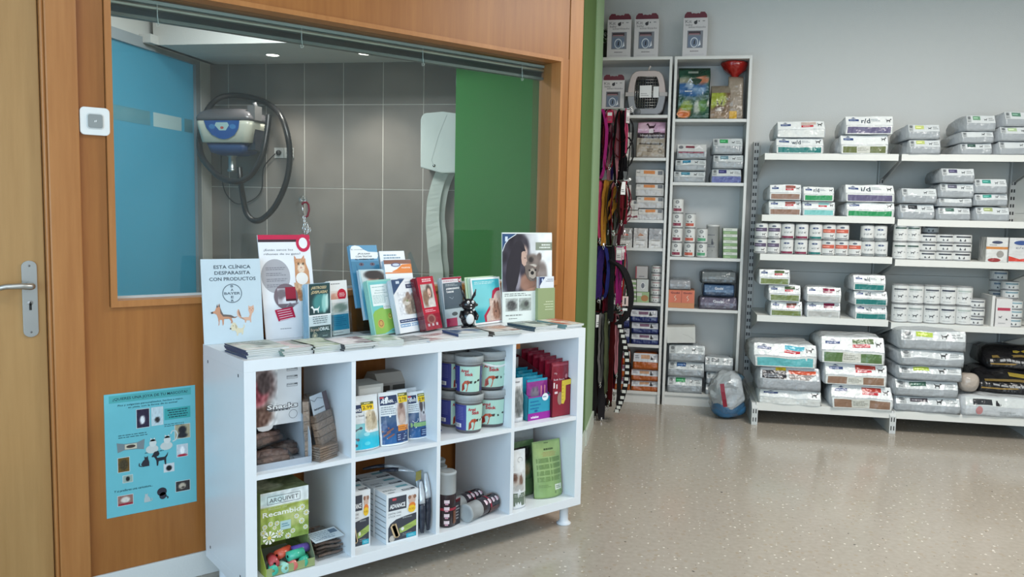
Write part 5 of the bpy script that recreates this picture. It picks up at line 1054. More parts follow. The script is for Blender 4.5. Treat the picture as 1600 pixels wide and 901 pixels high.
place_bucket(xl, yl, ZM+.0005, bg_, .150, -50, 'larger treat bucket at the right, lower one')
place_bucket(xl-.004, yl+.004, ZM+.151, bg_*1.03, .155, -36, 'larger treat bucket at the right, upper one with white handle hanging', handle=28)
xq = xK(710, 650, .17); xq = max(xq, CX[2]+sm*1.05+.001)
place_bucket(xq, .185, ZM+.0005, sm*1.0, hs_*.98, -18, 'small treat bucket at the left behind the front pair, lower one')
place_bucket(xq, .185, ZM+hs_*.98+.001, sm*1.0, hs_*.98, -18, 'small treat bucket at the left behind the front pair, upper one')
place_bucket(xc+.040, .265, ZM+.0005, bg_*.9, .150, 10, 'treat bucket in the back row, lower one'); place_bucket(xc+.040, .265, ZM+.151, bg_*.98, .158, 200, 'treat bucket in the back row, upper one with white handle raised', handle=-14)
m_ = MB(); m_.ball((0, 0, .012), (.032, .024, .0115), (50, 50, 110), 'film', 14, 8); m_.disp(40, .002, 3, .01); tag(m_.build('blue_pouch', loc=(CX[2]+.034, .10, ZM+.0012)), 'small blue pouch lying at the front left of the bucket cube', 'pouch')

# ---- snack tubes (cube 3 bottom)
def tube_mb(L_, r, ang=0):
    t_ = []
    m_ = MB(); m_.lathe([(0, .0005), (r*.9, .0005), (r, .004), (r, L_*.60)], 24, (44, 32, 38), 'gloss')
    def f(u, v, hh):
        a = rad(-123+ang+(u-.5)*360); R = r+.0006+hh; return Vector((R*math.cos(a), R*math.sin(a), L_*.6*v))
    p = Pr(m_, f, 'gloss'); p.q(.0, .52, 1, .60, (150, 44, 62), 1, 24, 1)
    for k in range(4): 
        v = .12+.21*k; p.q(.455, v, .545, v+.10, (226, 206, 212), 2, 4, 1); p.q(.47, v-.045, .525, v-.01, (206, 150, 170), 2, 3, 1)
    p.q(.62, .1, .80, .5, (110, 70, 50), 2, 6, 1); p.q(.2, .1, .38, .6, (90, 52, 44), 2, 6, 1)
    m2 = MB(); m2.lathe([(r*.99, L_*.602), (r*.99, L_*.95), (r*1.03, L_*.955), (r*1.03, L_*.985), (r*.9, L_), (r*.6, L_*.985), (r*.3, L_*.985), (0, L_*.98)], 24, (190, 196, 200), 'clear_tub')
    for k in range(6):
        a = k*1.05; m2.tube([(r*.6*math.cos(a), r*.6*math.sin(a), L_*.605), (r*.5*math.cos(a+.3), r*.5*math.sin(a+.3), L_*.78)], r*.22, 7, (140, 140, 142), 'organic')
    return m_, m2
def place_tube(M, L_, r, ang, label):
    t = thing('snack_tube', label, 'snack tube', M=M, group='dark snack tubes in the third lower cube'); a, b_ = tube_mb(L_, r, ang); a.build('body', t); b_.build('clear_top', t)
x_ = xK(700, 800, .05)
place_tube(RM(max(x_, CX[2]+.040), .06, ZL), .215, .036, 0, 'upright snack tube at the front left, black with white letters')
place_tube(RM(CX[2]+.080, .135, ZL), .215, .033, 60, 'upright snack tube second in the row, behind the front one')
place_tube(RM(CX[2]+.038, .150, ZL), .215, .034, 120, 'upright snack tube in the second row against the divider')
place_tube(RM(CX[2]+.045, .235, ZL), .215, .034, 20, 'upright snack tube in the rear row against the divider')
place_tube(RM(CX[2]+.122, .21, ZL), .215, .034, 20, 'upright snack tube in the rear row on the right')
r = .035
place_tube(Matrix.Translation((xK(729, 800, .03)+.175, .085, ZL+r+.0015)) @ Matrix.Rotation(rad(16), 4, 'Z') @ Matrix.Rotation(rad(-90), 4, 'Y') @ Matrix.Rotation(rad(75), 4, 'Z'), .185, r, 0, 'snack tube lying on its side at the front')
place_tube(Matrix.Translation((xK(729, 800, .03)+.155, .160, ZL+r+.0015)) @ Matrix.Rotation(rad(12), 4, 'Z') @ Matrix.Rotation(rad(-90), 4, 'Y') @ Matrix.Rotation(rad(85), 4, 'Z'), .18, r, 0, 'snack tube lying on its side behind the front one')
m_ = MB(); m_.prismx([(0, 0), (.001, 0), (.001, .095), (0, .095)], 0, .001, (30, 28, 32)); m_ = MB(); m_.box((0, 0, 0), (.042, .0012, .10), (34, 32, 38)); q = Pr(m_, front_f(0, 0, .042, .10)); q.lines(.15, .2, .85, .8, 5, (150, 150, 156), 2); m_.box((.0, .0, .0), (.0012, .04, .10), (40, 36, 40)); m_.box((0, .0, .09), (.042, .0012, .102), (130, 30, 50))
tag(m_.build('folded_card', M=RM(xK(709, 820, .03), .030, ZL+.0005, 20)), 'small folded black card standing before the snack tubes', 'card')

# ---- cube 4 top: sachets and cat snack cartons
pouch_at(803, 820, 660, 590, .06, ZM, 2, .03, lambda p, A: (p.img(.05, .1, .9, .82, pic((214, 216, 218), [(.5, .45, .5, .5, (130, 134, 134), .3), (.4, .3, .2, .25, (100, 104, 104))], 50, 8), 2, 10, 16), p.lines(.1, .88, .9, .94, 1, (140, 140, 146), 3)), 6, 'white sachet with a grey cat picture, cut off by the divider', grp='things in the upper right cube')
y0 = .05; xa = xK(824.5, 657, y0); xb = xK(859, 650, y0); wC = xb-xa
t = thing('sachet_carton', 'purple and turquoise carton of cat snack sachets in the upper right cube', 'carton', (xa, y0, ZM+.0005)); hC = zK(826, 596, y0)-ZM
m_ = MB(); TQ = (40, 150, 178); PU = (140, 54, 134)
m_.box((0, 0, 0), (wC, .0015, hC*.60), TQ); m_.prismx([(0, 0), (.22, 0), (.22, hC*1.1), (.19, hC*1.1), (.05, hC*.75), (0, hC*.6)], 0, .0015, (44, 130, 150)); m_.prismx([(0, 0), (.22, 0), (.22, hC*1.1), (.19, hC*1.1), (.05, hC*.75), (0, hC*.6)], wC-.0015, wC, (44, 130, 150)); m_.box((-.0, .218, 0), (wC, .22, hC*1.35), (206, 208, 208)); m_.box((0, 0, 0), (wC, .22, .001), TQ)
p = Pr(m_, front_f(0, 0, wC, hC*.6)); p.q(0, .0, 1, .30, (150, 30, 150), 2); p.tx('whiskas', .12, .08, .10, (236, 226, 240), 3, w=.36, bold=.04); p.lines(.1, .42, .6, .85, 3, (20, 110, 160), 2, fill=.35); p.el(.36, .38, .07, .05, (20, 90, 150), 3); p.q(0, .95, 1, 1, (150, 40, 140), 2); p.el(.76, .92, .14, .16, (226, 236, 240), 4); p.lines(.66, .88, .86, .98, 1, (90, 130, 160), 5)
m_.build('carton', t)
t_pouch = None
def sach(i):
    def f(p, A):
        p.q(.02, .02, .98, .94, PU, 1, 6, 6); p.q(.02, .94, .98, 1, TQ, 2, 6, 1); p.img(.1, .42, .6, .82, pic(PU, [(.5, .5, .4, .45, (120, 112, 128)), (.4, .85, .1, .15, (90, 84, 100)), (.75, .85, .1, .15, (90, 84, 100))], 30, 8), 2, 8, 8); p.tx('whiskas', .08, .40, .07, (236, 226, 236), 4, w=.42, bold=.04); p.tx('Sticks', .08, .24, .07, (226, 206, 226), 4, w=.34); 
        for dx in (0, .18): p.ln([(.6+dx, .30), (.66+dx, .82)], .05, (206, 130, 150), 4, A)
    return f
for i in range(5):
    m_ = pouch_mb(wC-.006, hC*(1.0-.0+.035*i), .014, PU if i == 0 else TQ, sach(i) if i == 0 else (lambda p, A: p.q(.02, .8, .98, .98, (38, 150, 180), 1, 6, 2)), 20+i)
    tag(m_.build('snack_sachet', M=RM(xa+.003, y0+.012+.033*i, ZM+.003, 0, -2)), ('foremost purple cat snack sachet in the turquoise carton', 'second sachet from the front in the turquoise carton', 'middle sachet of the five in the turquoise carton', 'second sachet from the back in the turquoise carton', 'rearmost sachet in the turquoise carton')[i], 'sachet', 'sachets in the turquoise carton')
xc_ = xK(862, 650, .04); xd = min(xK(893, 645, .04), CX[3]+cell-.002); wC2 = xd-xc_; RD = (132, 22, 44)
t = thing('sachet_carton', 'dark red carton of snack sachets with yellow ruler print, far right', 'carton', (xc_, .04, ZM+.0005)); hR = .155
m_ = MB(); m_.box((0, 0, 0), (wC2, .0015, hR), RD); m_.prismx([(0, 0), (.27, 0), (.27, hR*1.5), (.23, hR*1.5), (0, hR)], 0, .0015, (96, 16, 34)); m_.prismx([(0, 0), (.27, 0), (.27, hR*1.5), (.23, hR*1.5), (0, hR)], wC2-.0015, wC2, (96, 16, 34)); m_.box((0, .268, 0), (wC2, .27, hR*1.62), (200, 202, 200)); m_.box((0, 0, 0), (wC2, .27, .001), RD)
p = Pr(m_, front_f(0, 0, wC2, hR)); p.poly([(.50, .35), (.50, .98), (1.0, 1.0), (1.0, .86), (.72, .84), (.72, .45), (.62, .33)], (216, 190, 60), 3); p.el(.42, .50, .14, .18, (150, 120, 110), 2)
for k in range(5): p.q(.52, .45+.1*k, .60, .46+.1*k, (110, 90, 30), 4)
p.q(.05, .80, .12, .95, (226, 216, 216), 3); p.q(.2, .78, .26, .9, (226, 216, 216), 3); p.q(.12, .64, .28, .70, (226, 206, 210), 3); m_.build('carton', t)
for i in range(6):
    def dr(p, A):
        if i == 0: p.tx('Soft Snack', .12, .66, .035, (226, 200, 206), 3, w=.62, bold=.02); p.tx('My', .15, .78, .035, (226, 200, 206), 3, w=.14); p.el(.85, .72, .09, .045, (190, 120, 132), 2)
        p.q(.05, .93, .95, .97, (150, 60, 76), 2, 5, 1)
    m_ = pouch_mb(wC2-.008, .228+.006*i, .02, (128, 26, 46), dr, 30+i); tag(m_.build('snack_sachet', M=RM(xc_+.004, .04+.014+.040*i, ZM+.003, 0, 0)), ('front dark red glossy sachet', 'second dark red sachet from the front', 'third dark red sachet from the front', 'fourth dark red sachet from the front', 'fifth dark red sachet from the front', 'rearmost dark red sachet')[i]+' in the far right carton', 'sachet', 'sachets in the dark red carton')
m_ = MB(); m_.box((0, 0, 0), (.02, .1, .26), (196, 200, 198)); tag(m_.build('carton_box', loc=(CX[3]+.003, .17, ZM+.0005)), 'pale narrow carton behind the grey cat sachet', 'box')

# ---- cube 4 bottom: pet food pouches
def d_gb(p, A):
    p.img(.02, .03, .98, .97, pic((150, 176, 116), [(.5, .95, .6, .25, (168, 192, 124)), (.5, .1, .6, .25, (136, 166, 106))], 10, 5), 1, 10, 10); p.lines(.3, .83, .75, .87, 1, (84, 100, 60), 3, fill=.8, al='c'); p.lines(.25, .72, .8, .81, 4, (176, 150, 96), 3, al='c')
    for k in range(4):
        for a, b in ((.08, .48), (.52, .92)): p.q(a, .62-.11*k, b, .70-.11*k, (112, 140, 84), 2, 3, 1); p.lines(a+.02, .625-.11*k, b-.02, .695-.11*k, 4, (130, 158, 100), 3, fill=.5)
    p.q(.62, .12, .90, .22, (214, 222, 206), 3, 2, 1); p.lines(.66, .14, .86, .20, 2, (120, 140, 110), 4); p.lines(.1, .18, .5, .24, 2, (120, 146, 92), 3); p.q(.4, .955, .55, .965, (60, 70, 50), 4)
    p.q(.62, .06, .9, .10, (90, 100, 80), 3)
def d_wb(p, A):
    p.q(.02, .02, .98, .98, (222, 226, 228), 1, 6, 8); p.q(.05, .05, .95, .27, (108, 122, 108), 2, 5, 2); p.lines(.1, .20, .9, .25, 2, (176, 186, 176), 3); p.img(.02, .30, .9, .62, pic((214, 218, 220), [(.35, .55, .3, .35, (190, 180, 172)), (.15, .75, .2, .25, (110, 84, 74)), (.62, .55, .14, .35, (116, 88, 76)), (.5, .15, .4, .2, (180, 180, 178))], 16), 2, 12, 10)
    p.ring(.55, .83, .18, .045, .012, (90, 94, 100), 3, wy=.006, a0=-40, a1=250); p.q(.0, .72, .1, .78, (60, 70, 90), 3)
pouch_at(803, 824, 786, 702, .028, ZL, 2, .03, d_wb, 41, 'white pet food pouch with a brown and white dog, at the divider', grp='pouches in the lower right cube', cat='pet food pouch')
pouch_at(842, 881, 781, 690, .055, ZL, 7, .06, d_gb, 42, 'light green standing pouch turned back to front, rightmost', (150, 178, 116), rz=-6, grp='pouches in the lower right cube', mat='satin', cat='pet food pouch')
m_ = pouch_mb(.19, .235, .05, (92, 122, 84), lambda p, A: (p.img(.3, .3, .9, .9, pic((70, 100, 70), [(.5, .3, .4, .2, (150, 140, 110)), (.5, .8, .5, .3, (44, 44, 44))], 50, 8), 2, 10, 10)), 43)
tag(m_.build('pet_food_pouch', M=RM(CX[3]+.045, .15, ZL+.0008, 0, -3)), 'dark green pouch partly hidden behind the light green one', 'pet food pouch', 'pouches in the lower right cube')
m_ = pouch_mb(.27, .30, .05, (176, 182, 184), lambda p, A: (p.q(.55, .86, .98, .96, (50, 140, 170), 2, 4, 1), p.lines(.2, .8, .4, .85, 1, (60, 60, 66), 3)), 44)
tag(m_.build('pet_food_pouch', M=RM(CX[3]+.030, .225, ZL+.0008, 0, -4)), 'grey pouch with a blue corner standing behind the green ones', 'pet food pouch', 'pouches in the lower right cube')
m_ = pouch_mb(.14, .318, .04, (150, 154, 158), lambda p, A: None, 45); tag(m_.build('pet_food_pouch', M=RM(CX[3]+.012, .30, ZL+.0008, 0, -4)), 'plain grey pouch at the very back of the lower right cube', 'pet food pouch', 'pouches in the lower right cube')
# ================================================================ goods on the back wall
def at(px, py, n): return on_n(px, py, n)
def ppm(n): return FPX/ (n-EN.dot(CAM)) * 1.02      # picture scale at depth n
WHT = (222, 224, 222); SLV = (186, 190, 192)
def bag_geo(w, h, d, col, seed, fold=.46, slope=.5, amp=.006, mat='film', sag=0.0, print_fn=None):
    m_ = MB(); F = [(0.0, 0.0), (0.0, h*fold), (h*slope*.55, h*.97)]
    back = [(d*.34, h*1.0), (d*.62, h*.99), (d*.90, h*.86), (d, h*.5), (d*.985, h*.1), (d*.93, 0.0)]
    ring = []
    def seg(a, b, n): return [(a[0]+(b[0]-a[0])*i/n, a[1]+(b[1]-a[1])*i/n) for i in range(n)]
    allp = F+back
    for a, b in zip(allp[:-1], allp[1:]): ring += seg(a, b, 3)
    ring.append(allp[-1]); n = len(ring); nx = 12; vs = []
    for i in range(nx+1):
        a = i/nx; e = max(0, (abs(a-.5)-.38)/.12)
        for (y, z) in ring:
            bk = min(1, y/(d*.3)); vs.append((w*(a-.5)*(1+.035*math.sin(math.pi*z/h)*bk), y+.0, z*(1-.16*e*e*bk)))
    fs = []
    for i in range(nx):
        for j in range(n-1): fs.append((i*n+j, (i+1)*n+j, (i+1)*n+j+1, i*n+j+1))
        fs.append((i*n+n-1, (i+1)*n+n-1, (i+1)*n, i*n))
    fs += [tuple(range(n)), tuple(nx*n+j for j in range(n-1, -1, -1))]
    m_.add(vs, fs, col, mat, True)
    nl = Vector((0, -1, 0)); du = Vector((0, F[2][0]-F[1][0], F[2][1]-F[1][1])); nu_ = Vector((0, -du.z, du.y)).normalized()
    def f(u, v, hh):
        if v <= .46: y, z, nn = 0, h*fold*v/.46, nl
        else: k = (v-.46)/.54; y, z, nn = F[1][0]+du.y*k, F[1][1]+du.z*k, nu_
        return Vector((w*(u-.5), y, z))+nn*(hh+.0012)
    if print_fn: p = Pr(m_, f, mat); p.step = .0006; print_fn(p, w/h)
    m_.disp(9, amp, seed, h*.5)
    return m_
def hills(low, patch, txt='', red=(190, 50, 60), hand=False):
    def f(p, A):
        p.q(.01, .47, .99, .985, (226, 228, 226), 1, 10, 3); p.q(.02, .0, .98, .44, (214, 216, 212), 1, 10, 2)
        if low: p.q(.05, .04, .95, .38, low, 2, 10, 2)
        if hand: p.q(.34, .05, .62, .40, (206, 206, 196), 3, 4, 2); p.lines(.36, .12, .60, .34, 3, (150, 150, 140), 4)
        p.el(.17, .76, .10, .07, (56, 74, 120), 3, 12); p.q(.07, .70, .28, .82, (56, 74, 120), 3, 3, 1); p.lines(.09, .73, .26, .79, 1, (190, 200, 220), 4); p.poly([(.12, .86), (.17, .93), (.22, .86)], (70, 80, 110), 3)
        if txt: p.tx(txt, .33, .60, .28, (66, 76, 88), 3, w=.19, bold=.02); p.lines(.54, .68, .74, .84, 2, (150, 160, 166), 3)
        if patch: p.q(.50, .74, .82, .92, patch, 3, 4, 1); p.q(.50, .60, .76, .72, red, 3, 4, 1); p.lines(.54, .62, .74, .70, 1, (230, 200, 200), 4)
        draw_dog(p, .90, .74, .12, (60, 60, 62), A*.9, -1, 4)
        p.poly([(.28, .50), (.36, .60), (.40, .52), (.46, .58), (.47, .50)], (244, 246, 246), 4)
    return f
def rc(lab, lab2=None, body=None, crumple=False):
    def f(p, A):
        p.q(.01, .47, .99, .97, (206, 210, 210), 1, 10, 3)
        if body: p.q(.01, .01, .99, .45, body, 1, 10, 2)
        p.q(.03, .50, .17, .94, (170, 174, 174), 2, 2, 2); p.el(.10, .80, .05, .10, (110, 114, 116), 3, 10); p.lines(.04, .54, .16, .62, 1, (120, 124, 126), 3)
        if lab: p.q(.23, .66, .50, .92, lab, 2, 4, 1); p.lines(.26, .71, .47, .87, 1, tuple(min(255, x+70) for x in lab), 3, fill=.4)
        draw_dog(p, .68, .70, .12, (50, 52, 54), A*.9, -1, 3); p.lines(.78, .60, .96, .84, 2, (140, 144, 144), 3, fill=.4)
        if crumple: p.poly([(.2, .5), (.3, .68), (.36, .55), (.45, .62), (.4, .5)], (236, 240, 240), 4)
    return f
POS = {1: ['only bag'], 2: ['lower bag', 'upper bag'], 3: ['lowest bag', 'middle bag', 'topmost bag'], 4: ['lowest bag', 'second bag up', 'third bag up', 'topmost bag'], 5: ['lowest bag', 'second bag up', 'middle bag', 'fourth bag up', 'topmost bag']}
_seed = [100]
def bag_stack(n, zb, items, where, group, d=.36, mat='film', amp=.006, gap=.0006, jit=.012, name='pet_food_bag', words=None):
    """items bottom-up: (px0, px1, height_px, print_fn, colour, description)"""
    z = zb+gap; K_ = len(items); rn = random.Random(len(where)+int(items[0][0]))
    for i, (p0, p1, hp, fn, col, ds) in enumerate(items):
        h = hp/ppm(n); py = 330-(z+h/2-CAM.z)*ppm(n)
        e0, _ = at(p0, py, n); e1, _ = at(p1, py, n); wd = e1-e0; _seed[0] += 1
        m_ = bag_geo(wd*.985, h*.97, d*(.9+.1*rn.random()), col, _seed[0], print_fn=fn, amp=amp, mat=mat)
        o = m_.build(name, loc=BW((e0+e1)/2, n+rn.uniform(0, jit), z), rz=EA+rad(rn.uniform(-1.5, 1.5)))
        q_ = POS[K_][i].replace(' bag', '') if K_ > 1 else 'single one'
        tag(o, '%s, %s of %s' % (ds, q_, where), 'pet food bag', group); z += h
    return z
GB_ = 'pet food bags on the wall rack'; nR = GN-.006
# --- left bay
TE = (34, 116, 112); PUR = (98, 92, 122); OL = (104, 112, 70); BR = (140, 108, 90); GRN = (40, 140, 84); AQ = (120, 190, 186); MAR = (136, 30, 66); OLG = (112, 126, 70)
bag_stack(nR, 1.757, [(1213, 1288, 24, hills(TE, None, 'w/d'), SLV, 'white bag with dark teal band'), (1214, 1290, 25, hills(None, (196, 176, 166)), SLV, 'white unbanded bag')], 'leftmost pair, top rack shelf', GB_)
bag_stack(nR, 1.757, [(1314, 1390, 29, hills(OL, None, hand=True, red=(190, 50, 60)), SLV, 'white bag with olive band'), (1321, 1397, 28, hills(PUR, None, 'r/d'), SLV, 'white bag with purple band')], 'second pair from the left, top rack shelf', GB_)
s2 = 1.357
bag_stack(nR, s2, [(1202, 1253, 23, hills(BR, (150, 90, 80)), SLV, 'small bag with brown band'), (1203, 1253.5, 24, hills(BR, (150, 90, 80)), SLV, 'small bag with brown band')], 'pair at the left end, second shelf', GB_, amp=.004)
bag_stack(nR, s2, [(1254.5, 1306, 22, hills(AQ, (150, 200, 196)), SLV, 'small bag with aqua band'), (1255.5, 1305, 22, hills(GRN, None, 'r/d'), SLV, 'small bag with bright green band')], 'second pair, second shelf', GB_, amp=.004)
bag_stack(nR, s2, [(1323, 1399, 22, hills(GRN, None, ''), SLV, 'bag with broad green band'), (1322, 1400, 27, hills(PUR, None, 'i/d'), SLV, 'bag with purple band reading i/d')], 'third pair, second shelf', GB_)
s4 = .692
bag_stack(nR, s4, [(1205, 1255, 23, hills(OLG, (110, 70, 60)), SLV, 'small bag with olive stripe'), (1202, 1252, 25, hills(OLG, (70, 90, 60)), SLV, 'small bag with olive stripe'), (1187, 1236, 24, hills(OLG, (80, 100, 60)), SLV, 'small tilted bag with olive stripe')], 'stack at the left end, fourth shelf', GB_, d=.28)
bag_stack(nR, s4, [(1262, 1315, 24, hills((176, 176, 172), MAR, red=MAR), SLV, 'small bag with maroon stripe'), (1261, 1315, 23, hills((176, 176, 172), MAR, red=MAR), SLV, 'small bag with maroon stripe')], 'maroon pair, fourth shelf', GB_, d=.28)
bag_stack(nR, s4, [(1337, 1389, 22, hills(TE, None, 'w/d'), SLV, 'small teal banded w/d bag'), (1335, 1388, 22, hills(TE, None, 'w/d'), SLV, 'small teal banded w/d bag'), (1334, 1386, 24, hills(TE, None, 'w/d'), SLV, 'small teal banded w/d bag')], 'teal trio, fourth shelf', GB_, d=.28)
def d_adv(p, A):
    p.q(.02, .47, .98, .97, (196, 200, 202), 1, 10, 2); p.q(.05, .5, .46, .86, (44, 44, 50), 2, 5, 2); p.lines(.08, .55, .40, .72, 2, (170, 174, 180), 3); p.q(.28, .84, .46, .97, (226, 196, 50), 3, 3, 1); p.tx('10%', .31, .86, .08, (110, 90, 30), 4, w=.1)
    p.q(.50, .72, .94, .86, (206, 80, 44), 2, 5, 1); p.q(.50, .5, .94, .72, (150, 140, 136), 2, 5, 1); p.poly([(.82, .5), (.94, .5), (.94, .7), (.88, .62)], (226, 230, 230), 3)
zB = GZB; nB = 3.09
bag_stack(nB, zB, [(1187, 1286, 22, hills(None, None, red=(190, 50, 60)), (196, 200, 198), 'large flat white bag'), (1186, 1285, 36, d_adv, (158, 162, 166), 'large grey bag with dark and orange panels'), (1178, 1278, 37, hills((96, 176, 180), (84, 176, 196)), SLV, 'large bulging bag with aqua band')], 'left stack on the rack base', GB_, d=.5, amp=.012)
bag_stack(nB, zB, [(1300, 1397, 36, hills((140, 110, 90), (176, 60, 50), hand=True), SLV, 'large bag with brown band'), (1290, 1389, 33, hills((140, 110, 90), (176, 60, 50), hand=True), SLV, 'large bag with brown band'), (1285, 1386, 42, hills((88, 116, 70), (90, 110, 70), hand=True), SLV, 'large bag with olive green band')], 'second stack on the rack base', GB_, d=.5, amp=.010)
# --- right bay
YG = (190, 200, 120); DG = (60, 84, 76); TG = (60, 140, 126); GY = (158, 163, 166); GP = (110, 150, 120)
bag_stack(nR, 1.757, [(1421, 1471, 22, rc(YG), GY, 'pointed silver bag with lime label'), (1420, 1470, 23, rc(YG), GY, 'pointed silver bag with lime label')], 'lime labelled pair, top rack shelf', GB_, d=.42)
bag_stack(nR, 1.757, [(1502, 1551, 17, rc(DG, crumple=True), GY, 'silver bag with dark green label'), (1503, 1554, 17, rc(None), GY, 'plain silver bag'), (1511, 1557, 24, rc(GP), GY, 'silver bag with green label')], 'silver trio, top rack shelf', GB_, d=.42)
bag_stack(nR, 1.757, [(1562, 1615, 20, rc(None), GY, 'silver bag without label'), (1564, 1616, 21, rc((170, 190, 150)), GY, 'silver bag with pale label'), (1572, 1624, 22, rc((90, 130, 110)), GY, 'silver bag with green label')], 'trio at the picture edge, top rack shelf', GB_, d=.42)
z2 = 1.345
bag_stack(nR, z2, [(1408, 1462, 24, rc((50, 52, 56), crumple=True), GY, 'silver bag with black label'), (1410, 1466, 23, rc(None, crumple=True), GY, 'crumpled silver bag')], 'first silver pair, second shelf right bay', GB_)
bag_stack(nR, z2, [(1468, 1519, 20, rc((70, 100, 90)), GY, 'grey bag with dark green label'), (1469, 1521, 13, rc(None), GY, 'thin grey bag'), (1471, 1524, 22, rc((96, 96, 110)), GY, 'grey bag with grey label'), (1472, 1525, 22, rc((80, 76, 104)), GY, 'grey bag with violet label')], 'tall stack, second shelf right bay', GB_)
bag_stack(nR, z2, [(1527, 1580, 22, rc((160, 170, 120)), GY, 'grey bag with faded green label'), (1525, 1577, 18, rc(TG), GY, 'grey bag with teal label'), (1526, 1575, 22, rc(TG), GY, 'grey bag with teal label')], 'teal labelled stack, second shelf right bay', GB_)
bag_stack(nB, zB, [(1402, 1504, 24, rc((90, 84, 90)), GY, 'long grey bag with dark grey label'), (1400, 1501, 25, rc((70, 104, 90)), GY, 'long grey bag with dark green label'), (1405, 1507, 22, rc((176, 196, 80), crumple=True), GY, 'long grey bag with lime label'), (1408, 1511, 24, rc(None, crumple=True), GY, 'long crumpled grey bag'), (1409, 1514, 30, rc((176, 196, 80)), GY, 'long grey bag with bright lime label')], 'the grey stack on the base', GB_, d=.46, amp=.009)
def d_long(p, A): p.q(.03, .5, .97, .95, (206, 210, 208), 1, 10, 2); p.q(.12, .56, .36, .86, (50, 52, 56), 2, 3, 1); draw_cat(p, .42, .70, .10, (40, 40, 44), A, 1, 3); p.el(.2, .28, .045, .2, (186, 130, 130), 3); p.lines(.45, .1, .7, .3, 2, (160, 166, 166), 2)
bag_stack(nB, zB, [(1506, 1640, 30, d_long, (190, 194, 196), 'wide pale bag under the black bags')], 'the right end of the base', GB_, d=.4)
m_ = MB(); e, z = at(1517, 601, 3.16); m_.ball((0, 0, .068), (.062, .07, .062), (176, 164, 152), 'film', 18, 12, .85); m_.disp(12, .01, 7, .03); tag(m_.build('wrapped_bundle', loc=BW(e, 3.21, zB+30/ppm(nB)-.006), rz=EA), 'beige wrapped bundle on the wide pale bag beside the black bags', 'bundle')
for i, (p0, p1, h, zz, nn, lb) in enumerate(((1530, 1660, 34, 30, 3.22, 'glossy black bag with gold print lying on the wide pale bag'), (1540, 1650, 30, 64, 3.33, 'glossy black bag on top of the gold-printed black one'))):
    e0, _ = at(p0, 600, nn); e1, _ = at(p1, 600, nn); _seed[0] += 1
    def d_bl(p, A): 
        p.ln([(.05, .3), (.3, .28), (.6, .4), (.95, .36)], .03, (150, 120, 60), 2, A); p.ln([(.1, .6), (.5, .66), (.9, .6)], .02, (120, 100, 56), 2, A); p.q(.4, .75, .6, .85, (150, 130, 50), 2); p.lines(.2, .42, .7, .55, 1, (160, 160, 160), 3)
    m_ = bag_geo((e1-e0), h/ppm(nn), .40, (24, 24, 26), _seed[0], fold=.3, slope=1.6, amp=.02, print_fn=d_bl)
    tag(m_.build('pet_food_bag', loc=BW((e0+e1)/2, nn, zB+zz/ppm(nB)), rz=EA+rad(-6)), lb, 'pet food bag', GB_)

# --- tins
def can_geo(r, h, lab, body=(206, 208, 206), side=0, style=0, wide=1):
    m_ = MB(); rim = (150, 152, 152)
    m_.lathe([(0, .0006), (r*.93, .0006), (r, .0012), (r, h*.04), (r*.975, h*.055), (r*.975, h*.945), (r, h*.96), (r, h), (r*.93, h), (r*.9, h*.965), (0, h*.965)], 20, [rim, rim, rim, rim, body, rim, rim, rim, rim, (170, 172, 172)], 'gloss')
    def f(u, v, hh): a = rad(-90-11+side+(u-.5)*120); R = r*.975+.0006+hh; return Vector((R*math.cos(a), R*math.sin(a), h*(.06+.88*v)))
    p = Pr(m_, f, 'satin'); p.step = .0005; p.q(-.3, 0, 1.3, 1, (218, 219, 216), 1, 10, 1)
    if style == 0:      # band label with small dog
        p.q(.0, .45, 1, .72, lab, 2, 8, 1); p.el(.5, .85, .16, .07, (84, 92, 110), 3, 10); p.lines(.1, .50, .8, .66, 1, tuple(min(255, x+80) for x in lab), 3); draw_dog(p, .72, .24, .3, (60, 60, 64), .9*2*r/h, -1, 3); p.q(.1, .03, .9, .09, (120, 120, 124), 2, 6, 1)
    elif style == 1:    # i/d w/d : white, text, foot stripe
        p.el(.5, .76, .22, .07, (70, 84, 120), 3, 10); p.tx('i/d' if lab != TE else 'w/d', .28, .36, .16, (110, 118, 124), 3, w=.3); draw_dog(p, .75, .43, .2, (90, 90, 90), 1, -1, 3); p.q(.0, .0, 1, .15, lab, 2, 8, 1); p.ring(.12, .12, .1, .1, .02, (130, 134, 138), 4, wy=.02)
    elif style == 2:    # grey vet tin
        p.q(.1, .74, .9, .84, lab, 2, 6, 1); p.lines(.15, .64, .85, .70, 1, (160, 164, 166), 2); draw_dog(p, .5, .38, .34, (50, 52, 56), .9*2*r/h, -1, 3); p.lines(.2, .08, .8, .16, 1, (170, 172, 172), 2); p.q(.12, .34, .2, .40, (150, 154, 156), 2); p.q(.8, .36, .9, .42, (150, 154, 156), 2)
    elif style == 3:    # flat tin
        p.q(.2, .66, .95, .86, lab, 2, 6, 1); draw_cat(p, .4, .36, .16, (60, 62, 66), 1.2*2*r/h, 1, 3); draw_cat(p, .62, .36, .16, (60, 62, 66), 1.2*2*r/h, -1, 3); p.q(.0, .0, 1, .12, (150, 152, 154), 2, 6, 1)
    elif style == 4:    # milk replacer style tin with round emblem
        p.el(.5, .80, .17, .13, (104, 106, 108), 2, 14); p.el(.5, .80, .11, .08, (176, 178, 178), 3, 12); p.q(.1, .08, .9, .30, lab, 2, 6, 1); p.lines(.1, .12, .4, .26, 1, tuple(min(255, x+70) for x in lab), 3); draw_dog(p, .34, .44, .22, (40, 42, 44), 1.1*2*r/h, 1, 3); draw_cat(p, .66, .44, .2, (44, 44, 46), 1.1*2*r/h, 1, 3)
    return m_
_cc = {}
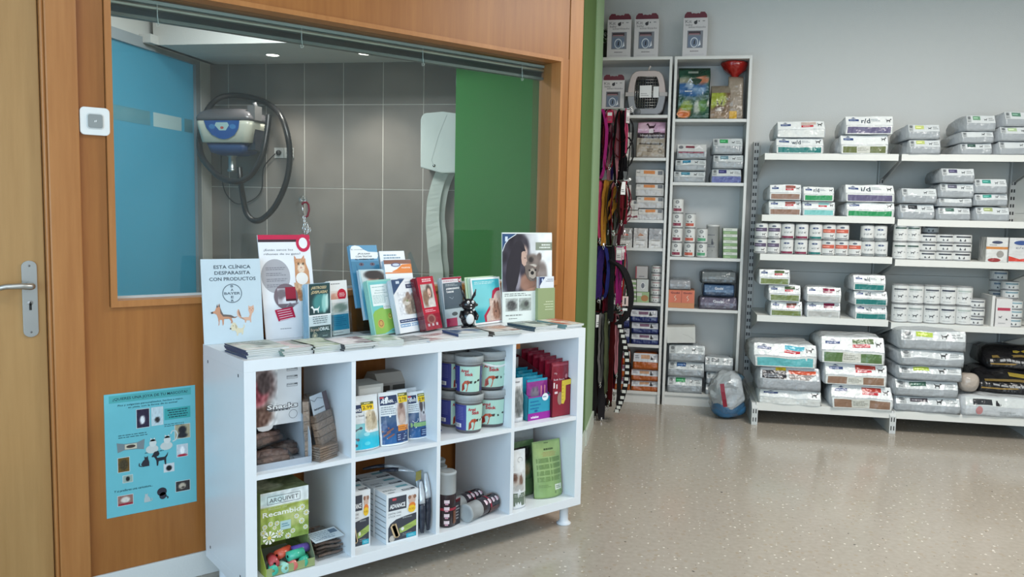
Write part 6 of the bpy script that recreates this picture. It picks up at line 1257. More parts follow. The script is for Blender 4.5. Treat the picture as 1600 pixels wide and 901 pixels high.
def can(px, py_b, n, z, wpx, h, lab, style, label, group, name='tin_can', side=0, jn=0):
    e, _ = at(px, py_b-8, n); r = wpx/ppm(n)/2*.985; k = (round(wpx), round(h, 3), lab, style, side)
    if k not in _cc:
        o = can_geo(r, h, lab, side=side, style=style).build(name); _cc[k] = o
    else: o = _cc[k].copy(); COL.objects.link(o)
    o.location = BW(e, n+r+jn, z); o.rotation_euler = (0, 0, EA); tag(o, label, 'tin', group); return o
GC = 'tins on the wall rack'
s3 = 1.100; hc = .1005
PU2 = (92, 80, 104); RS = (200, 96, 76); MR = (130, 40, 70); GYD = (130, 136, 136)
top_row = [(1197, PU2, 0, .0, 'dark purple'), (1209, PU2, 0, 0, 'dark purple'), (1232.5, MR, 1, 0, 'maroon foot i/d'), (1254, MR, 1, 0, 'maroon foot i/d'), (1277.5, TE, 1, 0, 'teal foot w/d'), (1301, RS, 0, 0, 'coral'), (1320.5, RS, 0, 0, 'coral'), (1351, GYD, 1, 0, 'grey foot'), (1371, GYD, 1, 0, 'grey foot')]
bot_row = [(1188, PU2, 0, 0, 'dark purple'), (1209.5, PU2, 0, 0, 'dark purple'), (1230.5, MR, 1, 0, 'maroon foot i/d'), (1254.5, MR, 1, 0, 'maroon foot i/d'), (1275.5, TE, 1, 0, 'teal foot w/d'), (1296, RS, 0, 0, 'coral'), (1316, RS, 0, 0, 'coral'), (1335, RS, 0, 0, 'coral'), (1354, GYD, 1, 0, 'grey foot'), (1373, GYD, 1, 0, 'grey foot')]
OR = ['first', 'second', 'third', 'fourth', 'fifth', 'sixth', 'seventh', 'eighth', 'ninth', 'tenth', 'eleventh']
bot_row = [(1189.5, PU2, 0, 0, 'dark purple'), (1210, PU2, 0, 0, 'dark purple'), (1231, MR, 1, 0, 'maroon foot i/d'), (1253, MR, 1, 0, 'maroon foot i/d'), (1275, TE, 1, 0, 'teal foot w/d'), (1296, RS, 0, 0, 'coral'), (1317, RS, 0, 0, 'coral'), (1338, RS, 0, 0, 'coral'), (1358.5, GYD, 1, 0, 'grey foot'), (1379, GYD, 1, 0, 'grey foot')]
tr_ = []
for j, (px, c, st_, _, nm) in enumerate(bot_row): can(px, 390, nR+.01, s3, 19.6, hc, c, st_, 'white tin with %s label, %s from the left in the lower row' % (nm, OR[j]), GC)
tops = [(0, 'dark purple'), (1, 'dark purple'), (2, 'maroon foot i/d'), (3, 'maroon foot i/d'), (4, 'teal foot w/d'), (5, 'coral'), (6, 'coral'), (8, 'grey foot'), (9, 'grey foot')]
for j, (k, nm) in enumerate(tops): px, c, st_ = bot_row[k][:3]; can(px+(1.5 if k < 8 else -1), 368, nR+.014, s3+hc+.0006, 19.6, hc, c, st_, 'white tin with %s label, %s from the left in the upper row' % (nm, OR[j]), GC)
# second file of tins behind
for j, px in enumerate((1200, 1243, 1265, 1307, 1328, 1349)): 
    can(px, 380, nR+.11, s3, 19.6, hc, GYD, 1, 'white tin in the rear file of the left bay, %s from the left' % OR[j], GC, side=20)
# right bay third shelf
z3 = 1.088; nC = nR+.012
for j, (px, lv, nm) in enumerate(((1391, 0, 'lower'), (1411, 0, 'lower'), (1393, 1, 'upper'), (1412, 1, 'upper'))):
    px_ = px+(1 if lv == 0 and j == 0 else 0); can(1408.5 if j in (0, 2) else 1429, 395, nC, z3+lv*.1146, 20, .114, DG, 2, 'tall grey dog tin, %s one of the %s pair, third shelf right bay' % (nm, 'left' if j in (0, 2) else 'right'), GC)
def flat_stack(px, n, z, w, cnt, lab, where, h=.0555, st=3, off=0):
    for i in range(cnt): can(px+(.6 if i % 2 else 0), 390, n, z+i*(h+.0005), w, h, lab, st, 'flat grey tin, %s of the %s' % (({2: ['lower', 'upper'], 3: ['lowest', 'middle', 'topmost'], 4: ['lowest', 'second', 'third', 'topmost'], 5: ['lowest', 'second', 'middle', 'fourth', 'topmost']})[cnt][i], where), GC)
flat_stack(1452.5, nC, z3, 25, 3, (70, 74, 84), 'first flat pile, third shelf right bay')
flat_stack(1479.5, nC, z3, 25, 3, (60, 64, 72), 'second flat pile, third shelf right bay')
flat_stack(1455, nC+.13, z3, 25, 4, (120, 124, 128), 'rear flat pile, third shelf right bay')
flat_stack(1507, nC, z3, 28, 3, (56, 58, 64), 'third flat pile, third shelf right bay')
def box_at(p0, p1, pt, pb, n, z, d, col, draw, label, cat, group=None, mat='satin', name='carton', rz=0):
    e0, _ = at(p0, (pt+pb)/2, n); e1, _ = at(p1, (pt+pb)/2, n); w = e1-e0; h = (pb-pt)/ppm(n)
    m_ = MB(); m_.box((0, 0, 0), (w, d, h), col, mat); p = Pr(m_, front_f(0, 0, w, h), mat); p.step = .0006; draw(p, w/h)
    return tag(m_.build(name, loc=BW(e0, n, z+.0005), rz=EA+rad(rz)), label, cat, group)
def d_pb(c1, c2):
    def f(p, A): p.q(.04, .02, .96, .98, (214, 214, 210), 1); p.q(.0, .52, 1, .62, c1, 2); p.el(.5, .80, .25, .06, (70, 76, 100), 3); p.el(.66, .32, .17, .14, (150, 146, 140), 3); p.el(.4, .08, .3, .08, c2, 3); p.lines(.15, .66, .6, .72, 1, (150, 150, 150), 3)
    return f
box_at(1541, 1575, 368, 404, nC, z3, .12, (200, 200, 196), d_pb((196, 130, 70), (150, 60, 60)), 'white sachet box with brown stripe, third shelf right bay', 'box', mat='film')
box_at(1577, 1612, 368, 404, nC, z3, .12, (206, 206, 204), lambda p, A: (p.el(.55, .8, .35, .09, (60, 84, 140), 2), p.tx('c/d', .3, .56, .09, (90, 96, 120), 3, w=.4), p.poly([(0, .05), (0, .26), (.5, .14), (1, .22), (1, .05)], (206, 70, 56), 2), p.el(.85, .3, .15, .07, (110, 80, 70), 3)), 'white sachet box with red foot at the picture edge, third shelf', 'box', mat='film')
# right bay fourth shelf
z4 = .680
for j, (px, c, nm) in enumerate(((1409, (100, 104, 108), 'grey'), (1433, (150, 160, 156), 'pale'), (1459, (84, 88, 96), 'dark'), (1484.5, (60, 66, 80), 'navy'), (1510, (176, 186, 180), 'light'))):
    can(px, 490, nC, z4, 23.5, .122, c, 2, 'tall grey tin with %s label, lower row of the fourth shelf' % nm, GC); can(px+1, 462, nC+.006, z4+.1226, 23.5, .122, c, 2, 'tall grey tin with %s label, upper row of the fourth shelf' % nm, GC)
flat_stack(1536, nC, z4, 25, 3, (110, 114, 120), 'flat pile right of the tall tins, fourth shelf')
box_at(1549.5, 1554, 460, 505, nC, z4, .20, (214, 214, 210), lambda p, A: None, 'thin white carton edge beside the pink-barred box, fourth shelf', 'box')
box_at(1556, 1581, 464, 505, nC, z4, .15, (214, 212, 210), lambda p, A: (p.q(.1, .58, .9, .68, (176, 60, 84), 2), draw_dog(p, .3, .34, .25, (80, 80, 84), .5, -1, 2), draw_cat(p, .7, .28, .2, (70, 70, 74), .5, 1, 2), p.lines(.2, .1, .8, .15, 1, (150, 150, 150), 2)), 'white box with pink bar and small pets, fourth shelf', 'box')
flat_stack(1596, nC, z4, 24, 3, (130, 160, 170), 'bluish front pile by the picture edge, fourth shelf')
flat_stack(1588, nC+.13, z4, 24, 5, (120, 150, 160), 'bluish rear pile by the picture edge, fourth shelf')
flat_stack(1569, nC+.26, z4, 24, 5, (110, 130, 150), 'bluish rearmost pile behind the pink-barred box, fourth shelf', h=.068)

# ---------------------------------------------------------------- goods in the bookcases
CF = CN+.012
def kit(px0, px1, pt, pb, n, z, label):
    e0, _ = at(px0, pb, n); e1, _ = at(px1, pb, n); w = e1-e0; h = (pb-pt)/ppm(n)
    t = thing('kit_box', label, 'box', BW(e0, n, z+.0005), EA, 'white kit boxes with dark red handles')
    m_ = MB(); hb = h*.85; m_.box((0, 0, 0), (w, .07, hb), (206, 202, 202), 'satin'); p = Pr(m_, front_f(0, 0, w, hb)); A = w/hb
    G = (96, 92, 96); p.tx('Kit', .08, .87, .085, G, 2, w=.26); p.tx('baby', .10, .80, .055, G, 2, w=.28); p.tx('esterilizado', .22, .745, .05, G, 2, w=.70)
    p.el(.50, .88, .07, .045, (40, 38, 42), 2); p.el(.545, .92, .03, .02, (40, 38, 42), 2); p.q(.62, .90, .66, .93, (50, 48, 52), 2); p.lines(.78, .90, .92, .94, 1, (80, 78, 84), 2)
    p.q(.18, .24, .82, .68, (120, 122, 130), 2); p.q(.22, .58, .72, .66, (60, 44, 50), 3); p.q(.24, .585, .68, .60, (190, 130, 136), 4); p.q(.22, .26, .72, .54, (104, 118, 140), 3); p.ring(.47, .38, .16, .13, .03, (206, 212, 218), 4, wy=.025); p.poly([(.44, .32), (.50, .34), (.51, .46), (.46, .42)], (24, 28, 36), 5)
    p.poly([(.60, .27), (.74, .32), (.70, .44), (.66, .33)], (222, 226, 232), 6); p.lines(.25, .14, .72, .18, 1, (90, 80, 84), 2, al='c'); p.q(.12, .075, .88, .08, (150, 146, 148), 2); m_.build('carton', t, bevel=.001)
    m_ = MB(); P = [(w*.06, hb), (w*.94, hb), (w*.97, hb+.012), (w*.95, hb+.030), (w*.86, h), (w*.70, h), (w*.66, h-.012), (w*.60, h-.008), (w*.52, h-.012), (w*.40, h-.008), (w*.34, h-.012), (w*.30, h), (w*.14, h), (w*.05, hb+.030), (w*.03, hb+.012)]
    m_.prism(P[::-1], .030, .040, (104, 26, 44)); m_.build('handle', t); return t
kit(948, 985, 18, 87, 3.55, CH, 'white kit box on the left bookcase, first from the left')
kit(990, 1028, 18, 87, 3.55, CH, 'white kit box on the left bookcase, second from the left')
kit(1066, 1104, 17, 86.5, 3.55, CH, 'white kit box standing alone on the right bookcase')
kit(940, 974.5, 114, 178, CF+.04, SHL[0], 'white kit box beside the pet carrier, above the leashes')
# dark potted plant
e, z = at(948, 86, 3.62); t = thing('potted_plant', 'dark bushy plant at the left end on top of the left bookcase', 'plant', BW(.835, 3.62, CH), EA); rn = random.Random(5)
m_ = MB(); m_.lathe([(0, .001), (.05, .001), (.062, .11), (.055, .11), (.05, .09), (0, .09)], 16, (36, 32, 32)); m_.build('pot', t)
m_ = MB()
for k in range(110):
    a = rn.uniform(0, 6.28); r = rn.uniform(.0, .045); z0 = rn.uniform(.08, .21); L_ = rn.uniform(.02, .04); c = Vector((r*math.cos(a), r*math.sin(a), z0)); dv = Vector((math.cos(a+rn.uniform(-1, 1)), math.sin(a), rn.uniform(-.2, .9))).normalized()*L_; sd = dv.cross(Vector((0, 0, 1))).normalized()*L_*.3
    m_.add([c, c+dv*.5+sd, c+dv, c+dv*.5-sd], [(0, 1, 2, 3)], (30+rn.randrange(24), 40+rn.randrange(24), 24), 'satin')
m_.build('foliage', t)
# pet carrier
n = CF+.01; e0, _ = at(976, 180, n); e1, _ = at(1042, 180, n); w = e1-e0; h = 70/ppm(n)
t = thing('pet_carrier', 'grey plastic pet carrier with wire door on the left bookcase top shelf', 'pet carrier', BW((e0+e1)/2, n, SHL[0]+.001), EA)
def oval(sx, z0, z1, k=.28): 
    return None
up_ = [(-w*.46, h*.46), (-w*.44, h*.62), (-w*.40, h*.80), (-w*.34, h*.92), (-w*.24, h*.97), (w*.24, h*.97), (w*.34, h*.92), (w*.40, h*.80), (w*.44, h*.62), (w*.46, h*.46)]
dn_ = [(w*.46, h*.46), (w*.44, h*.30), (w*.40, h*.12), (w*.32, .004), (-w*.32, .004), (-w*.40, h*.12), (-w*.44, h*.30), (-w*.46, h*.46)]
dr_u = [(-w*.29, h*.46), (-w*.28, h*.66), (-w*.24, h*.84), (w*.24, h*.84), (w*.29, h*.66), (w*.30, h*.46)]
dr_l = [(w*.30, h*.46), (w*.28, h*.30), (w*.23, h*.14), (-w*.23, h*.14), (-w*.28, h*.30), (-w*.29, h*.46)]
def shell(outer, inner, col, name):
    m_ = MB(); 
    # front ring as strips between outer and inner outlines, then body walls
    def interp(P, n_):
        L_ = [0]
        for a, b in zip(P[:-1], P[1:]): L_.append(L_[-1]+math.hypot(b[0]-a[0], b[1]-a[1]))
        out = []
        for i in range(n_+1):
            s_ = L_[-1]*i/n_; j = max(k for k in range(len(L_)) if L_[k] <= s_+1e-9); j = min(j, len(P)-2); q = (s_-L_[j])/(L_[j+1]-L_[j]); out.append((P[j][0]+(P[j+1][0]-P[j][0])*q, P[j][1]+(P[j+1][1]-P[j][1])*q))
        return out
    N_ = 18; O = interp(outer, N_); I = interp(inner, N_); D_ = .24; vs = []
    for o_, i_ in zip(O, I): vs += [(i_[0], .012, i_[1]), (i_[0], .0, i_[1]), ((o_[0]*.9+i_[0]*.1), .0, o_[1]*.9+i_[1]*.1), (o_[0], .012, o_[1]), (o_[0], D_, o_[1]), (o_[0]*.8, D_+.01, h*.46+(o_[1]-h*.46)*.8)]
    fs = [(6*i+k, 6*i+k+1, 6*i+7+k, 6*i+6+k) for i in range(N_) for k in range(5)]
    m_.add(vs, fs, col, 'satin', False); m_.build(name, t)
shell(up_, dr_u, (190, 176, 172), 'upper_shell'); shell(dn_, dr_l, (146, 148, 154), 'lower_shell')
m_ = MB(); m_.box((-w*.50, -.003, h*.41), (-w*.29, .20, h*.50), (176, 170, 168)); m_.box((w*.30, -.003, h*.41), (w*.50, .20, h*.50), (176, 170, 168)); m_.build('rim_clip', t, bevel=.003)
m_ = MB(); m_.box((-w*.27, .16, h*.14), (w*.27, .165, h*.84), (30, 30, 32)); m_.build('interior_shade', t)  # near-black sheet standing in for the shade inside the carrier
m_ = MB()
for i in range(10): x = -w*.26+w*.52*i/9; m_.tube([(x, .004, h*.15), (x, .004, h*.83)], .0016, 6, (196, 196, 194), 'chrome')
for i in range(12): z = h*(.15+.68*i/11); m_.tube([(-w*.28, .002, z), (w*.28, .002, z)], .0014, 6, (190, 190, 188), 'chrome')
m_.build('wire_door', t)
m_ = MB(); m_.tube([(.01, .05, h*.96), (.012, .02, h*1.02), (.022, .012, h*1.07)], .006, 8, (200, 190, 184)); m_.build('latch_handle', t)
m_ = MB(); m_.box((-w*.16, -.004, h*.38), (w*.12, -.002, h*.64), (226, 226, 224)); q = Pr(m_, front_f(-w*.16, h*.38, w*.28, h*.26, -.004)); q.lines(.1, .1, .8, .4, 2, (160, 160, 160), 1); m_.box((w*.16, -.004, h*.38), (w*.29, -.002, h*.62), (222, 222, 220)); m_.build('paper_tag', t)
m_ = MB(); m_.lathe([(0, -.004), (.024, -.003), (.026, .0)], 16, (96, 100, 104), 'satin', (-w*.20, 0.002, h*.07), axis='y'); m_.build('emblem', t)
for x in (-w*.25, w*.25): m_ = MB(); m_.box((x-.012, .004, 0), (x+.012, .03, .006), (120, 122, 126)); m_.build('foot', t)
# standing bag 'ideal balance'
def standing(p0, p1, pt, pb, n, z, d, col, draw, label, seed, top_pinch=.3, mat='film', name='pet_food_bag', group='goods in the tall bookcases', amp=.006):
    e0, _ = at(p0, (pt+pb)/2, n); e1, _ = at(p1, (pt+pb)/2, n); w = e1-e0; h = (pb-pt)/ppm(n); m_ = MB(); nz = 12; nx = 6; vs = []
    rr = rrect(1, 1, .12, 3)
    for j in range(nz+1):
        v = j/nz; dd = d*(1-.25*v) if v < 1-top_pinch else d*(1-.25*v)*max(.08, (1-v)/top_pinch); ww = w*(1-.04*v)
        for x, y in rr: vs.append((w/2+x*ww, d/2+y*dd*.98, h*v))
    n_ = len(rr); fs = [(j*n_+i, j*n_+(i+1) % n_, (j+1)*n_+(i+1) % n_, (j+1)*n_+i) for j in range(nz) for i in range(n_)]+[tuple(range(n_-1, -1, -1)), tuple(nz*n_+i for i in range(n_))]
    m_.add(vs, fs, col, mat, True)
    def f(u, v, hh): dd = d*(1-.25*v) if v < 1-top_pinch else d*(1-.25*v)*max(.08, (1-v)/top_pinch); return Vector((w/2+(u-.5)*w*(1-.04*v), d/2-dd*.49-.0014-hh, h*v))
    p = Pr(m_, f, mat); p.step = .0006; draw(p, w/h); m_.disp(8, amp, seed, .05)
    return tag(m_.build(name, loc=BW(e0, n, z+.0005), rz=EA), label, 'bag', group)
def d_ib(p, A):
    p.q(.03, .02, .97, .56, (156, 146, 132), 1, 3, 6); p.img(.03, .68, .97, .97, pic((190, 150, 176), [(.3, .6, .3, .4, (220, 190, 206)), (.8, .5, .3, .4, (206, 170, 196))]), 2, 8, 8); p.q(.03, .54, .97, .70, (54, 40, 48), 2, 4, 2); p.tx('ideal balance', .12, .59, .06, (222, 214, 214), 4, w=.76); draw_dog(p, .5, .83, .35, (60, 40, 50), A, 1, 4)
    p.q(.42, .68, .58, .78, (214, 206, 210), 5); p.q(.1, .36, .9, .40, (80, 70, 60), 3, 3, 1); p.q(.1, .06, .9, .34, (166, 154, 138), 3, 3, 3); p.lines(.38, .14, .6, .32, 3, (106, 92, 80), 4); p.ring(.82, .18, .07, .07*A, .02, (90, 80, 70), 4, wy=.02*A)
standing(994, 1041, 188, 245, CF, SHL[1], .13, (150, 136, 126), d_ib, 'beige and violet standing bag reading ideal balance, left bookcase', 51, .2)
def wb_(p, A): p.q(.05, .05, .95, .95, (214, 212, 208), 1); p.el(.45, .62, .18, .14, (110, 112, 114), 2); p.lines(.2, .15, .8, .3, 1, (150, 150, 150), 2)
box_at(969, 985.5, 231.5, 246, CF+.02, SHL[1], .12, (206, 204, 200), wb_, 'small white carton left of the beige bag, lower one', 'box', 'goods in the tall bookcases')
box_at(967, 986, 207, 231, CF+.02, SHL[1]+15/ppm(CF), .12, (206, 204, 200), wb_, 'small white carton left of the beige bag, upper one', 'box', 'goods in the tall bookcases')
G4 = 'goods in the tall bookcases'
def cat_(lab): return lambda p, A: (p.q(.02, .47, .98, .97, (212, 210, 206), 1, 8, 2), p.q(.28, .66, .68, .92, lab, 2, 4, 1), p.q(.78, .6, .94, .9, (120, 124, 130), 2, 2, 1), p.lines(.05, .7, .2, .85, 1, (140, 140, 140), 2), p.q(.02, .02, .98, .45, (190, 188, 186), 1, 8, 2))
OG = (214, 142, 90)
bag_stack(CF, SHL[2], [(997, 1037, 18, cat_(OG), (196, 196, 194), 'crumpled white bag with orange label'), (994, 1038, 19, cat_(OG), (196, 196, 194), 'white bag with orange label'), (993, 1038, 20, cat_(OG), (196, 196, 194), 'white bag with orange label'), (993, 1038, 22, cat_(OG), (196, 196, 194), 'white bag with orange label')], 'orange stack, left bookcase', G4, d=.24, amp=.003, jit=.004)
bag_stack(CF, SHL[2], [(963, 999, 15, lambda p, A: (p.q(.02, .02, .98, .98, (206, 204, 200), 1, 6, 4), p.poly([(.3, .2), (.95, .2), (.9, .45), (.7, .3), (.6, .5), (.45, .3), (.35, .5)], (120, 40, 56), 2)), (200, 196, 192), 'white bag with dark red zigzag'), (965, 998, 16, cat_((190, 176, 170)), (200, 196, 192), 'pale pink topped bag')], 'pair behind the leashes, left bookcase', G4, d=.22, amp=.003, jit=.004)
box_at(966, 986, 289, 311, CF+.02, SHL[2]+31.6/ppm(CF), .10, (206, 204, 200), wb_, 'small white carton on the dark red zigzag bag, left bookcase', 'box', G4)
def pb2(c): return lambda p, A: (p.q(.0, .0, 1, .38, (212, 210, 206), 2), p.poly([(0, .38), (.3, .48), (.7, .34), (1, .45), (1, .38)], (212, 210, 206), 2), p.lines(.2, .12, .9, .18, 1, (110, 100, 100), 3), p.poly([(.3, .6), (.45, .75), (.7, .66), (.7, .62)], c, 2), p.lines(.2, .42, .5, .55, 2, (140, 136, 132), 3), p.poly([(.7, .75), (.85, .95), (.95, .7)], (226, 226, 226), 2))
for j, (a, b_, c, nm, bc) in enumerate(((967, 988, (206, 110, 90), 'red foot', (150, 146, 142)), (990, 1012, (170, 110, 70), 'brown print', (186, 180, 176)), (1014, 1035, (120, 120, 122), 'grey print', (160, 160, 162)))):
    box_at(a, b_, 356, 386.5, CF+.01, SHL[3], .14, bc, pb2(c), 'sachet box with %s in the row of three, left bookcase' % nm, 'box', G4, mat='film')
def gbx(p, A): p.q(0, .55, 1, 1, (210, 212, 204), 1); p.lines(.2, .65, .8, .85, 1, (120, 150, 110), 2); p.q(0, 0, 1, .5, (130, 160, 112), 1); p.q(.1, .1, .5, .3, (160, 186, 140), 2)
for i in range(5): box_at(977, 994, 437+i*7, 443.6+i*7, CF+.01, SHL[4]+(4-i)*7/ppm(CF), .11, (150, 170, 130), gbx, 'flat green and white box, %s of five beside the leashes' % OR[i].replace('first', 'topmost').replace('fifth', 'lowest').replace('second', 'second down').replace('third', 'third down').replace('fourth', 'fourth down'), 'box', 'flat green boxes')
box_at(995, 1014, 456, 472.5, CF+.01, SHL[4], .10, (160, 180, 140), lambda p, A: (p.q(0, 0, 1, 1, (150, 176, 130), 1), p.el(.65, .4, .3, .3, (170, 120, 70), 2), p.q(.0, .6, .4, .9, (206, 206, 200), 2)), 'small green box with food picture, left bookcase', 'box', G4)
box_at(995, 1013, 437, 456, CF+.01, SHL[4]+17/ppm(CF), .10, (196, 200, 196), lambda p, A: (p.poly([(.3, .5), (.45, .8), (.6, .8), (.75, .5), (.5, .2)], (110, 116, 124), 2), p.ring(.52, .5, .2, .3, .05, (226, 226, 226), 3, wy=.07)), 'small white box with a heart-shaped emblem, left bookcase', 'box', G4)
box_at(993, 1012, 418, 437, CF+.06, SHL[4]+37/ppm(CF), .10, (176, 172, 170), lambda p, A: (p.q(0, 0, .1, 1, (150, 60, 70), 1), p.lines(.3, .1, .9, .25, 1, (110, 110, 116), 2)), 'grey box with a red edge on the small boxes, left bookcase', 'box', G4)
for i in range(5): can(1025, 460, CF+.01, SHL[4]+i*(.0525), 17, .052, (176, 150, 150), 3, 'flat pinkish tin, %s of five in the left bookcase' % ['lowest', 'second up', 'middle', 'fourth up', 'topmost'][i], 'tins in the bookcases')
BL = (34, 44, 96); ORG = (172, 88, 34)
def bb(c, lab=(120, 90, 110)): return lambda p, A: (p.q(.01, .45, .99, .96, (200, 202, 206), 1, 8, 2), p.lines(.06, .62, .24, .85, 2, (120, 122, 130), 2), p.q(.30, .62, .66, .86, lab, 2, 4, 1), draw_cat(p, .73, .70, .2, (40, 40, 44), A, 1, 3), p.lines(.8, .6, .95, .85, 2, (130, 132, 140), 2))
bag_stack(CF, SHL[5], [(986, 1029, 17.5, bb(BL), BL, 'dark blue bag with white band'), (987, 1029, 18, bb(BL), BL, 'dark blue bag with white band'), (985, 1028, 20, bb(BL), BL, 'dark blue crumpled bag with white band')], 'blue stack, left bookcase', G4, d=.25, amp=.003, jit=.003)
bag_stack(CF, SHL[5], [(958, 984, 26, bb(BL), BL, 'dark blue narrow bag'), (960, 984, 26, bb(BL), BL, 'dark blue narrow bag')], 'blue pair behind the leashes, left bookcase', G4, d=.2, amp=.003, jit=.003)
bag_stack(CF, SHL[6], [(986, 1029, 17, bb(ORG, (190, 150, 120)), ORG, 'orange bag with white band'), (986, 1029, 18, bb(ORG, (190, 150, 120)), ORG, 'orange bag with white band'), (989, 1029, 27, bb(ORG, (190, 150, 120)), ORG, 'crumpled orange bag')], 'orange-brown stack, lowest shelf, left bookcase', G4, d=.25, amp=.004, jit=.003)
bag_stack(CF, SHL[6], [(960, 984, 22, bb(ORG), ORG, 'narrow orange bag'), (962, 984, 20, bb(ORG), ORG, 'narrow orange bag'), (962, 985, 22, bb(ORG), ORG, 'narrow orange bag')], 'orange-brown column behind the leashes', G4, d=.2, amp=.003, jit=.003)
# right bookcase
def d_hay(p, A):
    p.img(.03, .02, .97, .97, pic((32, 72, 56), [(.4, .60, .55, .18, (44, 90, 140)), (.35, .68, .12, .10, (150, 170, 190)), (.65, .56, .22, .07, (110, 140, 170)), (.2, .10, .22, .12, (206, 110, 60)), (.28, .24, .2, .1, (130, 150, 60)), (.62, .22, .1, .14, (170, 176, 166)), (.8, .25, .15, .12, (90, 130, 70)), (.75, .76, .25, .08, (176, 110, 80)), (.2, .76, .3, .06, (140, 140, 120))], 20, 6), 1, 16, 22)
    p.q(.30, .88, .62, .925, (150, 160, 150), 3, 2, 1); p.poly([(.28, .70), (.36, .78), (.46, .70), (.42, .70), (.36, .74), (.32, .70)], (190, 200, 210), 3); p.ring(.2, .10, .2, .07, .03, (226, 150, 100), 3, wy=.02); p.lines(.2, .50, .5, .55, 1, (200, 206, 206), 3)
standing(1059, 1110, 105, 184, CF, SHR[0], .16, (36, 60, 48), d_hay, 'green hay bag with blue picture in the right bookcase top compartment', 61, .18)
def d_lit(p, A):
    p.img(.02, .02, .98, .78, pic((120, 96, 74), [(.3, .75, .5, .4, (150, 160, 60)), (.45, .36, .28, .16, (96, 76, 66)), (.45, .28, .14, .12, (196, 190, 184)), (.5, .12, .5, .16, (140, 118, 96))], 30, 8), 1, 12, 16); p.poly([(.28, .60), (.34, .42), (.42, .44)], (40, 34, 30), 3); p.poly([(.66, .62), (.50, .44), (.58, .42)], (40, 34, 30), 3)
standing(1110, 1141, 133, 184, CF, SHR[0], .10, (130, 120, 104), d_lit, 'litter bag with a rabbit picture on lime ground, right bookcase', 62, .25)
standing(1137, 1162, 118, 184, CF+.03, SHR[0], .11, (150, 136, 120), lambda p, A: p.q(.05, .02, .6, .2, (206, 160, 50), 1, 2, 2), 'tall transparent bag of beige pellets with yellow tag', 63, .1)
m_ = MB(); e, _ = at(1147, 120, CF+.08); m_.lathe([(.022, 0), (.03, .02), (.07, .05), (.09, .09), (.085, .10), (.03, .095), (0, .09)], 20, (150, 30, 26), 'film'); m_.disp(16, .012, 4); tag(m_.build('red_bag_top', loc=BW(e, CF+.105, SHR[0]+66/ppm(CF)-.004), rz=EA), 'red gathered plastic top over the pellet bag', 'bag top', G4)
bag_stack(CF, SHR[1], [(1053, 1103, 18, rc((70, 130, 150), crumple=True), GY, 'silver crumpled bag with teal label'), (1055, 1104, 18, rc((50, 120, 150), crumple=True), GY, 'silver bag with teal label'), (1058, 1105, 24, lambda p, A: (p.q(.02, .47, .98, .97, (210, 210, 208), 1, 8, 2), p.q(.05, .36, .9, .46, (130, 50, 66), 2, 6, 1), p.q(.3, .7, .6, .85, (130, 60, 74), 2), p.el(.14, .75, .08, .12, (120, 122, 126), 2), p.poly([(.55, .6), (.75, .9), (.9, .6), (.75, .7)], (240, 240, 240), 3)), GY, 'white and dark red tilted bag')], 'left stack, second shelf, right bookcase', G4, d=.25, amp=.005, jit=.003)
bag_stack(CF, SHR[1], [(1112, 1159, 22, rc((60, 60, 110), body=(84, 92, 150)), GY, 'silver bag with blue band'), (1115, 1162, 22, rc((110, 140, 150), crumple=True), GY, 'silver bag with pale blue label'), (1114, 1161, 25, rc((60, 150, 90)), GY, 'silver bag with green label')], 'right stack, second shelf, right bookcase', G4, d=.25, amp=.004, jit=.003)
hcan = 22.6/ppm(CF)
for cx, cnt, c, nm in ((1057.5, 4, (136, 56, 76), 'maroon label, left column'), (1077.5, 3, (190, 90, 70), 'coral label, second column'), (1097, 2, (90, 160, 120), 'green label, third column')):
    for i in range(cnt): can(cx, 390, CF+.01, SHR[2]+i*(hcan+.0005), 16.5, hcan, c, 4, 'white tin with %s, %s' % (nm, {4: ['lowest', 'second up', 'third up', 'topmost'], 3: ['lowest', 'middle', 'topmost'], 2: ['lower', 'upper']}[cnt][i]), 'tins in the bookcases')
m_ = MB(); e, _ = at(1113.5, 380, CF+.02); r_ = 20/ppm(CF)/2; hh = 51/ppm(CF); m_.lathe([(0, .0006), (r_, .0006), (r_, hh*.94), (r_*1.02, hh*.94), (r_*1.02, hh), (0, hh)], 24, (208, 208, 206), 'gloss')
p = Pr(m_, lambda u, v, k: Vector(((r_+.0006+k)*math.cos(rad(-101+(u-.5)*120)), (r_+.0006+k)*math.sin(rad(-101+(u-.5)*120)), hh*v))); p.lines(.2, .66, .9, .72, 1, (110, 110, 116), 1); draw_cat(p, .55, .50, .3, (60, 60, 64), .8, 1, 2); p.lines(.2, .3, .8, .42, 2, (120, 120, 126), 1); p.q(.2, .2, .6, .23, (80, 80, 86), 1)
tag(m_.build('tin_can', loc=BW(e, CF+.02+r_, SHR[2]), rz=EA), 'tall white milk powder tin beside the green labelled tins', 'tin')
for i in range(5): box_at(1130, 1152, 356+i*9.3, 365+i*9.3, CF+.01, SHR[2]+(4-i)*9.3/ppm(CF), .12, (96, 140, 96), gbx, 'green and white box, %s of the five-high stack, right bookcase' % ['topmost', 'second down', 'middle', 'fourth down', 'lowest'][i], 'box', 'flat green boxes')
def d_or(p, A):
    p.q(.02, .3, .98, .98, (206, 112, 84), 1); p.q(.49, .3, .51, .98, (150, 70, 56), 2)
    for u in (.08, .56): p.tx('Gosbi', u, .80, .10, (120, 50, 44), 3, w=.34, bold=.03); p.ln([(u+.2, .7), (u+.14, .6), (u+.22, .5), (u+.16, .4)], .02, (222, 200, 180), 3, A)
    p.q(.02, .02, .98, .28, (190, 130, 84), 1)
box_at(1044.5, 1085, 455, 483, CF+.01, SHR[3], .2, (196, 124, 84), d_or, 'orange carton with two panels, lower right bookcase', 'carton', G4)
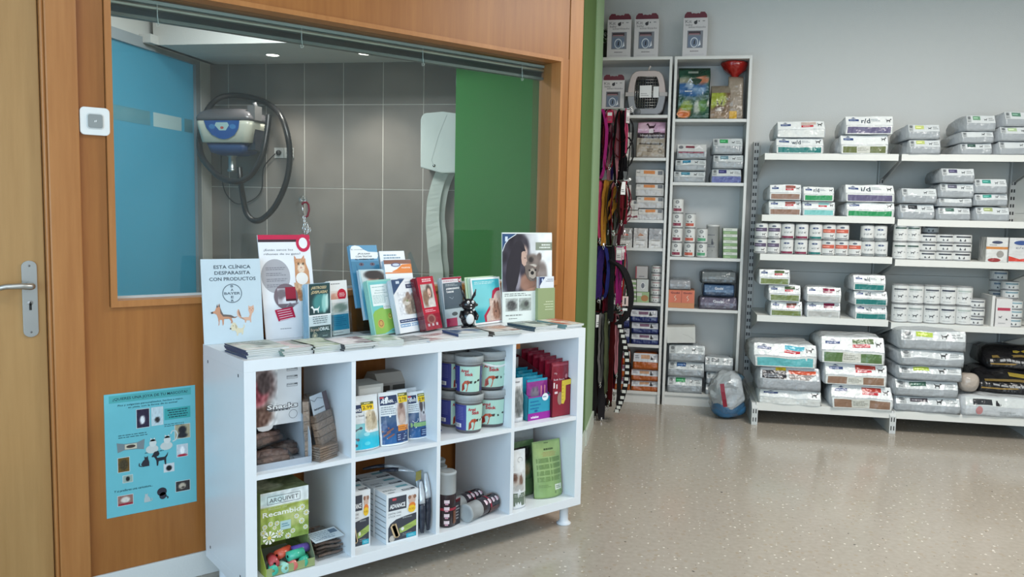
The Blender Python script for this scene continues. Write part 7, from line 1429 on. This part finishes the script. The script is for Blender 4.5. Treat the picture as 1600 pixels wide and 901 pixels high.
def plain(col, txt=''): return lambda p, A: (p.q(.03, .30, .97, .9, col, 1, 8, 3), (p.tx(txt, .36, .52, .22, (206, 210, 218), 3, w=.28, bold=.03) if txt else None), p.lines(.2, .38, .9, .42, 1, tuple(min(255, x+50) for x in col), 3))
bag_stack(CF+.01, SHR[3]+29/ppm(CF), [(1046, 1080, 16, plain((150, 152, 156)), (130, 134, 138), 'small silver-grey pouch lying on the orange carton')], 'lower right bookcase', G4, d=.18, amp=.004)
bag_stack(CF, SHR[3], [(1093, 1153, 21, plain((104, 98, 116), 'Gosbi'), (90, 86, 98), 'purple-grey bag'), (1099, 1148, 20, plain((84, 110, 140), 'Gosbi'), (50, 66, 90), 'blue bag'), (1096, 1151, 20, plain((110, 116, 118)), (78, 84, 88), 'dark grey glossy bag')], 'bag stack in the lower right bookcase', G4, d=.25, amp=.005, jit=.003)
bag_stack(CF, SHR[4], [(1043, 1098, 26, rc((50, 150, 90), crumple=True), GY, 'silver bag with green label'), (1044, 1101, 24, rc((50, 90, 140), crumple=True), GY, 'silver bag with blue label'), (1046, 1102, 27, rc(None, crumple=True), GY, 'silver crumpled bag')], 'left stack on the lowest shelf, right bookcase', G4, d=.25, amp=.006, jit=.003)
m_ = MB(); e, _ = at(1043, 520, CF); m_.box((0, 0, 0), (.195, .17, .112), (206, 206, 200), 'satin'); q = Pr(m_, front_f(0, 0, .195, .112)); q.step = .0006; q.ln([(.55, .55), (.75, .45), (.95, .2)], .008, (140, 140, 136), 1); tag(m_.build('carton', M=Matrix.Translation(BW(e, CF+.005, SHR[4]+77.5/ppm(CF)+.004)) @ Matrix.Rotation(EA, 4, 'Z') @ Matrix.Rotation(rad(-3), 4, 'Y')), 'plain white carton tilted on the silver bags, lowest shelf, right bookcase', 'carton', G4)
bag_stack(CF, SHR[4], [(1103, 1140, 17, rc(None), GY, 'small silver bag'), (1104, 1142, 19, rc(None), GY, 'small silver bag'), (1102, 1146, 24, rc((120, 124, 126)), GY, 'silver bag with dog print')], 'right stack on the lowest shelf, right bookcase', G4, d=.2, amp=.004, jit=.003)

# ---- plastic-wrapped ball bag on the floor
e, _ = at(1140, 620, 3.16); t = thing('wrapped_bed', 'round pet cushion wrapped in clear plastic on the floor before the right bookcase', 'pet cushion', BW(e, 3.25, 0), EA)
m_ = MB(); m_.ball((0, 0, .075), (.116, .10, .074), (58, 110, 150), 'film', 24, 14, .85); m_.disp(9, .016, 3, .04); m_.build('blue_cushion', t)
m_ = MB(); m_.ball((-.012, -.012, .175), (.108, .098, .135), (192, 198, 202), 'film', 22, 16, .85); m_.disp(9, .034, 9, .06); m_.disp(24, .010, 5, .06); m_.s = [False]*len(m_.s); m_.build('white_filling', t)
m_ = MB(); m_.ball((.02, .01, .27), (.075, .07, .035), (110, 150, 176), 'film', 16, 10); m_.disp(14, .016, 2); m_.build('blue_fold', t)
m_ = MB(); m_.ball((0, -.004, .163), (.126, .118, .162), (220, 220, 220), 'cello', 26, 18, .86); m_.disp(10, .020, 12, .05); m_.disp(26, .008, 2, .05); m_.s = [False]*len(m_.s)
for i, v in enumerate(m_.v): v.z = max(v.z, .0004)
m_.build('plastic_wrap', t)
m_ = MB(); P = [(-.055, -.128, .25), (-.048, -.139, .20), (-.038, -.141, .15), (-.028, -.137, .10)]; m_.ribbon(P, (.026, -.004, .004), (136, 22, 44), 'satin'); m_.build('red_strip', t)

# ---- leashes, collars and harnesses on hook rails by the pale green wall end
LE, LN = .815, 2.86
t = thing('hook_rack', 'wall rack with wire hooks for leashes beside the pale green wall end', 'rack', BW(.752, 3.0, 0), EA)
m_ = MB(); m_.box((0, -.15, .62), (.012, .13, 2.03), (190, 190, 188), 'shelfmetal'); m_.build('back_board', t)
RZ = (1.985, 1.545, 1.135, .705); HN = (-.13, -.06, .01, .08)
for z in RZ:
    m_ = MB(); m_.tube([(.016, -.15, z), (.016, .12, z)], .004, 8, (196, 196, 194), 'chrome'); m_.build('rail', t)
    for y in HN: m_ = MB(); m_.tube([(.016, y, z), (.28, y, z+.006), (.305, y, z+.022)], .0028, 8, (206, 206, 204), 'chrome'); m_.build('hook', t)
cols = {'black': (26, 24, 26), 'crimson': (136, 24, 46), 'purple': (84, 36, 96), 'hot pink': (206, 70, 110), 'red': (186, 28, 32), 'amber': (190, 130, 44), 'burgundy': (76, 18, 34), 'navy': (34, 40, 110), 'magenta': (170, 40, 120), 'brown': (74, 46, 36), 'grey': (120, 118, 116), 'olive': (96, 104, 74), 'rose': (186, 120, 130), 'violet': (66, 44, 120), 'blue': (40, 56, 150), 'dark red': (110, 22, 30), 'teal': (70, 110, 112), 'charcoal': (48, 46, 50)}
tier = ('top', 'second', 'third', 'lowest')
def leash(tr, hook, out, cname, L_, wdt, card, kind, seed, pat=None):
    wdt *= 1.25; L_ *= 1.12
    rn = random.Random(seed); z0 = RZ[tr]+.002; x = .04+.235*out; y = HN[hook]; c = tuple(int(v*.82) for v in cols[cname])
    hk = ('front', 'second', 'third', 'rear')[hook]
    lb = '%s %s on the %s tier, %s hook%s' % (cname, kind, tier[tr], hk, ', with paper card' if card else '')
    if out > .75: lb += ', outermost'
    elif out < .3: lb += ', innermost'
    t = thing('pet_'+kind.split()[-1], lb, kind.split()[-1], BW(.752+x, 3.0+y, z0), EA+rn.uniform(-1.1, 1.1), 'leashes collars and harnesses on the hook rack')
    m_ = MB(); sw = rn.uniform(-.012, .012); s1 = wdt*.5; zt = -.035 if card else 0
    if kind == 'leash':
        a = [(0, 0, .004), (-.010, -.004, -.02), (-.012+sw, -.010, -L_*.45), (-.008+sw*1.5, -.012, -L_*.92), (.0+sw*1.6, -.012, -L_), (.008+sw*1.5, -.010, -L_*.92), (.010+sw, -.006, -L_*.45), (.008, 0, -.02), (0, 0, .004)]
        m_.ribbon(spline(a, 5), (wdt, .005, 0), c)
        if pat:
            for k in range(int(L_/.03)): m_.box((-.012+sw-s1*.8, -.016, -.04-.03*k-.016), (-.012+sw+s1*.8, -.0125, -.04-.03*k), pat)
    elif kind == 'collar':
        n = 16; pts = [(rn.uniform(-.001, .001)+.004*math.cos(2*math.pi*i/n), -.010+.0, -L_*.5+L_*.5*math.cos(2*math.pi*i/n)) for i in range(n)]
        pts = [(.035*math.sin(2*math.pi*i/n), -.008+.012*math.sin(2*math.pi*i/n), -L_*.5+(L_*.5)*math.cos(2*math.pi*i/n)) for i in range(n+1)]
        m_.ribbon(pts, (.002, wdt, .001), c); 
    else:
        for k, (a_, b_) in enumerate(((.045, .30), (.05, .55))):
            n = 14; zz = -L_*b_; m_.ribbon([(a_*math.sin(2*math.pi*i/n), -.01+.03*math.cos(2*math.pi*i/n), zz+L_*.22*math.cos(2*math.pi*i/n)) for i in range(n+1)], (.004, wdt*.9, .004), c)
        m_.ribbon([(0, 0, .004), (-.01, -.02, -.03), (0, -.03, -L_*.3), (.0, -.03, -L_*.8)], (wdt*1.5, .004, 0), c)
    m_.disp(22, .007, seed)
    m_.build('strap', t)
    m_ = MB(); zb = -L_ if kind == 'leash' else -L_*.95; m_.tube([(sw, -.014, zb+.005), (sw+.006, -.016, zb-.012), (sw, -.016, zb-.028), (sw-.006, -.016, zb-.012), (sw, -.014, zb+.005)], .0022, 6, (206, 204, 200), 'chrome'); m_.box((sw-.004, -.019, zb+.0), (sw+.004, -.012, zb+.012), (190, 188, 184), 'chrome'); m_.build('metal_clip', t)
    if card:
        m_ = MB(); m_.box((-.018, -.016, -.085), (.018, -.0145, -.005), card); q = Pr(m_, front_f(-.018, -.085, .036, .08, -.016)); q.step = .0006; q.q(.1, .55, .9, .8, (226, 226, 224), 1); q.lines(.15, .15, .85, .45, 2, (120, 120, 120), 1); m_.build('header_card', t)
    return t
C1, C2 = (200, 190, 190), (186, 40, 80)
S = [
 (0, 0, .2, 'purple', .30, .022, C2, 'leash'), (0, 0, .55, 'crimson', .33, .02, C2, 'collar'), (0, 0, .95, 'hot pink', .24, .013, C1, 'leash'), (0, 1, .4, 'burgundy', .36, .02, C2, 'harness'), (0, 1, .9, 'black', .40, .016, None, 'leash'), (0, 2, .5, 'grey', .34, .014, C1, 'collar'), (0, 2, .95, 'black', .42, .018, None, 'harness'), (0, 3, .9, 'charcoal', .40, .02, None, 'collar'), (0, 1, .1, 'dark red', .40, .02, None, 'leash'),
 (1, 0, .15, 'crimson', .34, .022, None, 'harness'), (1, 0, .5, 'amber', .36, .014, None, 'leash'), (1, 0, .9, 'brown', .24, .02, (226, 226, 224), 'collar'), (1, 1, .3, 'red', .35, .02, None, 'collar'), (1, 1, .95, 'crimson', .30, .024, None, 'harness'), (1, 2, .4, 'black', .38, .02, None, 'harness'), (1, 2, .95, 'black', .20, .02, None, 'collar'), (1, 3, .9, 'rose', .30, .02, C1, 'leash'), (1, 0, .7, 'black', .3, .02, None, 'collar'),
 (2, 0, .1, 'blue', .26, .022, (222, 222, 220), 'harness'), (2, 0, .5, 'navy', .30, .02, None, 'collar'), (2, 0, .9, 'magenta', .33, .014, C1, 'leash'), (2, 1, .3, 'dark red', .38, .022, None, 'harness'), (2, 1, .9, 'teal', .22, .016, C1, 'collar'), (2, 2, .5, 'burgundy', .40, .02, None, 'leash'), (2, 2, .95, 'magenta', .34, .018, C2, 'collar'), (2, 3, .95, 'red', .36, .022, None, 'leash'), (2, 0, .25, 'black', .40, .02, None, 'leash'), (2, 1, .6, 'black', .38, .02, None, 'harness'),
 (3, 0, .05, 'violet', .34, .024, None, 'leash'), (3, 0, .35, 'black', .60, .022, (226, 226, 226), 'leash'), (3, 0, .6, 'olive', .46, .022, None, 'leash'), (3, 0, .9, 'rose', .34, .012, None, 'leash'), (3, 1, .15, 'brown', .58, .016, None, 'leash'), (3, 1, .55, 'charcoal', .62, .026, None, 'leash'), (3, 1, .95, 'black', .56, .026, None, 'leash'), (3, 2, .4, 'burgundy', .60, .02, None, 'leash'), (3, 2, .9, 'black', .52, .026, None, 'harness'), (3, 3, .95, 'red', .40, .02, None, 'leash'),
 (0, 0, .35, 'magenta', .38, .02, None, 'collar'),
 (0, 0, .12, 'rose', .40, .01, None, 'leash'), (0, 1, .3, 'charcoal', .44, .012, None, 'harness'), (0, 1, .8, 'dark red', .34, .012, None, 'harness'), (0, 2, .6, 'hot pink', .28, .01, C1, 'leash'), (0, 3, .2, 'black', .44, .03, None, 'leash'),
 (1, 0, .8, 'dark red', .30, .014, None, 'collar'), (1, 1, .8, 'grey', .36, .010, None, 'leash'), (1, 2, .8, 'burgundy', .40, .014, None, 'leash'), (1, 0, .05, 'charcoal', .42, .02, None, 'harness'), (1, 3, .8, 'black', .30, .012, None, 'harness'),
 (2, 0, .4, 'violet', .30, .02, None, 'leash'), (2, 1, .45, 'crimson', .40, .012, None, 'leash'), (2, 1, .75, 'hot pink', .28, .01, None, 'leash'), (2, 2, .35, 'brown', .42, .02, None, 'collar'), (2, 3, .2, 'charcoal', .44, .03, None, 'leash'),
 (3, 0, .15, 'charcoal', .50, .03, None, 'leash'), (3, 1, .35, 'dark red', .55, .014, None, 'leash'), (3, 0, .48, 'grey', .40, .012, None, 'leash'), (3, 2, .8, 'crimson', .45, .012, None, 'leash'), (3, 3, .45, 'brown', .62, .02, None, 'leash'), (0, 1, .65, 'rose', .44, .02, C1, 'collar'), (0, 2, .2, 'burgundy', .42, .024, None, 'leash'), (0, 2, .75, 'brown', .44, .02, None, 'collar'), (0, 3, .5, 'violet', .40, .024, None, 'leash'), (0, 3, .7, 'crimson', .36, .02, C2, 'harness'), (0, 0, .75, 'black', .42, .022, None, 'collar'),
 (1, 0, .3, 'hot pink', .33, .02, None, 'leash'), (1, 1, .6, 'amber', .30, .02, None, 'harness'), (1, 2, .65, 'olive', .40, .018, None, 'collar'), (1, 3, .6, 'dark red', .38, .024, None, 'collar'), (1, 1, .1, 'black', .42, .024, None, 'leash'), (1, 2, .15, 'charcoal', .42, .024, None, 'leash'), (1, 3, .3, 'black', .42, .03, None, 'leash'),
 (2, 0, .7, 'charcoal', .42, .024, None, 'leash'), (2, 1, .1, 'burgundy', .40, .024, None, 'leash'), (2, 2, .2, 'black', .40, .03, None, 'leash'), (2, 2, .7, 'grey', .26, .016, C1, 'leash'), (2, 3, .5, 'dark red', .42, .024, None, 'harness'), (2, 3, .75, 'black', .42, .024, None, 'collar'),
 (3, 0, .8, 'dark red', .50, .024, None, 'leash'), (3, 1, .75, 'grey', .44, .014, None, 'leash'), (3, 2, .1, 'charcoal', .60, .03, None, 'leash'), (3, 2, .65, 'brown', .56, .02, None, 'leash'), (3, 3, .25, 'burgundy', .60, .03, None, 'leash'), (3, 3, .8, 'charcoal', .50, .024, None, 'harness'), (3, 3, .6, 'black', .58, .024, None, 'leash')]
for i, a in enumerate(S): leash(*a, seed=300+i)
# two standouts: black harness bulging to the right, and the black and white checked leash
t = thing('pet_harness', 'large black padded harness bulging over the bookcase shelf, with small card', 'harness', BW(.752+.285, 2.86, .80), EA)
m_ = MB(); m_.ribbon(spline([(-.08, 0, .25), (-.01, -.01, .20), (.035, -.015, .10), (.045, -.02, .0), (.02, -.02, -.10), (-.03, -.01, -.15)], 5), (.035, .04, 0), cols['black'], 'fabric', .006); m_.build('strap', t)
m_ = MB(); m_.box((-.002, -.05, -.03), (.034, -.045, .03), (206, 180, 176)); m_.box((.01, -.051, -.02), (.02, -.05, .02), (60, 50, 50)); m_.box((.0, -.05, -.06), (.03, -.046, -.045), (222, 222, 222)); m_.build('header_card', t)
t = thing('pet_leash', 'black leash with white checks hanging lowest at the right of the rack', 'leash', BW(.752+.305, 2.86, .66), EA)
m_ = MB(); sp = spline([(-.07, 0, .04), (-.03, 0, -.04), (.0, -.005, -.14), (.02, -.005, -.26), (.015, -.005, -.38), (-.01, 0, -.50), (-.04, 0, -.58)], 6); m_.ribbon(sp, (.034, .0, 0), cols['black'])
for k in range(3, len(sp)-1, 2):
    m_.add([sp[k]+Vector((-.012, -.003, -.010)), sp[k]+Vector((.012, -.003, -.010)), sp[k]+Vector((.012, -.003, .010)), sp[k]+Vector((-.012, -.003, .010))], [(0, 1, 2, 3)], (206, 206, 202))
m_.build('strap', t)
if WARN: print('LABEL WARN', WARN)
